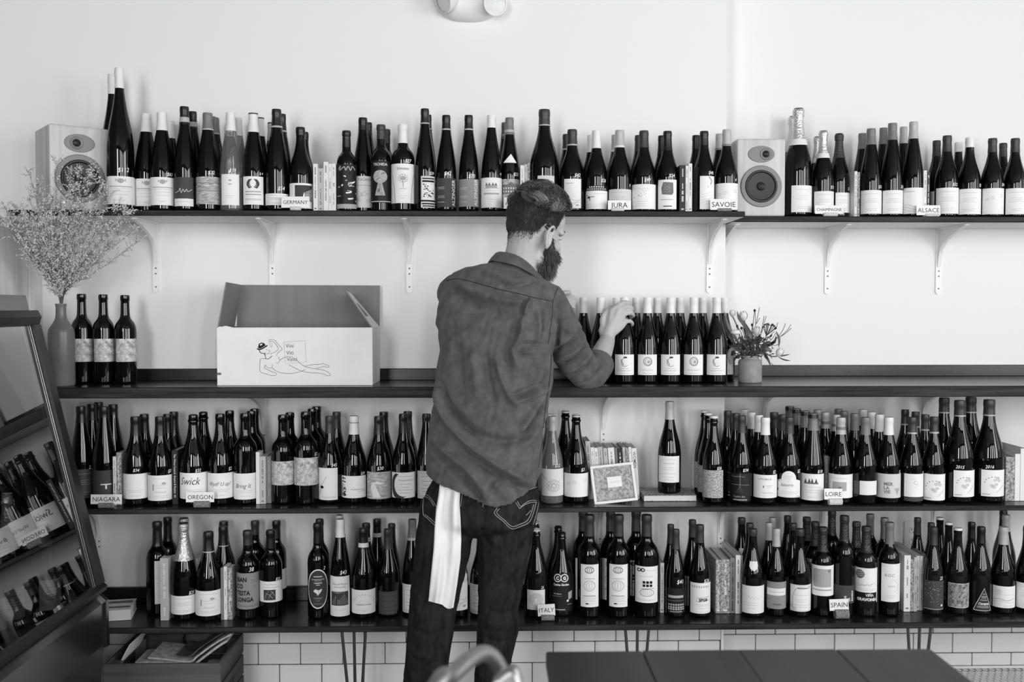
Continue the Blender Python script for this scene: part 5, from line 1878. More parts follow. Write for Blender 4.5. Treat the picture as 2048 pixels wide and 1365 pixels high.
def speaker(loc, rz, w, h, d, label, tw_x, led=False):
    root = empty('loudspeaker', loc, rz)
    tag(root, label, 'loudspeaker', 'bamboo bookshelf loudspeakers')
    MB().bevbox((-w / 2, 0, 0), (w / 2, d, h), 0.006, seg=3).obj('cabinet', [M_BAMBOO], root)
    X = Matrix.Rotation(PI / 2, 4, 'X')          # lathe axis z -> towards -y
    def ring(prof, cx, cz, sx=1.0, name='part', m=None, par=None, n=40):
        mx = Matrix.Translation((cx, 0, cz)) @ Matrix.Diagonal((sx, 1, 1, 1)) @ X
        return MB().lathe(prof, n, mx=mx).obj(name, [m], par or root, sharp=0.5)
    cz = h * 0.385
    R = w * 0.425
    wo = ring([(R * 0.74, 0.0005), (R * 0.78, 0.0048), (R * 0.97, 0.0048), (R, 0.0020), (R, -0.0005)], 0, cz, 1, 'woofer_ring', M_SPKGREY)
    ring([(R * 0.80, 0.003), (R * 0.75, 0.0085), (R * 0.69, 0.0085), (R * 0.64, 0.003)], 0, cz, 1, 'surround', M_RUBBER, wo)
    ring([(R * 0.66, 0.004), (R * 0.45, 0.0022), (R * 0.22, 0.0010), (0, 0.0008)], 0, cz, 1, 'cone', M_CONE, wo)
    ring([(R * 0.21, 0.0012), (R * 0.18, 0.0075), (R * 0.10, 0.0115), (0, 0.013)], 0, cz, 1, 'dust_cap', M_CONE, wo)
    cz2 = h * 0.80
    ra = h * 0.107
    tp = ring([(0, 0.0030), (ra * 0.96, 0.0030), (ra, 0.0015), (ra, -0.0005)], 0, cz2, 1.62, 'tweeter_plate', M_SPKGREY)
    ring([(ra * 0.72, 0.0032), (ra * 0.66, 0.0062), (ra * 0.46, 0.0050), (ra * 0.40, 0.0036)], tw_x, cz2, 1, 'tweeter_horn', M_STEEL2 if False else M_SPKGREY, tp)
    ring([(ra * 0.42, 0.0036), (ra * 0.36, 0.0085), (ra * 0.2, 0.0115), (0, 0.0125)], tw_x, cz2, 1, 'tweeter_dome', M_RUBBER, tp)
    if led:
        ring([(0.0030, 0.0002), (0.0026, 0.0022), (0, 0.0028)], -w * 0.28, h * 0.095, 1, 'indicator_light', M_LED)
    return root


pL = at_y(100.5, 420, -0.284)
rzL = math.radians(37)
wS, hS, dS = 0.192, 0.288, 0.195
speaker((pL.x + wS / 2 * math.cos(rzL), -0.284 + wS / 2 * math.sin(rzL), Z_TOP + 0.0008), rzL, wS, hS, dS, 'bamboo loudspeaker at the left end, behind the dried flowers', -0.010, True)
pR = at_y(1521.5, 432, Y_TOPR + 0.012)
speaker((pR.x, Y_TOPR + 0.012, Z_TOP + 0.0008), 0.0, 98 / px_per_m(Y_TOPR + 0.012), 154.5 / px_per_m(Y_TOPR + 0.012), 0.20, 'bamboo loudspeaker right of the wall step, facing the room', 0.016)

# ------------------------------------------------------------------ open carton
M_CARTON = mat('white_carton_board', 0.78, 0.85, 0.15, mottle=(7, 0.94, 1.04))
M_KRAFT = mat('kraft_carton_inside', 0.235, 0.9, 0.1, mottle=(3.0, 0.90, 1.08, (9, 1, .3)))
ybf, ybb = -0.259, -0.033
sF = px_per_m(ybf)
cw, chh = 308.5 / sF, 0.197
cxm = at_y(590.3, 771, ybf).x
car = empty('carton', (cxm, ybf, Z_BAR + 0.0008))
tag(car, 'open white wine carton with a line drawing, on the counter', 'box')
dep = ybb - ybf
T_ = 0.0045


def board(name, quad, th, nrm, par, mats=None, m_in=1):
    """flat cardboard panel: quad of 4 points, thickness along nrm (inner side)"""
    q = [Vector(p) for p in quad]
    n = Vector(nrm).normalized() * th
    mb = MB().add(q + [p + n for p in q], [(0, 1, 2, 3)], 0)
    mb.add([p + n for p in q], [(3, 2, 1, 0)], 1)
    for i in range(4):
        j = (i + 1) % 4
        mb.add([q[i], q[j], q[j] + n, q[i] + n], [(3, 2, 1, 0)], 1)
    return mb.obj(name, mats or [M_CARTON, M_KRAFT], par, fix=True)


W2 = cw / 2
front = board('front_panel', [(-W2, 0, 0), (W2, 0, 0), (W2, 0, chh), (-W2, 0, chh)], T_, (0, 1, 0), car)
board('back_panel', [(W2, dep, 0), (-W2, dep, 0), (-W2, dep, chh), (W2, dep, chh)], T_, (0, -1, 0), car)
board('side_panel', [(W2, T_, 0), (W2, dep - T_, 0), (W2, dep - T_, chh), (W2, T_, chh)], T_, (-1, 0, 0), car)
board('side_panel', [(-W2, dep - T_, 0), (-W2, T_, 0), (-W2, T_, chh), (-W2, dep - T_, chh)], T_, (1, 0, 0), car)
board('bottom_panel', [(-W2 + T_, T_, 0), (-W2 + T_, dep - T_, 0), (W2 - T_, dep - T_, 0), (W2 - T_, T_, 0)], T_, (0, 0, 1), car)
# flaps: back one upright, left one leaning in a little, right one folded well inwards
board('flap', [(W2, dep, chh), (-W2 + 0.012, dep, chh), (-W2 + 0.014, dep + 0.003, chh + 0.150), (W2 + 0.001, dep + 0.003, chh + 0.148)], 0.004, (0, -1, 0), car)
board('flap', [(-W2, dep - 0.006, chh), (-W2, 0.006, chh), (-W2 + 0.030, 0.004, chh + 0.155), (-W2 + 0.031, dep - 0.014, chh + 0.150)], 0.004, (1, 0, -0.2), car)
board('flap', [(W2, 0.006, chh), (W2, dep - 0.012, chh), (W2 - 0.098, dep - 0.02, chh + 0.118), (W2 - 0.087, 0.012, chh + 0.124)], 0.004, (-1, 0, -0.75), car)
tn = MB()
tp_ = [(-W2 + 0.004, chh)] + [(-W2 + 0.004 + 0.048 * i / 7, chh + (0.002, 0.0042, 0.003, 0.0055, 0.006, 0.0045, 0.003, 0.001)[i]) for i in range(8)] + [(-W2 + 0.055, chh)]
tn.prism([(x, z) for x, z in tp_], 0.003, lambda x, z, w: Vector((x, 0.0006 + w, z - 0.0004)))
tn.obj('torn_edge', [M_CARTON], car, fix=True)
pr = Print(lambda a, b, l: Vector((a, -0.0004 - l, b)))
Q = lambda zx, zy: ((zx / 5.25 + 420 - 590.3) / sF, (771 - (zy / 5.25 + 540)) / sF + 0.0005)   # crop coordinates of the drawing -> sheet


def stroke(pts, th=0.0011, ink=0, k=4):
    pr.line(smoothpath([Q(*p) for p in pts], k), th, ink)


stroke([(600, 935), (540, 935), (530, 985), (533, 1070), (600, 1095), (650, 1112), (690, 1108), (695, 1085), (660, 1075), (600, 1045), (575, 1030), (585, 1000)])
stroke([(585, 1000), (600, 1020), (640, 1035), (662, 1010), (655, 990)], .0009)
stroke([(655, 1030), (700, 1065), (760, 1085), (860, 1090), (950, 1070), (1000, 1050)])
stroke([(720, 910), (735, 950), (720, 980), (695, 980)], .0009)
stroke([(735, 950), (790, 920), (850, 915), (900, 940), (950, 985), (1000, 1020)])
stroke([(830, 1000), (870, 1020), (950, 1060), (1030, 1080), (1130, 1085), (1180, 1095), (1230, 1112), (1262, 1112), (1250, 1085), (1190, 1055), (1100, 1040), (1000, 1020)])
stroke([(1000, 1012), (1080, 998), (1150, 995), (1180, 985), (1205, 995), (1248, 1010), (1240, 1025), (1190, 1018), (1150, 1030), (1120, 1035)])
stroke([(705, 905), (712, 880), (745, 850), (762, 830), (725, 790), (690, 745), (650, 735), (625, 742), (632, 760), (660, 752), (690, 775), (722, 830), (690, 862), (640, 885)])
stroke([(580, 875), (592, 930), (620, 935), (650, 912), (655, 905)], .0018)
stroke([(520, 840), (540, 875), (575, 880), (580, 900)], .0022)
stroke([(500, 830), (530, 838), (570, 820), (608, 795)], .0042)
pr.poly([Q(*p) for p in ((510, 820), (520, 780), (545, 765), (575, 772), (590, 795), (560, 815), (530, 830))][::-1], 0)
pr.poly([Q(*p) for p in ((528, 790), (545, 776), (560, 782), (540, 800))][::-1], 4)
stroke([(632, 770), (640, 800), (650, 815), (660, 790), (655, 770)], .0008, 2)
stroke([(590, 840), (612, 842), (630, 850), (628, 870), (610, 885), (585, 870)], .0008, 1)
pr.line([Q(*p) for p in ((780, 760), (1000, 748), (1013, 970), (795, 985), (780, 760))], .0007, 2)
for t_, x_, y_ in (('Vini', 800, 820), ('Viti', 805, 893), ('Vinci', 810, 962)):
    a_, b_ = Q(x_, y_)
    pr.text(t_, a_, b_, 0.0190, 2, align='l', sx=0.95, rot=0.03)
pr.rect(*Q(82, 1105), *Q(126, 1080), 2)
pr.obj('print', front)

# ------------------------------------------------------------------ vase of dried flowers
M_STONE = mat('grey_glazed_stoneware', 0.155, 0.32, 0.5, mottle=(14, 0.85, 1.15))
yv = -0.252
sv = px_per_m(yv)
vx = at_y(123, 700, yv).x
vase = empty('vase', (vx, yv, Z_BAR + 0.0008))
tag(vase, 'grey bottle-shaped stoneware vase at the left end of the counter', 'vase')
rb, hv = 25 / sv, (770 - 607.5) / sv
vp = [(0, 0.002), (rb * .93, 0), (rb, 0.006), (rb, hv * .60)] + smoothpath([(rb, hv * .60), (rb * .985, hv * .655), (rb * .90, hv * .70), (rb * .70, hv * .745), (rb * .50, hv * .795), (rb * .41, hv * .85), (rb * .385, hv * .93), (rb * .40, hv * .972)], 3)[1:] + [(rb * .43, hv * .985), (rb * .43, hv), (rb * .33, hv), (rb * .31, hv * .97), (rb * .30, hv * .72), (0, hv * .70)]
MB().lathe(vp, 36).obj('body', [M_STONE], vase, sharp=0.9)

M_STEM = mat('dried_stem', 0.10, 0.8)
M_SPRIG = mat('dried_sprig', 0.20, 0.85)
M_BLOOM = mat('dried_blossom', 0.60, 0.9)
zt_ = Z_BAR + hv
rs = random.Random(21)
tips = [(10, 415), (35, 420), (60, 400), (75, 372), (20, 455), (45, 470), (85, 430), (105, 395), (100, 440), (60, 350), (112, 330), (122, 410), (140, 350), (150, 380), (160, 345), (180, 345), (186, 360), (150, 420), (205, 380), (215, 395), (190, 430), (232, 420), (250, 430), (268, 460), (255, 432), (272, 486), (235, 470), (215, 500), (195, 460), (130, 450), (75, 480), (115, 480), (5, 440), (28, 440), (55, 445), (95, 410), (70, 425), (165, 440), (222, 450), (48, 430), (15, 430), (88, 455)]
stems, sprigs, bl = MB(), MB(), MB()
for i, (u, v) in enumerate(tips):
    yy = -0.375 + rs.uniform(-0.05, 0.05) if v < 470 else yv + rs.uniform(-0.08, 0.02)
    tip = at_y(u, v, yy)
    a = Vector((vx + rs.uniform(-.006, .006), yv + rs.uniform(-.005, .005), zt_ - 0.07))
    b = Vector((vx + (tip.x - vx) * 0.10, yv + (tip.y - yv) * 0.1, zt_ + 0.05))
    c = a.lerp(tip, 0.58) + Vector(((vx - tip.x) * 0.10, 0, 0.02))
    path = [Vector(p) for p in smoothpath([a, Vector((vx + (tip.x - vx) * .02, yv, zt_)), b, c, tip], 4)]
    n = len(path)
    stems.tube(path, [0.0011 * (1 - 0.6 * j / n) for j in range(n)], 4, cap=False)
    # side branches with tiny blossoms along the upper half
    for j in range(int(n * (0.36 if u < 120 else 0.52)), n):
        for k_ in range(5 if j > n * 0.6 else 3):
            p = path[j].lerp(path[min(n - 1, j + 1)], rs.random())
            t = (path[min(n - 1, j + 1)] - path[max(0, j - 1)]).normalized()
            side = Vector((rs.uniform(-1, 1), rs.uniform(-1, 1), rs.uniform(-.5, 1))).normalized()
            dirn = (t * 0.7 + side * 0.8).normalized()
            L = rs.uniform(0.014, 0.045)
            q = p + dirn * L
            mid = p.lerp(q, .5) + Vector((0, 0, 0.003))
            sprigs.tube([p, mid, q], [0.0006, 0.0005, 0.0004], 3, cap=False)
            m_ = 9 if L > .025 else 6
            for w_ in range(m_):
                f_ = 0.30 + 0.70 * w_ / (m_ - 1)
                cpt = p.lerp(q, f_) + Vector((rs.uniform(-1, 1), rs.uniform(-1, 1), rs.uniform(-.4, 1))) * 0.0045
                r_ = rs.uniform(0.0014, 0.0030)
                d_ = Vector((rs.uniform(-1, 1), rs.uniform(-1, 1), rs.uniform(-1, 1))).normalized()
                e_ = d_.orthogonal().normalized()
                f2 = d_.cross(e_)
                bl.add([cpt + d_ * r_ * 1.6, cpt - d_ * r_ * 1.2, cpt + e_ * r_, cpt - e_ * r_ * .5 + f2 * r_, cpt - e_ * r_ * .5 - f2 * r_], [(0, 2, 3), (0, 3, 4), (0, 4, 2), (1, 3, 2), (1, 4, 3), (1, 2, 4)])
fl_ = empty('dried_flowers', (vx, yv, zt_))
tag(fl_, 'wispy dried flower sprays standing in the grey vase', 'flowers')
for nm, mb, m in (('stem', stems, M_STEM), ('sprig', sprigs, M_SPRIG), ('blossom', bl, M_BLOOM)):
    mb.v = [tuple(Vector(p) - Vector((vx, yv, zt_))) for p in mb.v]
    o_ = mb.obj(nm, [m], fl_)
    o_['kind'] = 'stuff'

# ------------------------------------------------------------------ stoneware jar with tulips
M_JAR = mat('tan_stoneware', 0.27, 0.55, 0.35, mottle=(40, 0.8, 1.15))
M_PETAL = mat('pale_petal', 0.74, 0.6, 0.2)
M_PETAL2 = mat('cream_petal', 0.60, 0.65, 0.2)
M_LEAF = mat('dark_leaf', 0.045, 0.5, 0.4, mottle=(30, 0.5, 1.7))
M_LEAF2 = mat('mid_leaf', 0.12, 0.5, 0.4)
M_TWIG = mat('dark_twig', 0.02, 0.6)
yj = -0.150
sj = px_per_m(yj)
jx = at_y(1500, 740, yj).x
jar = empty('jar', (jx, yj, Z_BAR + 0.0008))
tag(jar, 'small tan stoneware jar holding flowers, beside the white-capped bottles', 'jar')
rj, hj = 23.6 / sj, 54 / sj
jp = [(0, 0.002), (rj * .95, 0), (rj, 0.004), (rj, hj * .74), (rj * .97, hj * .80), (rj * .86, hj * .85), (rj * .74, hj * .875), (rj * .72, hj * .90), (rj * .76, hj * .93), (rj * .76, hj), (rj * .64, hj), (rj * .62, hj * .9), (rj * .62, hj * .5), (0, hj * .48)]
MB().lathe(jp, 36).obj('body', [M_JAR], jar, sharp=0.7)
bq = empty('bouquet', (jx, yj, Z_BAR + hj))
tag(bq, 'loose bunch of pale tulips and dark leaves in the tan jar', 'flowers')
O = Vector((jx, yj, Z_BAR + hj))
J = lambda zx, zy, dy=0.0: at_y(zx / 6.825 + 1420, zy / 6.825 + 590, yj + dy) - O      # crop coordinates -> local
base = lambda: Vector((rs.uniform(-.012, .012), rs.uniform(-.012, .012), -0.045))


def blade(path, width, m, name):
    """a leaf: a strip along path, widest in the middle, folded along its midrib"""
    P = [Vector(p) for p in smoothpath(path, 4)]
    n = len(P)
    vs, fs = [], []
    for i, p in enumerate(P):
        t = (P[min(i + 1, n - 1)] - P[max(i - 1, 0)]).normalized()
        sd = t.cross(Vector((0.15, -1, 0.1))).normalized()
        w = width * math.sin(PI * (0.06 + 0.92 * i / (n - 1))) ** 0.8
        up_ = Vector((0, -1, 0)) * w * 0.35
        vs += [p - sd * w - up_, p, p + sd * w - up_]
    for i in range(n - 1):
        a = 3 * i
        fs += [(a, a + 1, a + 4, a + 3), (a + 1, a + 2, a + 5, a + 4)]
    o = MB().add(vs, fs, 0, True).obj(name, [m], bq, sharp=3)
    return o


def tulip(c, up_, size, m, name='tulip_head', open_=0.55):
    up_ = Vector(up_).normalized()
    q = up_.to_track_quat('Z', 'Y').to_matrix().to_4x4()
    root_o = None
    mb = MB()
    for k in range(6):
        a = 2 * PI * k / 6
        lay = 1.0 if k % 2 else 0.86
        vs, fs = [], []
        for i in range(7):
            t = i / 6
            r_ = size * (0.10 + open_ * math.sin(PI * min(1, t * 0.80 + 0.05)) ** 0.9) * lay
            z_ = size * 1.55 * t
            wv = size * 0.42 * math.sin(PI * (0.12 + 0.85 * t)) ** 0.7
            for j in (-1, -0.5, 0, 0.5, 1):
                aa = a + j * wv / max(r_, size * 0.2)
                vs.append(Vector((math.cos(aa) * r_, math.sin(aa) * r_, z_ - abs(j) * size * 0.10 * t)))
        for i in range(6):
            for j in range(4):
                b = i * 5 + j
                fs.append((b, b + 1, b + 6, b + 5))
        pm = MB().add([q @ v + Vector(c) for v in vs], fs, 0, True)
        if root_o is None:
            root_o = pm.obj(name, [m], bq, sharp=3)
        else:
            pm.obj('petal', [m], root_o, sharp=3)


def stem(path, r=0.0022, m=None, name='stem'):
    MB().tube(smoothpath(path, 4), r, 6, cap=True).obj(name, [m or M_LEAF2], bq)


# tulips: (tip crop x, y of the head's base, direction, size)
for (bx_, by_, ux, uz, sz, dy, m) in ((470, 350, -.25, 1, .0225, -.03, M_PETAL), (310, 300, -.15, 1, .0170, .02, M_PETAL), (625, 560, .12, 1, .0225, -.02, M_PETAL2), (920, 840, .40, .8, .0210, -.02, M_PETAL)):
    c = J(bx_, by_, dy)
    tulip(c, (ux, -.2, uz), sz, m)
    stem([base(), Vector((c.x * .35, c.z * 0 + dy * .3, .015)), c.lerp(Vector((0, 0, 0)), .25), c], 0.0022)
# round ranunculus
c = J(350, 520, -.03)
mb = MB()
rn_o = None
for k in range(14):
    a = k * 2.4
    r_ = 0.0062 + 0.0011 * k
    mx = Matrix.Rotation(a, 4, 'Z') @ Matrix.Rotation(0.25 + 0.06 * k, 4, 'X')
    vs = [mx @ Vector((x, -r_ * .4 - y * .3, z)) for x, y, z in ((-.006, 0, 0), (.006, 0, 0), (.008, .002, .006), (0, .003, .009), (-.008, .002, .006))]
    mb.add([c + v for v in vs], [(0, 1, 2, 3, 4)], 0, True)
mb.ellipsoid(c + Vector((0, 0, 0.002)), (.0180, .0160, .0095), n=12, m=7)
mb.obj('ranunculus_head', [M_PETAL], bq, sharp=2)
stem([base(), J(480, 705, -.02), J(400, 650, -.03), J(340, 560, -.03), c], 0.0024)
for (x_, y_) in ((372, 430), (430, 455), (575, 410), (610, 215)):
    c = J(x_, y_, -.01)
    MB().ellipsoid(c, (.0045, .0045, .0055), n=9, m=6).obj('bud', [M_TWIG], bq)
    stem([base(), c.lerp(Vector((0, 0, 0)), .4) + Vector((0, 0, .006)), c], 0.0013, M_LEAF2)
# broad tulip leaves
for path, w, m in (([(585, 830), (590, 700), (560, 560), (480, 420), (400, 320), (370, 225)], .0085, M_LEAF2), ([(560, 800), (540, 640), (500, 540), (450, 440)], .0070, M_LEAF), ([(590, 830), (600, 760), (570, 700), (585, 830)], .0045, M_LEAF2),
                   ([(500, 820), (330, 560), (250, 420), (195, 225)], .0060, M_LEAF2), ([(480, 810), (300, 620), (210, 420), (190, 260)], .0050, M_LEAF), ([(470, 800), (300, 740), (260, 860), (280, 960)], .0060, M_LEAF2), ([(560, 820), (700, 770), (780, 750), (850, 770)], .0085, M_LEAF2),
                   ([(600, 820), (720, 790), (790, 880), (835, 990)], .0055, M_LEAF), ([(600, 800), (780, 700), (880, 640), (905, 560)], .0060, M_LEAF), ([(905, 500), (945, 600), (940, 720)], .0050, M_LEAF2), ([(930, 840), (1010, 830), (1095, 812)], .0026, M_LEAF), ([(930, 850), (1020, 890), (1100, 900)], .0026, M_LEAF),
                   ([(540, 800), (430, 700), (330, 700), (250, 760)], .0065, M_LEAF), ([(620, 820), (650, 700), (660, 600), (690, 540)], .0075, M_LEAF), ([(520, 800), (500, 700), (430, 640), (420, 570)], .0060, M_LEAF), ([(500, 830), (380, 830), (330, 900), (345, 950)], .0042, M_LEAF)):
    blade([J(x, y, rs.uniform(-.03, .02)) for x, y in path], w, m, 'leaf')
# dark umbel and twigs
for k in range(26):
    a = rs.uniform(0, PI)
    q = J(805 + 100 * math.cos(a) * rs.uniform(.5, 1.05), 470 - 80 * math.sin(a) * rs.uniform(.6, 1.1), rs.uniform(-.03, .03))
    MB().ellipsoid(q, (.0030, .0030, .0026), n=7, m=5).obj('seed_cluster', [M_TWIG], bq)
    MB().tube([J(730, 690), J(770, 560, rs.uniform(-.01, .01)), q], 0.0007, 4).obj('twig', [M_TWIG], bq)
for path in ([(690, 560), (720, 400), (738, 290)], [(705, 520), (740, 380), (770, 290)], [(630, 400), (655, 270), (678, 170)], [(620, 430), (620, 300), (612, 220)], [(630, 400), (660, 350), (680, 315)], [(945, 560), (1000, 470), (1030, 390)], [(950, 580), (1050, 490), (1105, 405)], [(950, 580), (1040, 520), (1110, 455)], [(900, 470), (925, 380)], [(700, 790), (705, 920)], [(760, 640), (820, 560), (880, 500)], [(740, 700), (850, 600), (900, 520)], [(780, 680), (900, 690), (960, 650)], [(830, 930), (880, 975), (930, 975)], [(850, 870), (800, 820), (750, 790)]):
    MB().tube(smoothpath([J(x, y, rs.uniform(-.01, .01)) for x, y in path], 3), 0.0010, 5).obj('twig', [M_TWIG], bq)
# fine greenery filling the lower bunch
mb = MB()
for k in range(420):
    q0 = J(rs.gauss(560, 150), rs.uniform(580, 850), rs.uniform(-.04, .04))
    d_ = Vector((rs.uniform(-1, 1), rs.uniform(-.5, .5), rs.uniform(-.6, 1))).normalized()
    L = rs.uniform(.009, .022)
    e_ = d_.orthogonal().normalized() * L * .22
    mb.add([q0, q0 + d_ * L * .5 + e_, q0 + d_ * L, q0 + d_ * L * .5 - e_], [(0, 1, 2, 3)])
fo = mb.obj('fine_foliage', [M_LEAF], bq)
fo['kind'] = 'stuff'
# ------------------------------------------------------------------ settle bottles and books
SHZ = {'T': Z_TOP, 'R': Z_TOP, 'C': Z_BAR, 'M': Z_MID, 'L': Z_LOW}
space_bottles()
for it in range(3):
    for (bo, w_, d_, z_) in BOOKS:
        for (bt, R_, h_, sh_, _k) in BOTTLES:
            if abs(SHZ[sh_] - z_) > 0.01 or bt.location.z > z_ + 0.01:
                continue
            dx_ = bt.location.x - bo.location.x
            lean_ = abs(math.sin(bo.rotation_euler.y)) * 0.14
            need = R_ + w_ / 2 + 0.0012 + lean_
            if abs(dx_) >= need:
                continue
            y0, y1 = bo.location.y, bo.location.y + d_ * bo.scale.y
            by = bt.location.y
            if by - R_ > y1 or by + R_ < y0:
                continue
            if by - R_ - 0.002 > y0 + 0.045:
                bo.scale.y = min(bo.scale.y, (by - R_ - 0.002 - y0) / d_)
            elif by < y0:
                bo.location.y = by + R_ * 0.75 + 0.002 if abs(dx_) > R_ * 0.6 else by + R_ + 0.002
                push = need - abs(dx_)
                bo.location.x -= math.copysign(min(push, 0.003), dx_)
            else:
                push = min(need - abs(dx_), 0.014)
                bt.location.x += math.copysign(push, dx_)
    space_bottles()

def part_books():
    byg = {}
    for b_ in BOOKS:
        byg.setdefault(b_[0]['group'], []).append(b_)
    for g_, bs in byg.items():
        bs.sort(key=lambda q: q[0].location.x)
        for it in range(30):
            for p_, q_ in zip(bs, bs[1:]):
                need = (p_[1] + q_[1]) / 2 / math.cos(p_[0].rotation_euler.y) + 0.0006
                gap = q_[0].location.x - p_[0].location.x
                if gap < need and gap > -0.01:
                    p_[0].location.x -= (need - gap) / 2
                    q_[0].location.x += (need - gap) / 2


for it in range(6):
    part_books()
    left = 0
    for (bo, w_, d_, z_) in BOOKS:
        for (bt, R_, h_, sh_, k_) in BOTTLES:
            if abs(SHZ[sh_] - z_) > 0.01 or bt.location.z > z_ + 0.01:
                continue
            dx_ = bt.location.x - bo.location.x
            need = R_ + w_ / 2 + 0.0006
            y0, y1 = bo.location.y, bo.location.y + d_ * bo.scale.y
            by = bt.location.y
            if abs(bo.rotation_euler.y) > 0.01 or abs(dx_) >= need or by - R_ > y1 or by + R_ < y0:
                continue
            if by < y0:                     # only the book's spine reaches the round flank
                e_ = max(0.0, abs(dx_) - w_ / 2)
                bo.location.y = by + math.sqrt(max(0.0, R_ * R_ - e_ * e_)) + 0.001
                continue
            left += 1
            if by - R_ - 0.002 > y0 + 0.03:
                bo.scale.y = min(bo.scale.y, (by - R_ - 0.002 - y0) / d_)
            elif k_:
                bt.location.x += math.copysign(need - abs(dx_), dx_)
            else:
                bo.location.x -= math.copysign((need - abs(dx_)) * 0.5, dx_)
                bt.location.x += math.copysign((need - abs(dx_)) * 0.5, dx_)
    space_bottles()

# ------------------------------------------------------------------ display cooler at the left edge
YC0, YC1 = -0.545, -2.05              # far and near end
M_COOLGLASS = bpy.data.materials.new('coated_cooler_glass')
M_COOLGLASS.use_nodes = True
nt = M_COOLGLASS.node_tree
nt.nodes.clear()
o_ = nt.nodes.new('ShaderNodeOutputMaterial')
mx_ = nt.nodes.new('ShaderNodeMixShader')
fr_ = nt.nodes.new('ShaderNodeFresnel')
fr_.inputs['IOR'].default_value = 4.2
tr_ = nt.nodes.new('ShaderNodeBsdfTransparent')
tr_.inputs['Color'].default_value = (.86, .86, .86, 1)
gl_ = nt.nodes.new('ShaderNodeBsdfGlossy')
gl_.inputs['Roughness'].default_value = 0.02
gl_.inputs['Color'].default_value = (.95, .95, .95, 1)
nt.links.new(fr_.outputs['Fac'], mx_.inputs['Fac'])
nt.links.new(tr_.outputs[0], mx_.inputs[1])
nt.links.new(gl_.outputs[0], mx_.inputs[2])
nt.links.new(mx_.outputs[0], o_.inputs['Surface'])
M_COOLSTEEL = mat('cooler_steel', 0.20, 0.24, metal=1.0)
M_COOLDARK = mat('cooler_lining', 0.05, 0.5)
M_TRIMCH = mat('chrome_trim', 0.5, 0.3, metal=1.0)
cool = empty('display_cooler', (-1.5, (YC0 + YC1) / 2, 0))
tag(cool, 'steel bottle cooler with a slanted black-framed glass front', 'cooler')
CO = Vector((-1.5, (YC0 + YC1) / 2, 0))
XB = -2.10


def cprism(name, poly, y0, y1, m, par=None, r=0):
    mb = MB().prism(poly, 1.0, lambda x, z, w: Vector((x, y0 + (y1 - y0) * w, z)) - CO)
    return mb.obj(name, [m], par or cool, fix=True)


T0, T1 = Vector((-1.417, 0, 1.407)), Vector((-1.215, 0, 0.534))    # slanted front, top and bottom
dn = (T1 - T0).normalized()
nn = Vector((-dn.z, 0, dn.x))                                      # outward normal
if nn.x < 0:
    nn = -nn
pt = lambda a, b: (T0.x + dn.x * a + nn.x * b, T0.z + dn.z * a + nn.z * b)
LEN = (T1 - T0).length
cprism('side_panel', [(XB, 0.10), (-1.199, 0.36), (-1.199, 0.505), pt(LEN, -0.012), pt(0, -0.012), (-1.440, 1.457), (XB, 1.457)], YC0, YC0 - 0.020, M_COOLSTEEL)
cprism('side_panel', [(XB, 0.10), (-1.199, 0.36), (-1.199, 0.505), pt(LEN, -0.012), pt(0, -0.012), (-1.440, 1.457), (XB, 1.457)], YC1 + 0.020, YC1, M_COOLSTEEL)
cprism('top_panel', [(XB, 1.405), (-1.428, 1.405), (-1.440, 1.457), (XB, 1.457)], YC0 - 0.021, YC1 + 0.021, M_COOLSTEEL)
cprism('back_panel', [(XB, 0.10), (XB + 0.02, 0.10), (XB + 0.02, 1.404), (XB, 1.404)], YC0 - 0.021, YC1 + 0.021, M_COOLDARK)
cprism('deck', [(XB + 0.021, 0.455), (-1.24, 0.455), (-1.24, 0.485), (XB + 0.021, 0.485)], YC0 - 0.021, YC1 + 0.021, M_COOLDARK)
cprism('lower_panel', [(-1.235, 0.10), (-1.206, 0.37), (-1.206, 0.50), (-1.225, 0.52), (-1.26, 0.39)], YC0 - 0.021, YC1 + 0.021, M_COOLSTEEL)
cprism('shelf', [(XB + 0.021, 0.90), (-1.50, 0.90), (-1.50, 0.912), (XB + 0.021, 0.912)], YC0 - 0.021, YC1 + 0.021, M_COOLDARK)
cprism('plinth', [(XB + 0.05, 0.0), (-1.34, 0.0), (-1.27, 0.099), (XB + 0.05, 0.099)], YC0 - 0.05, YC1 + 0.05, M_BLACK)
y0, y1 = YC0 - 0.004, YC1 + 0.004
B_ = 0.044
B2 = 0.026                                      # the lower rail is slimmer
fra = cprism('door_frame', [pt(0, -0.010), pt(B_, -0.010), pt(B_, 0.010), pt(B_ * .5, 0.022), pt(0, 0.016)], y0, y1, M_BLACK)
cprism('frame_rail', [pt(LEN - B2, -0.010), pt(LEN, -0.010), pt(LEN, 0.012), pt(LEN - B2 * .5, 0.018), pt(LEN - B2, 0.008)], y0, y1, M_BLACK, fra)
for ya, yb in ((y0, y0 - 0.045), (y1 + 0.045, y1)):
    cprism('frame_stile', [pt(B_, -0.010), pt(LEN - B2, -0.010), pt(LEN - B2, 0.014), pt(B_, 0.014)], ya, yb, M_BLACK, fra)
ga, gb = B_, LEN - B2
for k_ in range(2):
    yk_ = y0 - 0.049 - (0, 0.034, 0.036)[k_]
    cprism('glass_trim', [pt(ga, 0.0010 - .008 * k_), pt(gb, 0.0010 - .008 * k_), pt(gb, 0.0025 - .008 * k_), pt(ga, 0.0025 - .008 * k_)], yk_, yk_ - 0.0011, M_TRIMCH, fra)
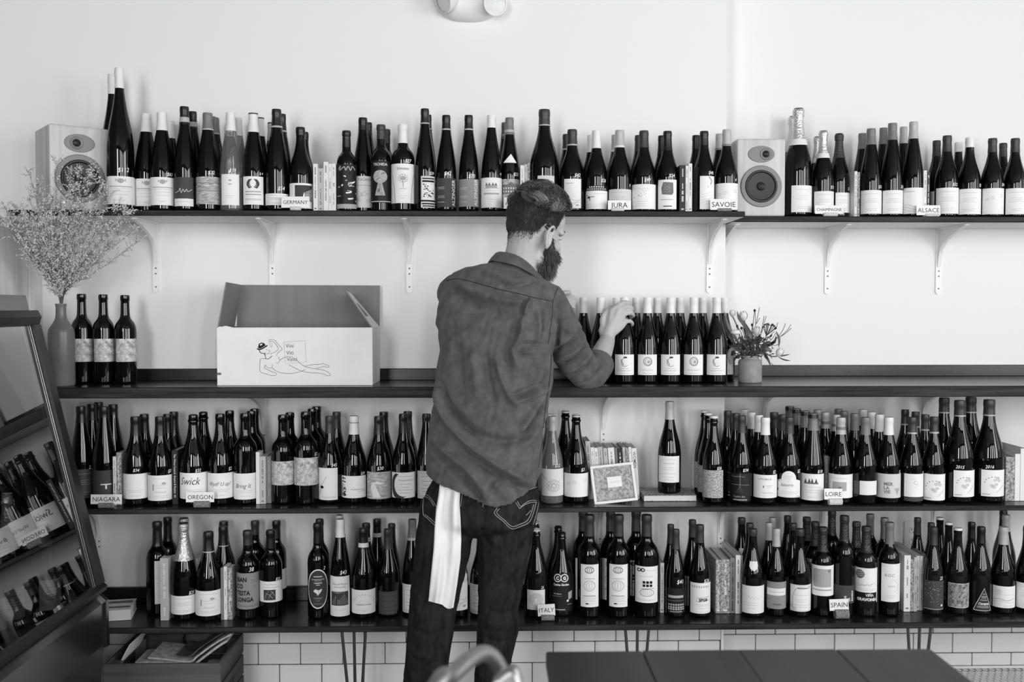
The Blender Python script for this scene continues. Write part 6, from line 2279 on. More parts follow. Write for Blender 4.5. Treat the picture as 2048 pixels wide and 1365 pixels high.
for k_ in range(1):
    gm = MB()
    a_, b_ = pt(ga, -0.001 - 0.012 * k_), pt(gb, -0.001 - 0.012 * k_)
    gm.add([Vector((a_[0], y0 - 0.04, a_[1])) - CO, Vector((b_[0], y0 - 0.04, b_[1])) - CO, Vector((b_[0], y1 + 0.04, b_[1])) - CO, Vector((a_[0], y1 + 0.04, a_[1])) - CO], [(0, 3, 2, 1)])
    gm.obj('glass_pane', [M_COOLGLASS], cool)
cl_ = bpy.data.lights.new('cooler_fill_light', 'AREA')  # added fill to bring out the bottles inside; no lamp is seen here
cl_.shape, cl_.size, cl_.size_y, cl_.energy = 'RECTANGLE', 0.06, 1.2, 2.2
clo = bpy.data.objects.new('cooler_fill_light', cl_)
clo.location = (-0.05, 0, 1.39)
COL.objects.link(clo)
clo.parent = cool
for (x_, y_, h_, kind, capm, paper, desc) in ((-1.335, -0.675, .29, 'bg', 'M', 'W', 'white-labelled bottle inside the cooler nearest the wall'), (-1.40, -0.770, .395, 'ch', 'F', 'L', 'foil-topped bottle with pale label inside the cooler'), (-1.40, -0.880, .34, 'bg', 'D', 'W', 'second bottle from the wall inside the cooler, white label'),
                                       (-1.40, -0.990, .36, 'ch', 'F', 'W', 'bottle with bright foil inside the cooler'), (-1.40, -1.100, .35, 'bg', 'K', 'L', 'bottle at the frame edge inside the cooler'), (-1.51, -0.80, .33, 'fl', 'K', 'D', 'slim dark bottle standing behind inside the cooler'), (-1.51, -0.93, .33, 'bg', 'K', 'D', 'round dark bottle standing behind inside the cooler')):
    R_ = 0.041
    rt_ = empty('wine_bottle', (x_, y_, 0.4858), 0.9)
    tag(rt_, desc, 'bottle', 'bottles inside the cooler')
    MB().lathe([(0, 0.002)] + [(r * R_, z * h_) for r, z in PROF[kind]] + [(0, h_)], 22).obj('glass', [GL['K']], rt_, sharp=1.2)
    t0 = 0.76
    pp = [(prof_r(kind, t0) * R_ + .0007, t0 * h_)] + [(r * R_ + .0007, z * h_) for r, z in PROF[kind] if z > t0 + .004 and z < .999] + [(PROF[kind][-1][0] * R_, h_ + .0006), (0, h_ + .0008)]
    MB().lathe(pp, 18).obj('capsule', [CAPM[capm]], rt_, sharp=.9)
    mb = MB()
    vs, fs = [], []
    for i in range(9):
        a = -0.95 + 1.9 * i / 8
        vs += [((R_ + .0006) * math.sin(a), -(R_ + .0006) * math.cos(a), z) for z in (0.035, 0.125)]
    mb.add(vs, [(2 * i, 2 * i + 2, 2 * i + 3, 2 * i + 1) for i in range(8)], 0, True)
    lo_ = mb.obj('label', [PAPER[paper]], rt_, sharp=3)
    prn = Print(lambda a, b, l: Vector(((R_ + .0009 + l) * math.sin(a / R_), -(R_ + .0009 + l) * math.cos(a / R_), 0.035 + b)))
    for y_r in (.75, .6, .5, .42, .34):
        prn.rect(-.020, .09 * y_r, .018, .09 * y_r + .0016, 2)
    prn.obj('print', lo_)

# ------------------------------------------------------------------ crate with newspapers
M_CRATE = wood('weathered_crate_wood', 0.085, 0.45, 1.7, 0, rough=0.75, scale=6)
M_CRATE2 = wood('weathered_crate_end', 0.075, 0.45, 1.7, 1, rough=0.75, scale=6)
M_NEWS = mat('newsprint', 0.42, 0.9, 0.1, mottle=(45, 0.55, 1.2))
M_NEWSD = mat('dark_printed_paper', 0.05, 0.8, 0.2, mottle=(25, 0.4, 2.4))
xl, xr, yf_, yb2, hc = -1.294, -0.905, -0.356, -0.040, 0.229
crt = empty('crate', ((xl + xr) / 2, yf_, 0.0008))
tag(crt, 'weathered wooden crate of newspapers on the floor beside the cooler', 'crate')
c0 = Vector(((xl + xr) / 2, yf_, 0))
hw, dd = (xr - xl) / 2, yb2 - yf_
for i in range(3):
    z0 = 0.004 + i * 0.0775
    MB().bevbox((-hw, 0, z0), (hw, 0.012, z0 + 0.070), 0.002).obj('slat', [M_CRATE], crt)
    MB().bevbox((-hw, dd - 0.012, z0), (hw, dd, z0 + 0.070), 0.002).obj('slat', [M_CRATE], crt)
    for sx in (-1, 1):
        MB().bevbox((sx * hw - (0.012 if sx > 0 else 0), 0.0125, z0), (sx * hw + (0.012 if sx < 0 else 0), dd - 0.0125, z0 + 0.070), 0.002).obj('slat', [M_CRATE2], crt)
for sx in (-1, 1):
    for yy in (0.0125, dd - 0.0125 - 0.038):
        MB().bevbox((sx * (hw - 0.0125) - (0.038 if sx > 0 else 0), yy, 0.004), (sx * (hw - 0.0125) + (0.038 if sx < 0 else 0), yy + 0.038, hc - 0.003), 0.002).obj('corner_post', [M_CRATE], crt)
MB().box((-hw + 0.0125, 0.0125, 0.004), (hw - 0.0125, dd - 0.0125, 0.012)).obj('bottom', [M_CRATE], crt)
pr = Print(lambda a, b, l: Vector((hw + 0.0006 + l, a, b)))
for k_, t_ in enumerate(('C', 'K')):
    pr.text(t_, 0.12 + 0.045 * k_, 0.095, 0.045, 0, bold=0.02)
pr.obj('stencil_mark', crt)


def paper(px_pts, ya, yb, th, m, label, cat='newspaper', wob=0.0):
    P = [at_y(u, v, ya) for u, v in px_pts]
    P = [Vector(p) for p in smoothpath([tuple(p) for p in P], 4)]
    n = len(P)
    o = P[0].copy()
    vs, fs = [], []
    for j, (yy, sh) in enumerate(((ya, 0), ((ya + yb) / 2, wob), (yb, 0))):
        for i, p in enumerate(P):
            t = (P[min(i + 1, n - 1)] - P[max(i - 1, 0)]).normalized()
            nr = Vector((-t.z, 0, t.x))
            q = Vector((p.x, yy, p.z + sh))
            vs += [q - o, q - nr * th - o]
    w2 = 2 * n
    for j in range(2):
        for i in range(n - 1):
            a = j * w2 + 2 * i
            fs += [(a, a + w2, a + w2 + 2, a + 2), (a + 1, a + 3, a + w2 + 3, a + w2 + 1)]
        a = j * w2
        fs += [(a, a + 1, a + w2 + 1, a + w2), (a + 2 * n - 2, a + w2 + 2 * n - 2, a + w2 + 2 * n - 1, a + 2 * n - 1)]
    for i in range(n - 1):
        a = 2 * i
        fs += [(a, a + 2, a + 3, a + 1), (2 * w2 + a, 2 * w2 + a + 1, 2 * w2 + a + 3, 2 * w2 + a + 2)]
    ob = MB().add(vs, fs, 0, False).obj(cat, [m], None, o, fix=True)
    tag(ob, label, cat, 'papers in the crate')
    return ob


paper([(270, 1325), (300, 1324), (345, 1327), (382, 1331), (396, 1322), (430, 1296), (453, 1281)], -0.315, -0.19, 0.007, M_NEWS, 'lower folded newspaper bent up the crate side')
paper([(296, 1315), (330, 1318), (378, 1323), (394, 1312), (430, 1286), (462, 1268)], -0.305, -0.15, 0.006, M_NEWS, 'upper folded newspaper bent up the crate side')
paper([(352, 1311), (378, 1313), (398, 1298), (430, 1276), (450, 1264)], -0.292, -0.14, 0.003, M_NEWSD, 'dark printed paper between the folded newspapers', 'leaflet')
paper([(236, 1332), (240, 1326), (250, 1306), (259, 1290)], -0.305, -0.11, 0.0016, M_CARD, 'white envelope standing in the left of the crate', 'envelope')
paper([(364, 1318), (368, 1300), (363, 1282), (366, 1270)], -0.10, -0.065, 0.003, M_NEWSD, 'curled dark magazine standing at the crate back', 'magazine')

# ------------------------------------------------------------------ emergency light high on the wall
M_EMER = mat('white_lamp_plastic', 0.76, 0.4)
M_LENS = mat('clear_lens', 0.72, 0.1, 0.6, bump=(90, 1.0))
e0 = at_y(937, -24, 0)
em = empty('emergency_light', (e0.x, -0.0008, e0.z))
tag(em, 'white twin-headed emergency light high on the wall, cut off at the top', 'lamp')
vs_, fs_ = [], []
nA = 36
for r_, y_ in ((1.0, 0.0), (1.0, -0.018), (0.93, -0.040), (0.72, -0.055), (0.35, -0.061)):
    for k in range(nA):
        a = 2 * PI * k / nA
        c_, s2 = math.cos(a), math.sin(a)
        vs_.append((0.134 * r_ * math.copysign(abs(c_) ** 0.72, c_), y_, 0.124 * r_ * math.copysign(abs(s2) ** 0.95, s2)))
for i in range(4):
    for k in range(nA):
        fs_.append((i * nA + k, i * nA + (k + 1) % nA, (i + 1) * nA + (k + 1) % nA, (i + 1) * nA + k))
fs_.append(tuple(range(4 * nA, 5 * nA)))
fs_.append(tuple(range(nA))[::-1])
MB().add(vs_, fs_, 0, True).obj('housing', [M_EMER], em, sharp=0.7, fix=True)
for u, v, ax in ((889, 2, (-.75, -.55, -.35)), (990, 8, (0.25, -1, -0.12))):
    c_ = at_y(u, v, -0.075)
    q = Vector(ax).to_track_quat('Z', 'Y').to_matrix().to_4x4()
    mx = Matrix.Translation(c_ - Vector(em.location)) @ q
    hd = MB().lathe([(0, -0.045), (0.022, -0.043), (0.036, -0.020), (0.042, 0.0), (0.042, 0.006), (0.038, 0.007)], 26, mx=mx).obj('lamp_head', [M_EMER], em, sharp=0.7)
    MB().lathe([(0.0385, 0.0045), (0.020, 0.009), (0, 0.0105)], 26, mx=mx).obj('lens', [M_LENS], hd)

# ------------------------------------------------------------------ power outlet on the recessed wall
ou = at_y(1825, 1071, RECESS)
op = empty('power_outlet', (ou.x, RECESS - 0.0005, ou.z))
tag(op, 'white double power outlet on the wall behind the lowest shelf', 'outlet')
MB().bevbox((-0.036, -0.006, -0.058), (0.036, 0, 0.058), 0.003).obj('cover_plate', [M_BRACKET], op)
M_SLOT = mat('outlet_slot', 0.02, 0.6)
for z_ in (0.021, -0.021):
    X_ = Matrix.Translation((0, -0.0058, z_)) @ Matrix.Rotation(PI / 2, 4, 'X')
    rc = MB().lathe([(0, 0.0022), (0.0155, 0.0022), (0.0168, 0.001), (0.0168, -0.0004)], 22, mx=X_).obj('receptacle', [M_EMER], op, sharp=.6)
    for dx_ in (-0.0065, 0.0065):
        MB().box((dx_ - 0.0013, -0.0085, z_ + 0.000), (dx_ + 0.0013, -0.0078, z_ + 0.009)).obj('slot', [M_SLOT], rc)
    MB().lathe([(0, 0.0028), (0.0026, 0.0028), (0.0026, 0.0020)], 10, mx=Matrix.Translation((0, -0.0058, z_ - 0.0075)) @ Matrix.Rotation(PI / 2, 4, 'X')).obj('slot', [M_SLOT], rc)

# ------------------------------------------------------------------ table in the foreground
M_TABLE = wood('dark_table_plank', 0.022, 0.6, 1.5, 1, rough=0.36, spec=0.4, scale=6)
ZT = 0.75
far = at_z(1091, 1303, ZT)
xr_ = at_z(1868, 1303, ZT).x
tb = empty('table', ((far.x + xr_) / 2, far.y - 0.45, 0))
tag(tb, 'dark wooden plank table in the foreground, right of the metal chair', 'table')
tc = Vector(tb.location)
tw = (xr_ - far.x) / 4
for i in range(4):
    a, b = far.x + tw * i - tc.x, far.x + tw * (i + 1) - tc.x
    MB().bevbox((a + 0.0004, -0.45, ZT - 0.032), (b - 0.0004, 0.45, ZT), 0.004 if i in (0, 3) else 0.0012, seg=2).obj('plank', [M_TABLE], tb)
for sx in (-1, 1):
    for sy in (-1, 1):
        MB().bevbox((sx * 0.33 - 0.025, sy * 0.40 - 0.025, 0.001), (sx * 0.33 + 0.025, sy * 0.40 + 0.025, ZT - 0.033), 0.004).obj('leg', [M_BLACK], tb)
MB().bevbox((-0.345, -0.41, ZT - 0.09), (0.345, 0.41, ZT - 0.034), 0.004).obj('apron', [M_BLACK], tb)

# ------------------------------------------------------------------ metal chair in the foreground
M_CHAIR = mat('brushed_chair_metal', 0.36, 0.48, metal=1.0)
yh = CAM.y + 1.46
K = lambda u, v, dz=0.0: at_y(u, v, yh + dz)
ch0 = K(966, 1308)
chx, chy = ch0.x - 0.085, yh - 0.22
chr_ = empty('metal_chair', (chx, chy, 0))
tag(chr_, 'metal chair with a bent tube back, nearest the camera', 'chair')
cc = Vector((chx, chy, 0))
hoop = [Vector((chx - 0.165, yh - 0.30, 0.60)), K(852, 1408, -0.16), K(898, 1358, -0.09), K(935, 1323, -0.04), K(966, 1307.5, 0), K(988, 1319, .02), K(1004, 1352, .03), K(1008, 1400, .02), Vector((K(1008, 1400).x, yh + 0.01, 0.46))]
MB().tube([p - cc for p in smoothpath([tuple(p) for p in hoop], 6) and [Vector(q) for q in smoothpath([tuple(p) for p in hoop], 6)]], 0.0125, 14).obj('back_hoop', [M_CHAIR], chr_)
# rounded back panel, seen from its edge
outl = [K(982, 1400, -.05), K(985, 1368, -.05), K(1000, 1350, -.04), K(1022, 1337, -.03), K(1036, 1340, -.03), K(1045, 1362, -.03), K(1052, 1405, -.04)]
o2 = [Vector(p) for p in smoothpath([tuple(p) for p in outl], 4)]
o2 = [Vector((o2[0].x, o2[0].y, 0.47))] + o2 + [Vector((o2[-1].x, o2[-1].y, 0.47))]
pb_ = MB()
n_ = len(o2)
vs_ = [p - cc for p in o2] + [p + Vector((0.0, 0.030, -0.003)) - cc for p in o2]
fs_ = [tuple(range(n_)), tuple(range(2 * n_ - 1, n_ - 1, -1))] + [(i, i + n_, (i + 1) % n_ + n_, (i + 1) % n_) for i in range(n_)]
pnl = pb_.add(vs_, fs_, 0, True).obj('back_panel', [M_CHAIR], chr_, sharp=0.9, fix=True)
bvm = bmesh.new()
bvm.from_mesh(pnl.data)
bmesh.ops.bevel(bvm, geom=[e for e in bvm.edges if e.calc_face_angle(0) > 0.9], offset=0.010, segments=4, affect='EDGES', profile=0.5)
bvm.to_mesh(pnl.data)
bvm.free()
pnl.data.polygons.foreach_set('use_smooth', [True] * len(pnl.data.polygons))
MB().bevbox((-0.172, -0.19, 0.44), (0.172, 0.20, 0.458), 0.008, seg=3).obj('seat', [M_CHAIR], chr_)
for sx in (-1, 1):
    for sy in (-1, 1):
        MB().tube([(sx * 0.15, sy * 0.16, 0.441), (sx * 0.172, sy * 0.19, 0.001)], [0.014, 0.011], 12).obj('leg', [M_CHAIR], chr_)
# ------------------------------------------------------------------ the man
M_SKIN = mat('skin', 0.46, 0.50, 0.35, bump=(220, 0.06))
M_SHIRT = mat('brushed_cotton_shirt', 0.098, 0.9, 0.10, mottle=(30, 0.72, 1.25), sheen=0.12, bump=(420, 0.3))
M_SHIRTD = mat('shirt_seam', 0.018, 0.9, 0.1)
M_JEANS = mat('raw_denim', 0.0175, 0.9, 0.12, mottle=(24, 0.5, 1.7, (1.6, 1.6, .5)), bump=(500, 0.25))
M_STITCH = mat('jeans_stitching', 0.42, 0.8, 0.1)
M_TOWEL = mat('white_towel_cloth', 0.78, 0.9, 0.1, bump=(700, 0.35), sheen=0.2)
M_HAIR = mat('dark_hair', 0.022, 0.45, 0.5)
M_HAIR2 = mat('lit_hair', 0.17, 0.40, 0.5)  # highlight streaks put into the colour of the paler strands
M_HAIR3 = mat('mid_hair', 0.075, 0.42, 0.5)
M_SHOE = mat('dark_shoe_leather', 0.02, 0.4)
M_EYE = mat('eye_white', 0.6, 0.2)
man = empty('person', (-0.06, -0.6, 0))
tag(man, 'bearded man in a grey shirt and dark jeans arranging bottles at the counter', 'person')
MO = Vector(man.location)
PX = lambda u, v, y: at_y(u, v, y)


class Blob:
    """closed shapes fused into one skin by a voxel remesh"""

    def __init__(s):
        s.mb = MB()

    def ell(s, c, rad, mx=None, n=20, m=14):
        s.mb.ellipsoid(c, rad, mx, n, m)

    def limb(s, pts, rad, n=18, k=4):
        """a tapering limb with rounded ends"""
        q = [(*p, r) for p, r in zip(pts, rad)]
        q = smoothpath(q, k) if len(q) > 2 else q
        P = [Vector(p[:3]) for p in q]
        R = [p[3] for p in q]
        s.mb.tube(P, R, n)
        s.ell(P[0], (R[0],) * 3, n=14, m=9)
        s.ell(P[-1], (R[-1],) * 3, n=14, m=9)

    def loft(s, rings):
        n = len(rings[0])
        vs = [p for r in rings for p in r]
        fs = []
        for i in range(len(rings) - 1):
            for k in range(n):
                fs.append((i * n + k, i * n + (k + 1) % n, (i + 1) * n + (k + 1) % n, (i + 1) * n + k))
        fs.append(tuple(range(n))[::-1])
        fs.append(tuple((len(rings) - 1) * n + k for k in range(n)))
        s.mb.add(vs, fs)

    def build(s, name, mats, parent, voxel, smooth=4, fac=0.5, shape=None):
        me = s.mb.mesh(name + '_cage', mats)
        bm = bmesh.new()
        bm.from_mesh(me)
        bmesh.ops.recalc_face_normals(bm, faces=bm.faces)
        bm.to_mesh(me)
        bm.free()
        ob = bpy.data.objects.new(name + '_cage', me)
        COL.objects.link(ob)
        md = ob.modifiers.new('fuse', 'REMESH')
        md.mode = 'VOXEL'
        md.voxel_size = voxel
        ms = ob.modifiers.new('soften', 'SMOOTH')
        ms.factor = fac
        ms.iterations = smooth
        dg = bpy.context.evaluated_depsgraph_get()
        new = bpy.data.meshes.new_from_object(ob.evaluated_get(dg))
        bpy.data.objects.remove(ob)
        bpy.data.meshes.remove(me)
        n = len(new.vertices)
        co = np.empty(n * 3)
        new.vertices.foreach_get('co', co)
        co = co.reshape(-1, 3)
        if shape:
            nr = np.empty(n * 3)
            new.vertices.foreach_get('normal', nr)
            co = shape(co, nr.reshape(-1, 3))
        co = co - np.array(MO)
        new.vertices.foreach_set('co', co.ravel())
        new.polygons.foreach_set('use_smooth', [True] * len(new.polygons))
        new.materials.clear()
        for m in mats:
            new.materials.append(m)
        new.update()
        new.name = name
        return link(name, new, parent)


def ring(v, xl, xr, yc, Bd, phi, n=44, e=2.5, vfun=None):
    """a body cross-section whose left and right outline fall on the given pixels"""
    y = yc
    a, b = PX(xl, v, y), PX(xr, v, y)
    E = (b.x - a.x) / 2
    cx = (b.x + a.x) / 2
    A = math.sqrt(max(1e-4, E * E - (Bd * math.sin(phi)) ** 2)) / math.cos(phi)
    out = []
    for k in range(n):
        t = 2 * PI * k / n
        c, s_ = math.cos(t), math.sin(t)
        p = math.copysign(abs(c) ** (2 / e), c) * A
        q = math.copysign(abs(s_) ** (2 / e), s_) * Bd
        out.append([p * math.cos(phi) + q * math.sin(phi), -p * math.sin(phi) + q * math.cos(phi)])
    mxw = max(abs(o[0]) for o in out)
    k_ = E / mxw
    return [Vector((cx + o[0] * k_, yc + o[1], a.z)) for o in out]


def lerp_rows(rows, v):
    for r0, r1 in zip(rows, rows[1:]):
        if r0[0] <= v <= r1[0]:
            t = (v - r0[0]) / (r1[0] - r0[0])
            return [p + (q - p) * t for p, q in zip(r0, r1)]
    return list(rows[0] if v < rows[0][0] else rows[-1])


# rows: v, left, right, y of the middle, half depth
TORSO = [(520, 996, 1046, -.515, .052), (526, 978, 1056, -.512, .060), (531, 955, 1062, -.508, .070), (536, 930, 1068, -.505, .078), (545, 905, 1076, -.500, .088), (560, 892, 1090, -.498, .102), (568, 887, 1104, -.498, .108), (580, 882, 1112, -.500, .113), (600, 877, 1116, -.502, .118),
         (613, 875, 1116, -.504, .120), (648, 870, 1112, -.512, .124), (664, 876, 1110, -.518, .124), (703, 878, 1107, -.530, .122), (736, 872, 1107, -.542, .121), (762, 870.5, 1105, -.552, .121), (795, 869, 1099, -.562, .122), (819, 864, 1094, -.570, .124),
         (861, 856, 1086, -.580, .127), (902, 851, 1084, -.590, .131), (936, 851, 1084, -.596, .134), (1010, 852, 1083, -.600, .136)]
HEM = [(846, 944), (852, 948), (879, 964), (909, 969), (939, 987), (968, 996), (998, 999), (1018, 996), (1047, 979), (1067, 964), (1076, 952), (1088, 936)]
PHI = math.radians(20)


def hem_v(u):
    return float(np.interp(u, [h[0] for h in HEM], [h[1] for h in HEM]))


# --- hands: joints in the photograph with their depth relative to the gripped bottle's neck
grip = next(b for b in BOTTLES if b[0]['label'].endswith('gripped in the hand of the man'))[0].location
YN = grip.y
gu = 1024 + F * (Vector((grip.x, grip.y, 1.42)) - CAM).dot(rt) / (Vector((grip.x, grip.y, 1.42)) - CAM).dot(fw)
DU = gu - 1249.0
HND = lambda u, v, d: PX(u + DU, v, YN + d)
FINGERS = [([(1224, 621, -.036), (1238, 610, -.038), (1250, 605, -.026), (1259, 607, -.008)], (.0098, .0090, .0082, .0072)),
           ([(1237, 620, -.041), (1252, 614, -.038), (1263, 617, -.018), (1261, 621, .004)], (.0100, .0092, .0084, .0074)),
           ([(1246, 629, -.040), (1259, 626, -.034), (1266, 631, -.012), (1261, 635, .008)], (.0096, .0088, .0080, .0071)),
           ([(1250, 643, -.034), (1260, 643, -.028), (1264.5, 649, -.008), (1259, 652, .008)], (.0086, .0078, .0071, .0064)),
           ([(1208, 660, -.040), (1205, 640, -.034), (1213, 624, -.026), (1227, 612, -.014)], (.0130, .0112, .0098, .0080))]
WRIST, ELBOW = HND(1214, 682, -.052), PX(1186, 748, -.392)
SHO_R, SHO_L = PX(1100, 606, -.500), PX(908, 588, -.430)
LW = PX(1112, 612, -.235)
ELB_L = PX(1005, 700, -.255)

HC = PX(1074, 440, -.515)                    # middle of the skull
psi, pit = math.radians(50), math.radians(17)
hf = Vector((math.sin(psi) * math.cos(pit), math.cos(psi) * math.cos(pit), -math.sin(pit)))
hr = Vector((math.cos(psi), -math.sin(psi), 0))
hu = hr.cross(hf)
HM = Matrix((hf, hr, hu)).transposed()       # columns: forward, right, up
HP = lambda f, r, u: HC + hf * f + hr * r + hu * u
HM4 = HM.to_4x4()

body = Blob()
# head
body.ell(HP(-.004, 0, .018), (.094, .075, .094), HM4)
body.ell(HP(-.030, 0, .012), (.072, .072, .080), HM4)
body.ell(HP(-.020, 0, -.020), (.076, .070, .076), HM4)
FD = -.034                                    # the face sits low under a tall skull
body.ell(HP(.044, 0, .012), (.052, .062, .062), HM4)
body.ell(HP(.040, 0, -.034 + FD), (.052, .059, .066), HM4)
body.ell(HP(.030, 0, -.082 + FD), (.048, .049, .036), HM4)
body.ell(HP(.074, 0, -.098 + FD), (.022, .025, .020), HM4)
body.limb([HP(.090, 0, .004 + FD), HP(.106, 0, -.020 + FD), HP(.112, 0, -.036 + FD)], (.009, .011, .013), n=10)
for sgn in (-1, 1):
    body.ell(HP(.106, sgn * .011, -.039 + FD), (.010, .008, .007), HM4, n=10, m=8)
    body.limb([HP(.088, sgn * .016, .014 + FD), HP(.085, sgn * .034, .018 + FD), HP(.068, sgn * .052, .010 + FD)], (.0085, .0095, .007), n=10)
    body.ell(HP(.066, sgn * .040, -.036 + FD), (.018, .016, .016), HM4)
    # ear: shell, helix rim and lobe
    er = HM4 @ Matrix.Rotation(0.30 * sgn, 4, 'Z') @ Matrix.Rotation(-0.20, 4, 'Y')
    body.ell(HP(-.006, sgn * .078, -.034 + FD), (.016, .0055, .030), er)
    ear = [HP(f_, sgn * r__, u_ * 1.04 - .014 + FD) for f_, r__, u_ in ((.009, .078, -.006), (.005, .087, .011), (-.010, .093, .015), (-.023, .092, -.002), (-.021, .089, -.024), (-.010, .083, -.045), (-.002, .078, -.049))]
    body.limb(ear, (.0045, .0050, .0055, .0052, .0048, .0055, .0050), n=8)
body.ell(HP(.096, 0, -.062 + FD), (.010, .024, .007), HM4, n=12, m=8)
body.ell(HP(.093, 0, -.075 + FD), (.010, .021, .007), HM4, n=12, m=8)
# neck, trunk under the clothes
body.limb([HP(-.022, 0, -.055), PX(1046, 512, -.520), PX(1036, 548, -.512)], (.060, .058, .066))
inner = []
for r_ in TORSO[3:-1:2]:
    inner.append(ring(r_[0], r_[1] + 24, r_[2] - 24, r_[3] + .004, max(.03, r_[4] - .046), PHI, n=28))
body.loft(inner)
body.limb([PX(964, 930, -.590), PX(962, 970, -.590)], (.088, .085))
# arms
body.limb([SHO_R, PX(1134, 676, -.455), ELBOW], (.044, .038, .034))
body.limb([ELBOW, ELBOW.lerp(WRIST, .35), ELBOW.lerp(WRIST, .75), WRIST], (.034, .038, .033, .0275))
body.limb([SHO_L, SHO_L.lerp(ELB_L, .5), ELB_L], (.044, .040, .034))
body.limb([ELB_L, ELB_L.lerp(LW, .4), LW], (.042, .042, .028))
# right palm: heel, knuckle row, thumb mount
K_ = [HND(*f[0][0]) for f in FINGERS]
body.limb([WRIST, HND(1218, 664, -.046), HND(1224, 648, -.044)], (.0255, .0235, .020))
for k_ in range(4):
    body.limb([HND(1217 + 3 * k_, 668 - k_, -.045), HND(*FINGERS[k_][0][0]).lerp(HND(1217 + 3 * k_, 668, -.045), .42) - Vector((0, .003, 0)), K_[k_]], (.0150, .0142, .0108), n=12)
body.limb([HND(1211, 674, -.045), HND(1205, 660, -.036), K_[4]], (.018, .0165, .0135), n=12)
for path, rad in FINGERS:
    P = [HND(*p) for p in path]
    body.limb(P, rad, n=12, k=5)
    for p_, r_ in zip(P[1:3], rad[1:3]):
        body.ell(p_, (r_ * 1.06,) * 3, n=10, m=7)
# left hand, half closed, its fingertips showing past the right shoulder
LP = Vector((LW.x + .018, LW.y + .030, LW.z + .008))
body.limb([LW, LP, LP + Vector((.026, .016, .006))], (.026, .027, .022))
LF = [[LP + Vector((.030, .012, .020)), PX(1134, 592.5, -.182), PX(1143, 593, -.178), PX(1149, 597, -.170)], [LP + Vector((.032, .006, .010)), PX(1136, 601, -.190), PX(1146, 603.5, -.190), PX(1150, 607, -.182)],
      [LP + Vector((.030, .0, .0)), PX(1133, 610, -.200), PX(1143, 612.5, -.198), PX(1148, 616, -.190)], [LP + Vector((.024, -.006, -.010)), PX(1129, 618, -.208), PX(1137, 621, -.206), PX(1142, 624, -.200)]]
for i_, P in enumerate(LF):
    q_ = (.0095, .0098, .0092, .0080)[i_]
    body.limb(P, (q_, q_ * .93, q_ * .85, q_ * .74), n=12, k=5)
body.limb([LP + Vector((-.006, .014, .014)), PX(1118, 594, -.170), PX(1130, 586, -.150), PX(1139, 585, -.140)], (.0125, .0112, .0098, .0080), n=12)
# legs
LEGL = [(1030, 838, 951), (1060, 833, 947), (1100, 829, 942), (1150, 824, 930), (1200, 819, 918), (1250, 815, 909), (1300, 812, 902), (1365, 806, 893), (1440, 803, 880), (1505, 801, 874)]
LEGR = [(1030, 953, 1075), (1060, 954, 1068), (1100, 955, 1060), (1150, 956, 1050), (1200, 956, 1041), (1222, 955, 1037), (1246, 954, 1040), (1272, 953, 1035), (1300, 952, 1028), (1365, 948, 1016), (1440, 946, 1008), (1505, 944, 1004)]
legy = lambda v: -0.600 - 0.02 * math.sin(PI * min(1, max(0, (v - 1030) / 475)))
for rows in (LEGL, LEGR):
    P, R = [], []
    for v, a, b in rows[::2] + rows[-1:]:
        y = legy(v)
        c = PX((a + b) / 2, v, y)
        P.append(c)
        R.append(max(.036, (b - a) / 2 / px_per_m(y) - .018))
    body.limb(P, R, n=16, k=3)
    ft = P[-1]
    body.limb([Vector((ft.x, ft.y - .01, .055)), Vector((ft.x, ft.y + .09, .045)), Vector((ft.x, ft.y + .16, .035))], (.038, .036, .028), n=12)
skin = body.build('body', [M_SKIN], man, 0.0042, 3, 0.5)

# --- shirt: trunk with a curved tail, and rolled sleeves
def fold_fn(folds, ysurf, noise=0.0013, back=True):
    segs = []
    for pts, amp, w in folds:
        P = np.array([[PX(u, v, ysurf).x, PX(u, v, ysurf).z] for u, v in (smoothpath(pts, 4) if len(pts) > 2 else pts)])
        segs.append((P, amp, w))

    def f(co, nr):
        disp = np.zeros(len(co))
        q = co[:, [0, 2]]
        face = np.clip(-nr[:, 1] * 1.3 + 0.25, 0, 1)
        for P, amp, w in segs:
            lo, hi = P.min(0) - 3 * w, P.max(0) + 3 * w
            idx = np.nonzero(((q > lo) & (q < hi)).all(1) & (face > 0))[0]
            if not len(idx):
                continue
            x = q[idx]
            best = np.full(len(idx), 9.0)
            tt = np.zeros(len(idx))
            for i in range(len(P) - 1):
                a, b = P[i], P[i + 1]
                d = b - a
                L = max(1e-9, d @ d)
                t = np.clip(((x - a) @ d) / L, 0, 1)
                e = np.hypot(*(x - (a + t[:, None] * d)).T)
                m = e < best
                best[m] = e[m]
                tt[m] = (i + t[m]) / (len(P) - 1)
            fade = np.clip(np.minimum(tt, 1 - tt) * 5 + 0.25, 0, 1)
            disp[idx] += amp * np.exp(-(best / w) ** 2) * fade * face[idx]
        if noise:
            x, y, z = co.T
            disp += noise * (np.sin(61 * x + 37 * z + 4 * np.sin(23 * z)) * np.sin(43 * z - 29 * x + 3 * np.sin(31 * y)) + 0.6 * np.sin(97 * x - 71 * z + 5 * np.sin(40 * x)))
        return co + nr * disp[:, None]
    return f


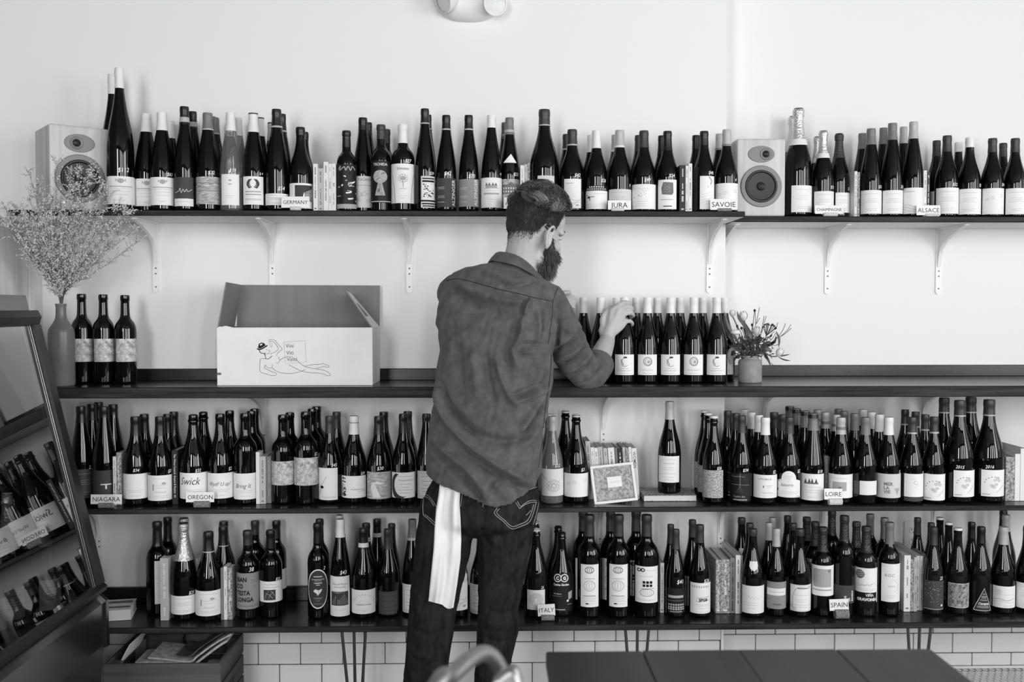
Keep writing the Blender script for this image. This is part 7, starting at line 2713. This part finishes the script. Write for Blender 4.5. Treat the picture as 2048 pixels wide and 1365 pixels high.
shirt = Blob()
NS = 44
rings_ = []
lv = [1.0, .93, .86, .78, .70, .62, .54]
vs_top = [r[0] for r in TORSO if r[0] <= 861]
for s_ in [0.0, .12, .26, .42, .60, .80]:
    base_ = ring(940, *lerp_rows(TORSO, 940)[1:], PHI, n=NS)
    row = []
    for k in range(NS):
        p = base_[k]
        dlt = p - CAM
        u = 1024 + F * dlt.dot(rt) / dlt.dot(fw)
        v = hem_v(u) + (861 - hem_v(u)) * s_
        rr_ = ring(v, *lerp_rows(TORSO, v)[1:], PHI, n=NS)
        row.append(rr_[k])
    rings_.append(row)
for r_ in TORSO[::-1]:
    if r_[0] <= 861:
        rings_.append(ring(*r_, PHI, n=NS))
shirt.loft(rings_)
shirt.limb([PX(1092, 606, -.505), PX(1124, 662, -.468), PX(1146, 712, -.437), PX(1170, 744, -.405)], (.066, .062, .062, .056), n=24)
E2 = ELBOW.lerp(WRIST, .26)
shirt.limb([PX(1168, 742, -.408), PX(1186, 745, -.385), E2], (.055, .0525, .0515), n=24)
shirt.limb([SHO_L + Vector((.01, 0, 0)), SHO_L.lerp(ELB_L, .5), ELB_L, ELB_L.lerp(LW, .3)], (.066, .060, .054, .050), n=20)
FOLDS = [
    ([(870, 768), (880, 800), (895, 832), (915, 857), (942, 882), (976, 906), (1010, 926), (1040, 944), (1062, 961)], 0.0333, 0.0110),
    ([(880, 765), (892, 798), (908, 828), (928, 850), (955, 872)], -0.0238, 0.0085),
    ([(930, 893), (962, 915), (1000, 938), (1035, 957), (1058, 970)], -0.0261, 0.0102),
    ([(856, 886), (885, 908), (915, 930), (938, 952), (955, 975), (966, 992)], -0.0261, 0.0102), ([(868, 880), (900, 902), (930, 922), (955, 945), (975, 972)], 0.0166, 0.0110),
    ([(1096, 785), (1082, 812), (1066, 840), (1048, 862), (1034, 872)], -0.0285, 0.0093), ([(1088, 776), (1068, 808), (1050, 838), (1036, 856)], 0.0190, 0.0093), ([(1094, 808), (1078, 842), (1058, 868), (1040, 884)], 0.0166, 0.0102),
    ([(1102, 762), (1080, 778), (1056, 790), (1030, 800)], 0.0190, 0.0076), ([(1096, 752), (1070, 768), (1045, 778), (1020, 786)], -0.0190, 0.0076),
    ([(888, 800), (922, 836), (958, 862), (1000, 872), (1032, 870)], -0.0238, 0.0145),
    ([(992, 715), (1006, 762), (1022, 794), (1036, 806)], 0.0190, 0.0093), ([(968, 700), (976, 760), (990, 800)], -0.0143, 0.0127),
    ([(1062, 597), (1052, 614), (1048, 632)], 0.0238, 0.0047), ([(1054, 597), (1044, 615), (1041, 634)], -0.0143, 0.0059),
    ([(1044, 632), (1042, 660), (1034, 684), (1024, 700), (1034, 728)], 0.0214, 0.0102), ([(1030, 640), (1024, 672), (1014, 700), (1020, 732)], -0.0190, 0.0127),
    ([(1094, 690), (1060, 687), (1034, 690)], -0.0214, 0.0076), ([(1094, 704), (1062, 702), (1040, 706)], 0.0143, 0.0085),
    ([(912, 566), (948, 584), (988, 598), (1030, 605), (1060, 604)], 0.0238, 0.0136), ([(905, 590), (945, 612), (985, 626), (1030, 630)], -0.0143, 0.0187),
    ([(945, 690), (952, 750), (958, 800)], 0.0119, 0.0170), ([(915, 680), (918, 740), (924, 790)], -0.0119, 0.0153), ([(1072, 620), (1076, 650), (1072, 680)], 0.0143, 0.0059), ([(1085, 615), (1087, 650), (1082, 684)], -0.0143, 0.0051),
    ([(962, 540), (1000, 556), (1030, 566), (1062, 560)], 0.0143, 0.0093), ([(1000, 575), (1035, 571), (1075, 560)], -0.0143, 0.0059),
    ([(1060, 700), (1075, 730), (1070, 770), (1050, 810)], 0.0143, 0.0119), ([(985, 960), (1005, 940), (1020, 915)], 0.0143, 0.0085), ([(1040, 985), (1035, 955), (1050, 930)], -0.0119, 0.0076),
    # sleeve
    ([(1106, 713), (1122, 702), (1144, 692), (1166, 668)], -0.0244, 0.0063), ([(1112, 728), (1130, 716), (1154, 704), (1174, 680)], 0.0187, 0.0067), ([(1122, 738), (1146, 728), (1168, 712), (1182, 690)], -0.0206, 0.0058),
    ([(1132, 748), (1156, 740), (1176, 724), (1190, 704)], 0.0150, 0.0063), ([(1144, 760), (1166, 752), (1186, 736), (1197, 716)], -0.0169, 0.0054), ([(1158, 768), (1178, 762), (1195, 748), (1206, 730)], 0.0112, 0.0054), ([(1170, 774), (1190, 768), (1204, 754), (1214, 738)], -0.0131, 0.0040),
    ([(1118, 600), (1122, 640), (1117, 680), (1112, 700)], -0.0131, 0.0081), ([(1132, 610), (1142, 640), (1140, 672)], 0.0112, 0.0089), ([(1108, 640), (1110, 670), (1108, 695)], 0.0112, 0.0054), ([(1150, 640), (1160, 652), (1166, 662)], 0.0112, 0.0063),
]
sh = shirt.build('shirt', [M_SHIRT], man, 0.0050, 3, 0.5, fold_fn(FOLDS, -.60))


def drape(mesh_ob, pts, r, name, m, parent, lift=0.0006, k=6, n=5):
    """a seam or stitch line laid on the cloth: each point is dropped on to the surface from the room side"""
    bm = bmesh.new()
    bm.from_mesh(mesh_ob.data)
    tree = BVHTree.FromBMesh(bm)
    bm.free()
    runs, cur = [], []
    for u, v in (smoothpath(pts, k) if len(pts) > 2 else [tuple(np.array(pts[0]) + (np.array(pts[1]) - np.array(pts[0])) * t) for t in np.linspace(0, 1, 8)]):
        d = ray(u, v).normalized()
        hit, nrm, idx, dist = tree.ray_cast(CAM - MO, d)
        if hit is None or dist > 3.6:
            if len(cur) > 1:
                runs.append(cur)
            cur = []
            continue
        cur.append(hit + nrm * lift)
    if len(cur) > 1:
        runs.append(cur)
    mb = MB()
    for c in runs:
        mb.tube(c, r, n)
    if mb.f:
        return mb.obj(name, [m], parent)


for pts in ([(892, 562), (911, 558), (932, 561), (958, 568), (983, 575), (1014, 583), (1045, 589.5), (1065, 595), (1104, 603)], [(1115, 577), (1106, 601), (1105, 620), (1103, 640), (1099, 668), (1096, 688)], [(1103, 706), (1101, 735), (1099, 762), (1094, 795), (1089, 830), (1086, 870), (1081, 905), (1077, 935)]):
    drape(sh, pts, 0.0011, 'seam', M_SHIRTD, sh, 0.0002)
for uv in ((1079, 540),):
    pass
# collar: a folded band round the neck
ctop = [(992, 507, -.512), (1003, 504.5, -.558), (1032, 511, -.590), (1057, 527, -.586), (1074, 546, -.552), (1082, 561, -.500), (1076, 574, -.455), (1046, 572, -.432), (1006, 540, -.445), (993, 515, -.475)]
cbot = [(979, 525, -.512), (989, 522, -.566), (1030, 531, -.606), (1060, 547, -.603), (1080, 562, -.560), (1089, 573, -.500), (1081, 588, -.440), (1046, 590, -.415), (1000, 560, -.430), (980, 533, -.470)]
mb = MB()
ct = [Vector(p) for p in smoothpath([tuple(PX(*p)) for p in ctop] + [tuple(PX(*ctop[0]))], 5)]
cb = [Vector(p) for p in smoothpath([tuple(PX(*p)) for p in cbot] + [tuple(PX(*cbot[0]))], 5)]
cn_ = PX(1040, 535, -.512)
n = len(ct)
vs, fs = [], []
for i in range(n):
    o = (ct[i] - cn_)
    o.z = 0
    o.normalize()
    vs += [ct[i] - o * .004, ct[i] + o * .001 + Vector((0, 0, .0015)), ct[i].lerp(cb[i], .5) + o * .006, cb[i] + o * .005, cb[i] + o * .001, ct[i].lerp(cb[i], .5) + o * .001, ct[i] - o * .007 - Vector((0, 0, .020))]
vs = [p - MO for p in vs]
for i in range(n - 1):
    for a, b in ((6, 0), (0, 1), (1, 2), (2, 3), (3, 4), (4, 5)):
        fs.append((i * 7 + a, i * 7 + b, (i + 1) * 7 + b, (i + 1) * 7 + a))
mb.add(vs, fs, 0, True).obj('collar', [M_SHIRT], sh, sharp=1.1, fix=True)
# rolled cuff
ax = (WRIST - ELBOW).normalized()
qm = ax.to_track_quat('Z', 'Y').to_matrix().to_4x4()
for c_, r0 in ((E2 - MO, .0545),):
    MB().lathe([(r0 * .90, -.036), (r0 * .99, -.034), (r0 * 1.03, -.012), (r0 * 1.04, .008), (r0 * 1.00, .016), (r0 * .92, .017), (r0 * .84, .010)], 30, mx=Matrix.Translation(c_) @ qm @ Matrix.Diagonal((1, .94, 1, 1))).obj('cuff', [M_SHIRT], sh, sharp=1.2)
axl = (LW - ELB_L).normalized()
MB().lathe([(.046, -.03), (.053, -.028), (.054, .01), (.050, .018), (.044, .012)], 24, mx=Matrix.Translation(ELB_L.lerp(LW, .36) - MO) @ axl.to_track_quat('Z', 'Y').to_matrix().to_4x4()).obj('cuff', [M_SHIRT], sh, sharp=1.2)

# --- jeans
jn = Blob()
jn.loft([ring(v, a, b, -.600, B_, PHI * .6, n=40) for v, a, b, B_ in ((1072, 900, 1010, .045), (1056, 860, 1052, .095), (1042, 840, 1072, .120), (1030, 839, 1075, .124), (1005, 844, 1079, .126), (980, 854, 1076, .110), (960, 866, 1070, .094))])
for rows in (LEGL, LEGR):
    rg = []
    for v, a, b in rows[::-1]:
        y = legy(v)
        rg.append(ring(v, a, b, y, (b - a) / 2 / px_per_m(y) * 1.04, 0, n=30, e=2.2))
    v, a, b = rows[0]
    for vv in (1015, 1000):
        rg.append(ring(vv, a + 2, b - 2, -.600, (b - a) / 2 / px_per_m(-.6), 0, n=30, e=2.2))
    jn.loft(rg)
JF = [([(1068, 1075), (1045, 1105), (1015, 1125)], -.006, .012), ([(1062, 1100), (1040, 1130), (1010, 1150)], .005, .012), ([(1045, 1140), (1020, 1170), (985, 1180)], -.005, .012), ([(960, 1050), (975, 1090), (1010, 1110)], -.005, .010),
      ([(1036, 1225), (1005, 1232), (970, 1222)], -.006, .008), ([(1038, 1250), (1005, 1258), (968, 1250)], .005, .009), ([(1028, 1285), (1000, 1290), (965, 1282)], -.005, .008), ([(822, 1180), (850, 1200), (890, 1205)], -.004, .01), ([(815, 1260), (850, 1272), (895, 1262)], -.005, .010), ([(812, 1300), (850, 1318), (895, 1310)], .004, .010),
      ([(935, 1055), (915, 1085), (885, 1100)], -.005, .012), ([(1000, 1040), (1040, 1066), (1066, 1060)], -.003, .008)]
je = jn.build('jeans', [M_JEANS], man, 0.0050, 9, 0.5, fold_fn(JF, -.70, 0.0010))
for i_, pts in enumerate(([(994, 1017), (989, 1028), (1006, 1043), (1023, 1058), (1042, 1053), (1058, 1045), (1066, 1028), (1072, 1006)], [(999, 1018), (993.5, 1027), (1009, 1041), (1024, 1053.5), (1040, 1049), (1054, 1042), (1062, 1027), (1067, 1010)],
            [(1031, 1005), (1039, 1018)], [(1039, 1018), (1046, 1012.5), (1054, 1008), (1063, 1005.5), (1073, 1005)], [(1034, 1002), (1041, 1013.5), (1048, 1008.5), (1056, 1003.5), (1064, 1001.5), (1073, 1001.5)],
            [(1061.5, 1021.5), (1052, 1031.5)], [(1047, 978), (1063, 973), (1078, 968)], [(1050, 983), (1064, 978), (1078, 973)], [(958, 998), (960, 1015)], [(965, 998), (966, 1015)], [(1003, 1000), (1005, 1015)], [(1011.5, 998), (1012, 1012)],
            [(850, 966), (848, 990), (846, 1015), (847, 1031)], [(848, 988), (859, 994), (870, 1010), (876, 1022)], [(849, 993), (859, 999), (868, 1013)], [(847, 1031), (858, 1040), (871, 1053)], [(850, 1030), (860, 1037), (872, 1048)], [(921, 985), (919, 1000), (917, 1014)], [(925, 986), (923, 1000), (921, 1014)],
            [(1078, 975), (1078, 1000), (1072, 1030), (1066, 1050)], [(853, 951), (866, 957), (880, 963)])):
    o_ = drape(je, pts, 0.00075, 'stitching', M_STITCH, je, 0.0006)
for (u, v0, v1) in ((961.5, 996, 1016), (1007.5, 996, 1014)):
    pts = []
    bm = bmesh.new()
    bm.from_mesh(je.data)
    tr = BVHTree.FromBMesh(bm)
    bm.free()
    for t in np.linspace(0, 1, 5):
        h_ = tr.ray_cast(CAM - MO, ray(u, v0 + (v1 - v0) * t).normalized())
        if h_[0] is not None:
            pts.append(h_[0] + Vector((0, -.0012, 0)))
    if len(pts) > 2:
        mb = MB()
        vs = []
        for p in pts:
            vs += [p + Vector((-.0055, 0, 0)), p + Vector((.0055, 0, 0)), p + Vector((.0055, .004, 0)), p + Vector((-.0055, .004, 0))]
        fs = []
        for i in range(len(pts) - 1):
            for a, b in ((0, 1), (1, 2), (2, 3), (3, 0)):
                fs.append((4 * i + a, 4 * i + b, 4 * i + 4 + b, 4 * i + 4 + a))
        mb.add(vs, fs).obj('belt_loop', [M_JEANS], je)
for rows in (LEGL, LEGR):
    v, a, b = rows[-1]
    c = PX((a + b) / 2, v, legy(v))
    sb = MB()
    vs, fs = [], []
    secs = [(-.055, .030, .062), (-.035, .040, .085), (.0, .042, .085), (.06, .046, .072), (.13, .050, .052), (.18, .042, .040), (.205, .018, .028)]
    for y, w, h in secs:
        for k in range(12):
            t = PI * k / 11
            vs.append(Vector((c.x + w * math.cos(t), c.y + y, .004 + h * math.sin(t) ** .7)) - MO)
    for i in range(len(secs) - 1):
        for k in range(11):
            fs.append((i * 12 + k, i * 12 + k + 1, (i + 1) * 12 + k + 1, (i + 1) * 12 + k))
        fs.append((i * 12 + 11, i * 12, (i + 1) * 12, (i + 1) * 12 + 11))
    fs += [tuple(range(12)), tuple(range((len(secs) - 1) * 12, len(secs) * 12))[::-1]]
    sb.add(vs, fs, 0, True).obj('shoe', [M_SHOE], man, fix=True)

# --- eyes
for sgn in (-1, 1):
    e_ = MB().ellipsoid(HP(.066, sgn * .030, -.004 + FD) - MO, (.0120,) * 3, n=14, m=10).obj('eye', [M_EYE], man)
    MB().ellipsoid(HP(.0752, sgn * .0305, -.0055 + FD) - MO, (.0042,) * 3, n=10, m=8).obj('iris', [M_HAIR], e_)
    bp_ = [HP(.098, sgn * .014, .017 + FD), HP(.096, sgn * .030, .025 + FD), HP(.080, sgn * .050, .018 + FD)]
    MB().tube([Vector(p) - MO for p in smoothpath([tuple(p) for p in bp_], 4)], [.002, .0035, .004, .004, .0042, .004, .0035, .003, .0015], 6).obj('eyebrow', [M_HAIR], man)
ls = [HP(.084, s, -.0045 + FD) - MO for s in (.040, .031, .022)]
MB().tube(ls, .0009, 5).obj('eyelash', [M_HAIR], man)

# --- hair: a close cap, short sides and a longer combed top
bmh = bmesh.new()
bmh.from_mesh(skin.data)
head_tree = BVHTree.FromBMesh(bmh)
bmh.free()
HCL = HC - MO
toL = lambda p: Vector(((p - HCL).dot(hf), (p - HCL).dot(hr), (p - HCL).dot(hu)))


def on_head(d):
    """point of the scalp in the direction d (forward, right, up) from the middle of the skull"""
    w = (hf * d[0] + hr * d[1] + hu * d[2]).normalized()
    h_ = head_tree.ray_cast(HCL + w * .20, -w)
    return h_[0], h_[1], w


def hairline(f, r, u):
    """above this the scalp carries hair: high at the front, sideburns at the ears, low at the nape"""
    return float(np.interp(f, [-.12, -.048, -.038, -.022, -.006, .010, .016, .022, .030, .036, .046, .060, .075, .095], [-.104, -.100, -.080, -.046, -.028, -.026, -.040, -.062, -.058, -.022, .012, .030, .040, .046]))


rh = random.Random(5)
cap = MB()
# cap: a shell over the scalp, thicker on top
NU, NV = 120, 64
vs, ok = [], []
for i in range(NV + 1):
    th = PI * 0.72 * i / NV
    for k in range(NU):
        a = 2 * PI * k / NU
        d = (math.sin(th) * math.cos(a), math.sin(th) * math.sin(a), math.cos(th))
        h_, nn_, w = on_head(d)
        if h_ is None:
            h_, nn_ = HCL + w * .09, w
        L = toL(h_)
        above = L.z - hairline(L.x, abs(L.y), L.z)
        top = max(0, min(1, (L.z - .030) / .05))
        wave = math.sin(26 * a + 70 * L.x) * .0014 + math.sin(150 * L.y + 60 * L.x) * .0016
        thick = .0022 + (.0040 + .003 * max(0, min(1, L.x / .07)) + wave * .5) * top * min(1, max(0, above) / .03)
        fade = float(np.interp(L.x, [-.03, -.012, .01], [.046, .022, .012]))
        if above < fade:
            thick = .0030 * (above - fade * .55) / fade
        vs.append(h_ + w * max(-.0016, thick))
        ok.append(above > fade * .15)
fs = []
for i in range(NV):
    for k in range(NU):
        q = (i * NU + k, (i + 1) * NU + k, (i + 1) * NU + (k + 1) % NU, i * NU + (k + 1) % NU)
        if sum(ok[j] for j in q) >= 3:
            fs.append(q)
hair = MB().add(vs, fs, 0, True).obj('hair', [M_HAIR], man, sharp=3, fix=True)
# short hairs of the sides and the nape
short = [MB(), MB()]
cnt = 0
while cnt < 17000:
    d = (rh.gauss(0, 1), rh.gauss(0, 1), rh.gauss(0, 1))
    h_, nn_, w = on_head(d)
    if h_ is None:
        continue
    L = toL(h_)
    ab = L.z - hairline(L.x, abs(L.y), L.z)
    if ab < -.008 or L.z > .058:
        continue
    if rh.random() > min(1, (ab + .008) / (.052 if L.x < .005 else .018)) ** 1.5:
        continue
    down = (Vector((0, 0, -1)) - nn_ * nn_.dot(Vector((0, 0, -1)))).normalized()
    back_ = (-hf - nn_ * nn_.dot(-hf))
    ln = .0030 + .008 * max(0, min(1, (ab - .01) / .05))
    t = (nn_ * .55 + down * .8 + back_ * .3 + Vector((rh.uniform(-1, 1), rh.uniform(-1, 1), rh.uniform(-1, 1))) * .25).normalized()
    b0 = h_ - nn_ * .0005
    short[0 if rh.random() < .78 else 1].tube([b0, b0 + t * ln * .55, b0 + (t + down * .25) * ln], [.00034, .00030, .00014], 3, cap=False)
    cnt += 1
for mb, m in zip(short, (M_HAIR, M_HAIR3)):
    o_ = mb.obj('short_hair', [m], hair)
    o_['kind'] = 'stuff'
# combed locks of the top
locks = [MB(), MB(), MB()]
for k in range(2600):
    a = rh.uniform(0, 2 * PI)
    th = math.sqrt(rh.random()) * 1.02
    d = Vector((math.sin(th) * math.cos(a) + .10, math.sin(th) * math.sin(a), math.cos(th)))
    h_, nn_, w = on_head(d)
    if h_ is None:
        continue
    L = toL(h_)
    if L.z < .012 or L.z - hairline(L.x, abs(L.y), L.z) < .016:
        continue
    clump = math.floor(L.y * 62 + .9 * math.sin(L.x * 50)) * 1.7 + math.floor(L.x * 26) * .9
    hgt = .0060 + .0080 * rh.random() + .012 * max(0, min(1, (L.x - .015) / .05))
    flow = Vector((-0.50, 0.62, -0.12)) if L.y > -.025 else Vector((-0.75, -0.35, -.1))
    flow = (flow + Vector((.10, .25 * math.sin(clump * 1.3), 0))).normalized()
    pts = []
    cur = Vector(d)
    nseg = 10
    for j in range(nseg):
        hh, n2, w2 = on_head(cur)
        if hh is None:
            break
        L2 = toL(hh)
        ab2 = L2.z - hairline(L2.x, abs(L2.y), L2.z)
        if L2.z < -.012 or ab2 < .006:
            break
        kz = min(1, (L2.z + .022) / .060) * min(1, (ab2 + .004) / .026)
        lift = (hgt * (0.65 + .35 * math.sin(PI * j / (nseg - 1))) + .0036 * math.sin(clump * 2.1 + j * .95)) * kz + .0016
        pts.append(hh + w2 * lift)
        sway = .075 * math.sin(clump + j * .85)
        cur = (cur.normalized() + flow * .095 + Vector((-flow.y, flow.x, 0)) * sway)
    if len(pts) < 4:
        continue
    r_ = rh.uniform(.0007, .0014)
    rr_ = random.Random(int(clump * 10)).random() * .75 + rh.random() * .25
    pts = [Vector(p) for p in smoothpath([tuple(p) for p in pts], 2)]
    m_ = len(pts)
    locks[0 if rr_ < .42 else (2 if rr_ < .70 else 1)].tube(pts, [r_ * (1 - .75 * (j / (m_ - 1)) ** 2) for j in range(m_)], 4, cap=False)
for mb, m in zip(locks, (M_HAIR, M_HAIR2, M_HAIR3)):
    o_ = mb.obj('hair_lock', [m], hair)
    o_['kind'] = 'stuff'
# beard: solid core and hairs
bc = Blob()
bc.ell(HP(.044, 0, -.110), (.050, .054, .044), HM4)
bc.ell(HP(.064, 0, -.142), (.034, .038, .034), HM4)
bc.ell(HP(.080, 0, -.124), (.026, .036, .034), HM4)
for sgn in (-1, 1):
    bc.limb([HP(.020, sgn * .067, -.062), HP(.026, sgn * .062, -.090), HP(.050, sgn * .046, -.115)], (.006, .014, .026), n=12)
    bc.limb([HP(.104, sgn * .004, -.084), HP(.098, sgn * .024, -.090), HP(.086, sgn * .034, -.108)], (.006, .008, .010), n=10)
for sgn in (-1, 1):
    bc.ell(HP(.066, sgn * .036, -.098), (.020, .017, .022), HM4)
beard = bc.build('beard', [M_HAIR], man, 0.0035, 3, 0.5)
bmb = bmesh.new()
bmb.from_mesh(beard.data)
bt_ = BVHTree.FromBMesh(bmb)
fcs = [(f.calc_center_median(), f.normal.copy()) for f in bmb.faces]
bmb.free()
bh = [MB(), MB()]
for k in range(4200):
    c_, n_ = fcs[rh.randrange(len(fcs))]
    L = toL(c_)
    ln = rh.uniform(.005, .016) + (.008 if L.z < -.13 else 0)
    t = (n_ * .45 + Vector((0, 0, -.75)) + hf * .25 + Vector((rh.uniform(-1, 1), rh.uniform(-1, 1), rh.uniform(-1, 1))) * .35).normalized()
    bh[0 if rh.random() < .8 else 1].tube([c_, c_ + t * ln * .5, c_ + (t + Vector((0, 0, -.2))) * ln], [.00055, .00045, .00018], 3, cap=False)
for mb, m in zip(bh, (M_HAIR, M_HAIR3)):
    o_ = mb.obj('beard_hair', [m], beard)
    o_['kind'] = 'stuff'

# --- towel hanging from the left back pocket
bm = bmesh.new()
bm.from_mesh(je.data)
tj = BVHTree.FromBMesh(bm)
bm.free()
TL = [(880, 962), (877, 990), (872, 1020), (869, 1060), (867, 1100), (862, 1150), (859, 1180), (857, 1203)]
TR = [(922, 962), (919.5, 990), (919, 1010), (921, 1040), (922.5, 1080), (921, 1120), (915, 1165), (907, 1216)]
nx, nr_ = 22, 40
vs, fs = [], []
for j in range(nr_ + 1):
    t = j / nr_
    lu, lv_ = np.interp(t * 7, range(8), [p[0] for p in TL]), np.interp(t * 7, range(8), [p[1] for p in TL])
    ru, rv = np.interp(t * 7, range(8), [p[0] for p in TR]), np.interp(t * 7, range(8), [p[1] for p in TR])
    row = []
    ys = []
    for i in range(nx + 1):
        s_ = i / nx
        u, v = lu + (ru - lu) * s_, lv_ + (rv - lv_) * s_
        if t > .93:
            v += 5.0 * math.sin(PI * max(0, (s_ - .55) / .45)) * (t - .93) / .07
        h_ = tj.ray_cast(CAM - MO, ray(u, v).normalized())
        y_ = (h_[0] + MO).y if h_[0] is not None else -.70
        ys.append(y_)
        row.append((u, v, s_))
    ymin = min(ys)
    for (u, v, s_), y_ in zip(row, ys):
        fold = .0085 * math.sin(s_ * 8.5 + .8 * math.sin(t * 4)) + .004 * math.sin(s_ * 19 + 2 * t)
        yy = min(y_, ymin + .022) - .011 - fold * min(1, t * 4 + .2) - .006 * t
        vs.append(PX(u, v, yy))
tw_o = vs[0].copy()
n1 = (nx + 1) * (nr_ + 1)
vs2 = vs + [p + Vector((0, .0045, 0)) for p in vs]
for j in range(nr_):
    for i in range(nx):
        a = j * (nx + 1) + i
        fs.append((a, a + nx + 1, a + nx + 2, a + 1))
        fs.append((n1 + a, n1 + a + 1, n1 + a + nx + 2, n1 + a + nx + 1))
    a, b = j * (nx + 1), j * (nx + 1) + nx
    fs.append((a, n1 + a, n1 + a + nx + 1, a + nx + 1))
    fs.append((b, b + nx + 1, n1 + b + nx + 1, n1 + b))
for i in range(nx):
    a = nr_ * (nx + 1) + i
    fs.append((a, n1 + a, n1 + a + 1, a + 1))
    fs.append((i, i + 1, n1 + i + 1, n1 + i))
tw = MB().add([p - tw_o for p in vs2], fs, 0, True).obj('towel', [M_TOWEL], None, tw_o, sharp=1.2, fix=True)
tag(tw, 'white cloth towel hanging from the back pocket of the man', 'towel')
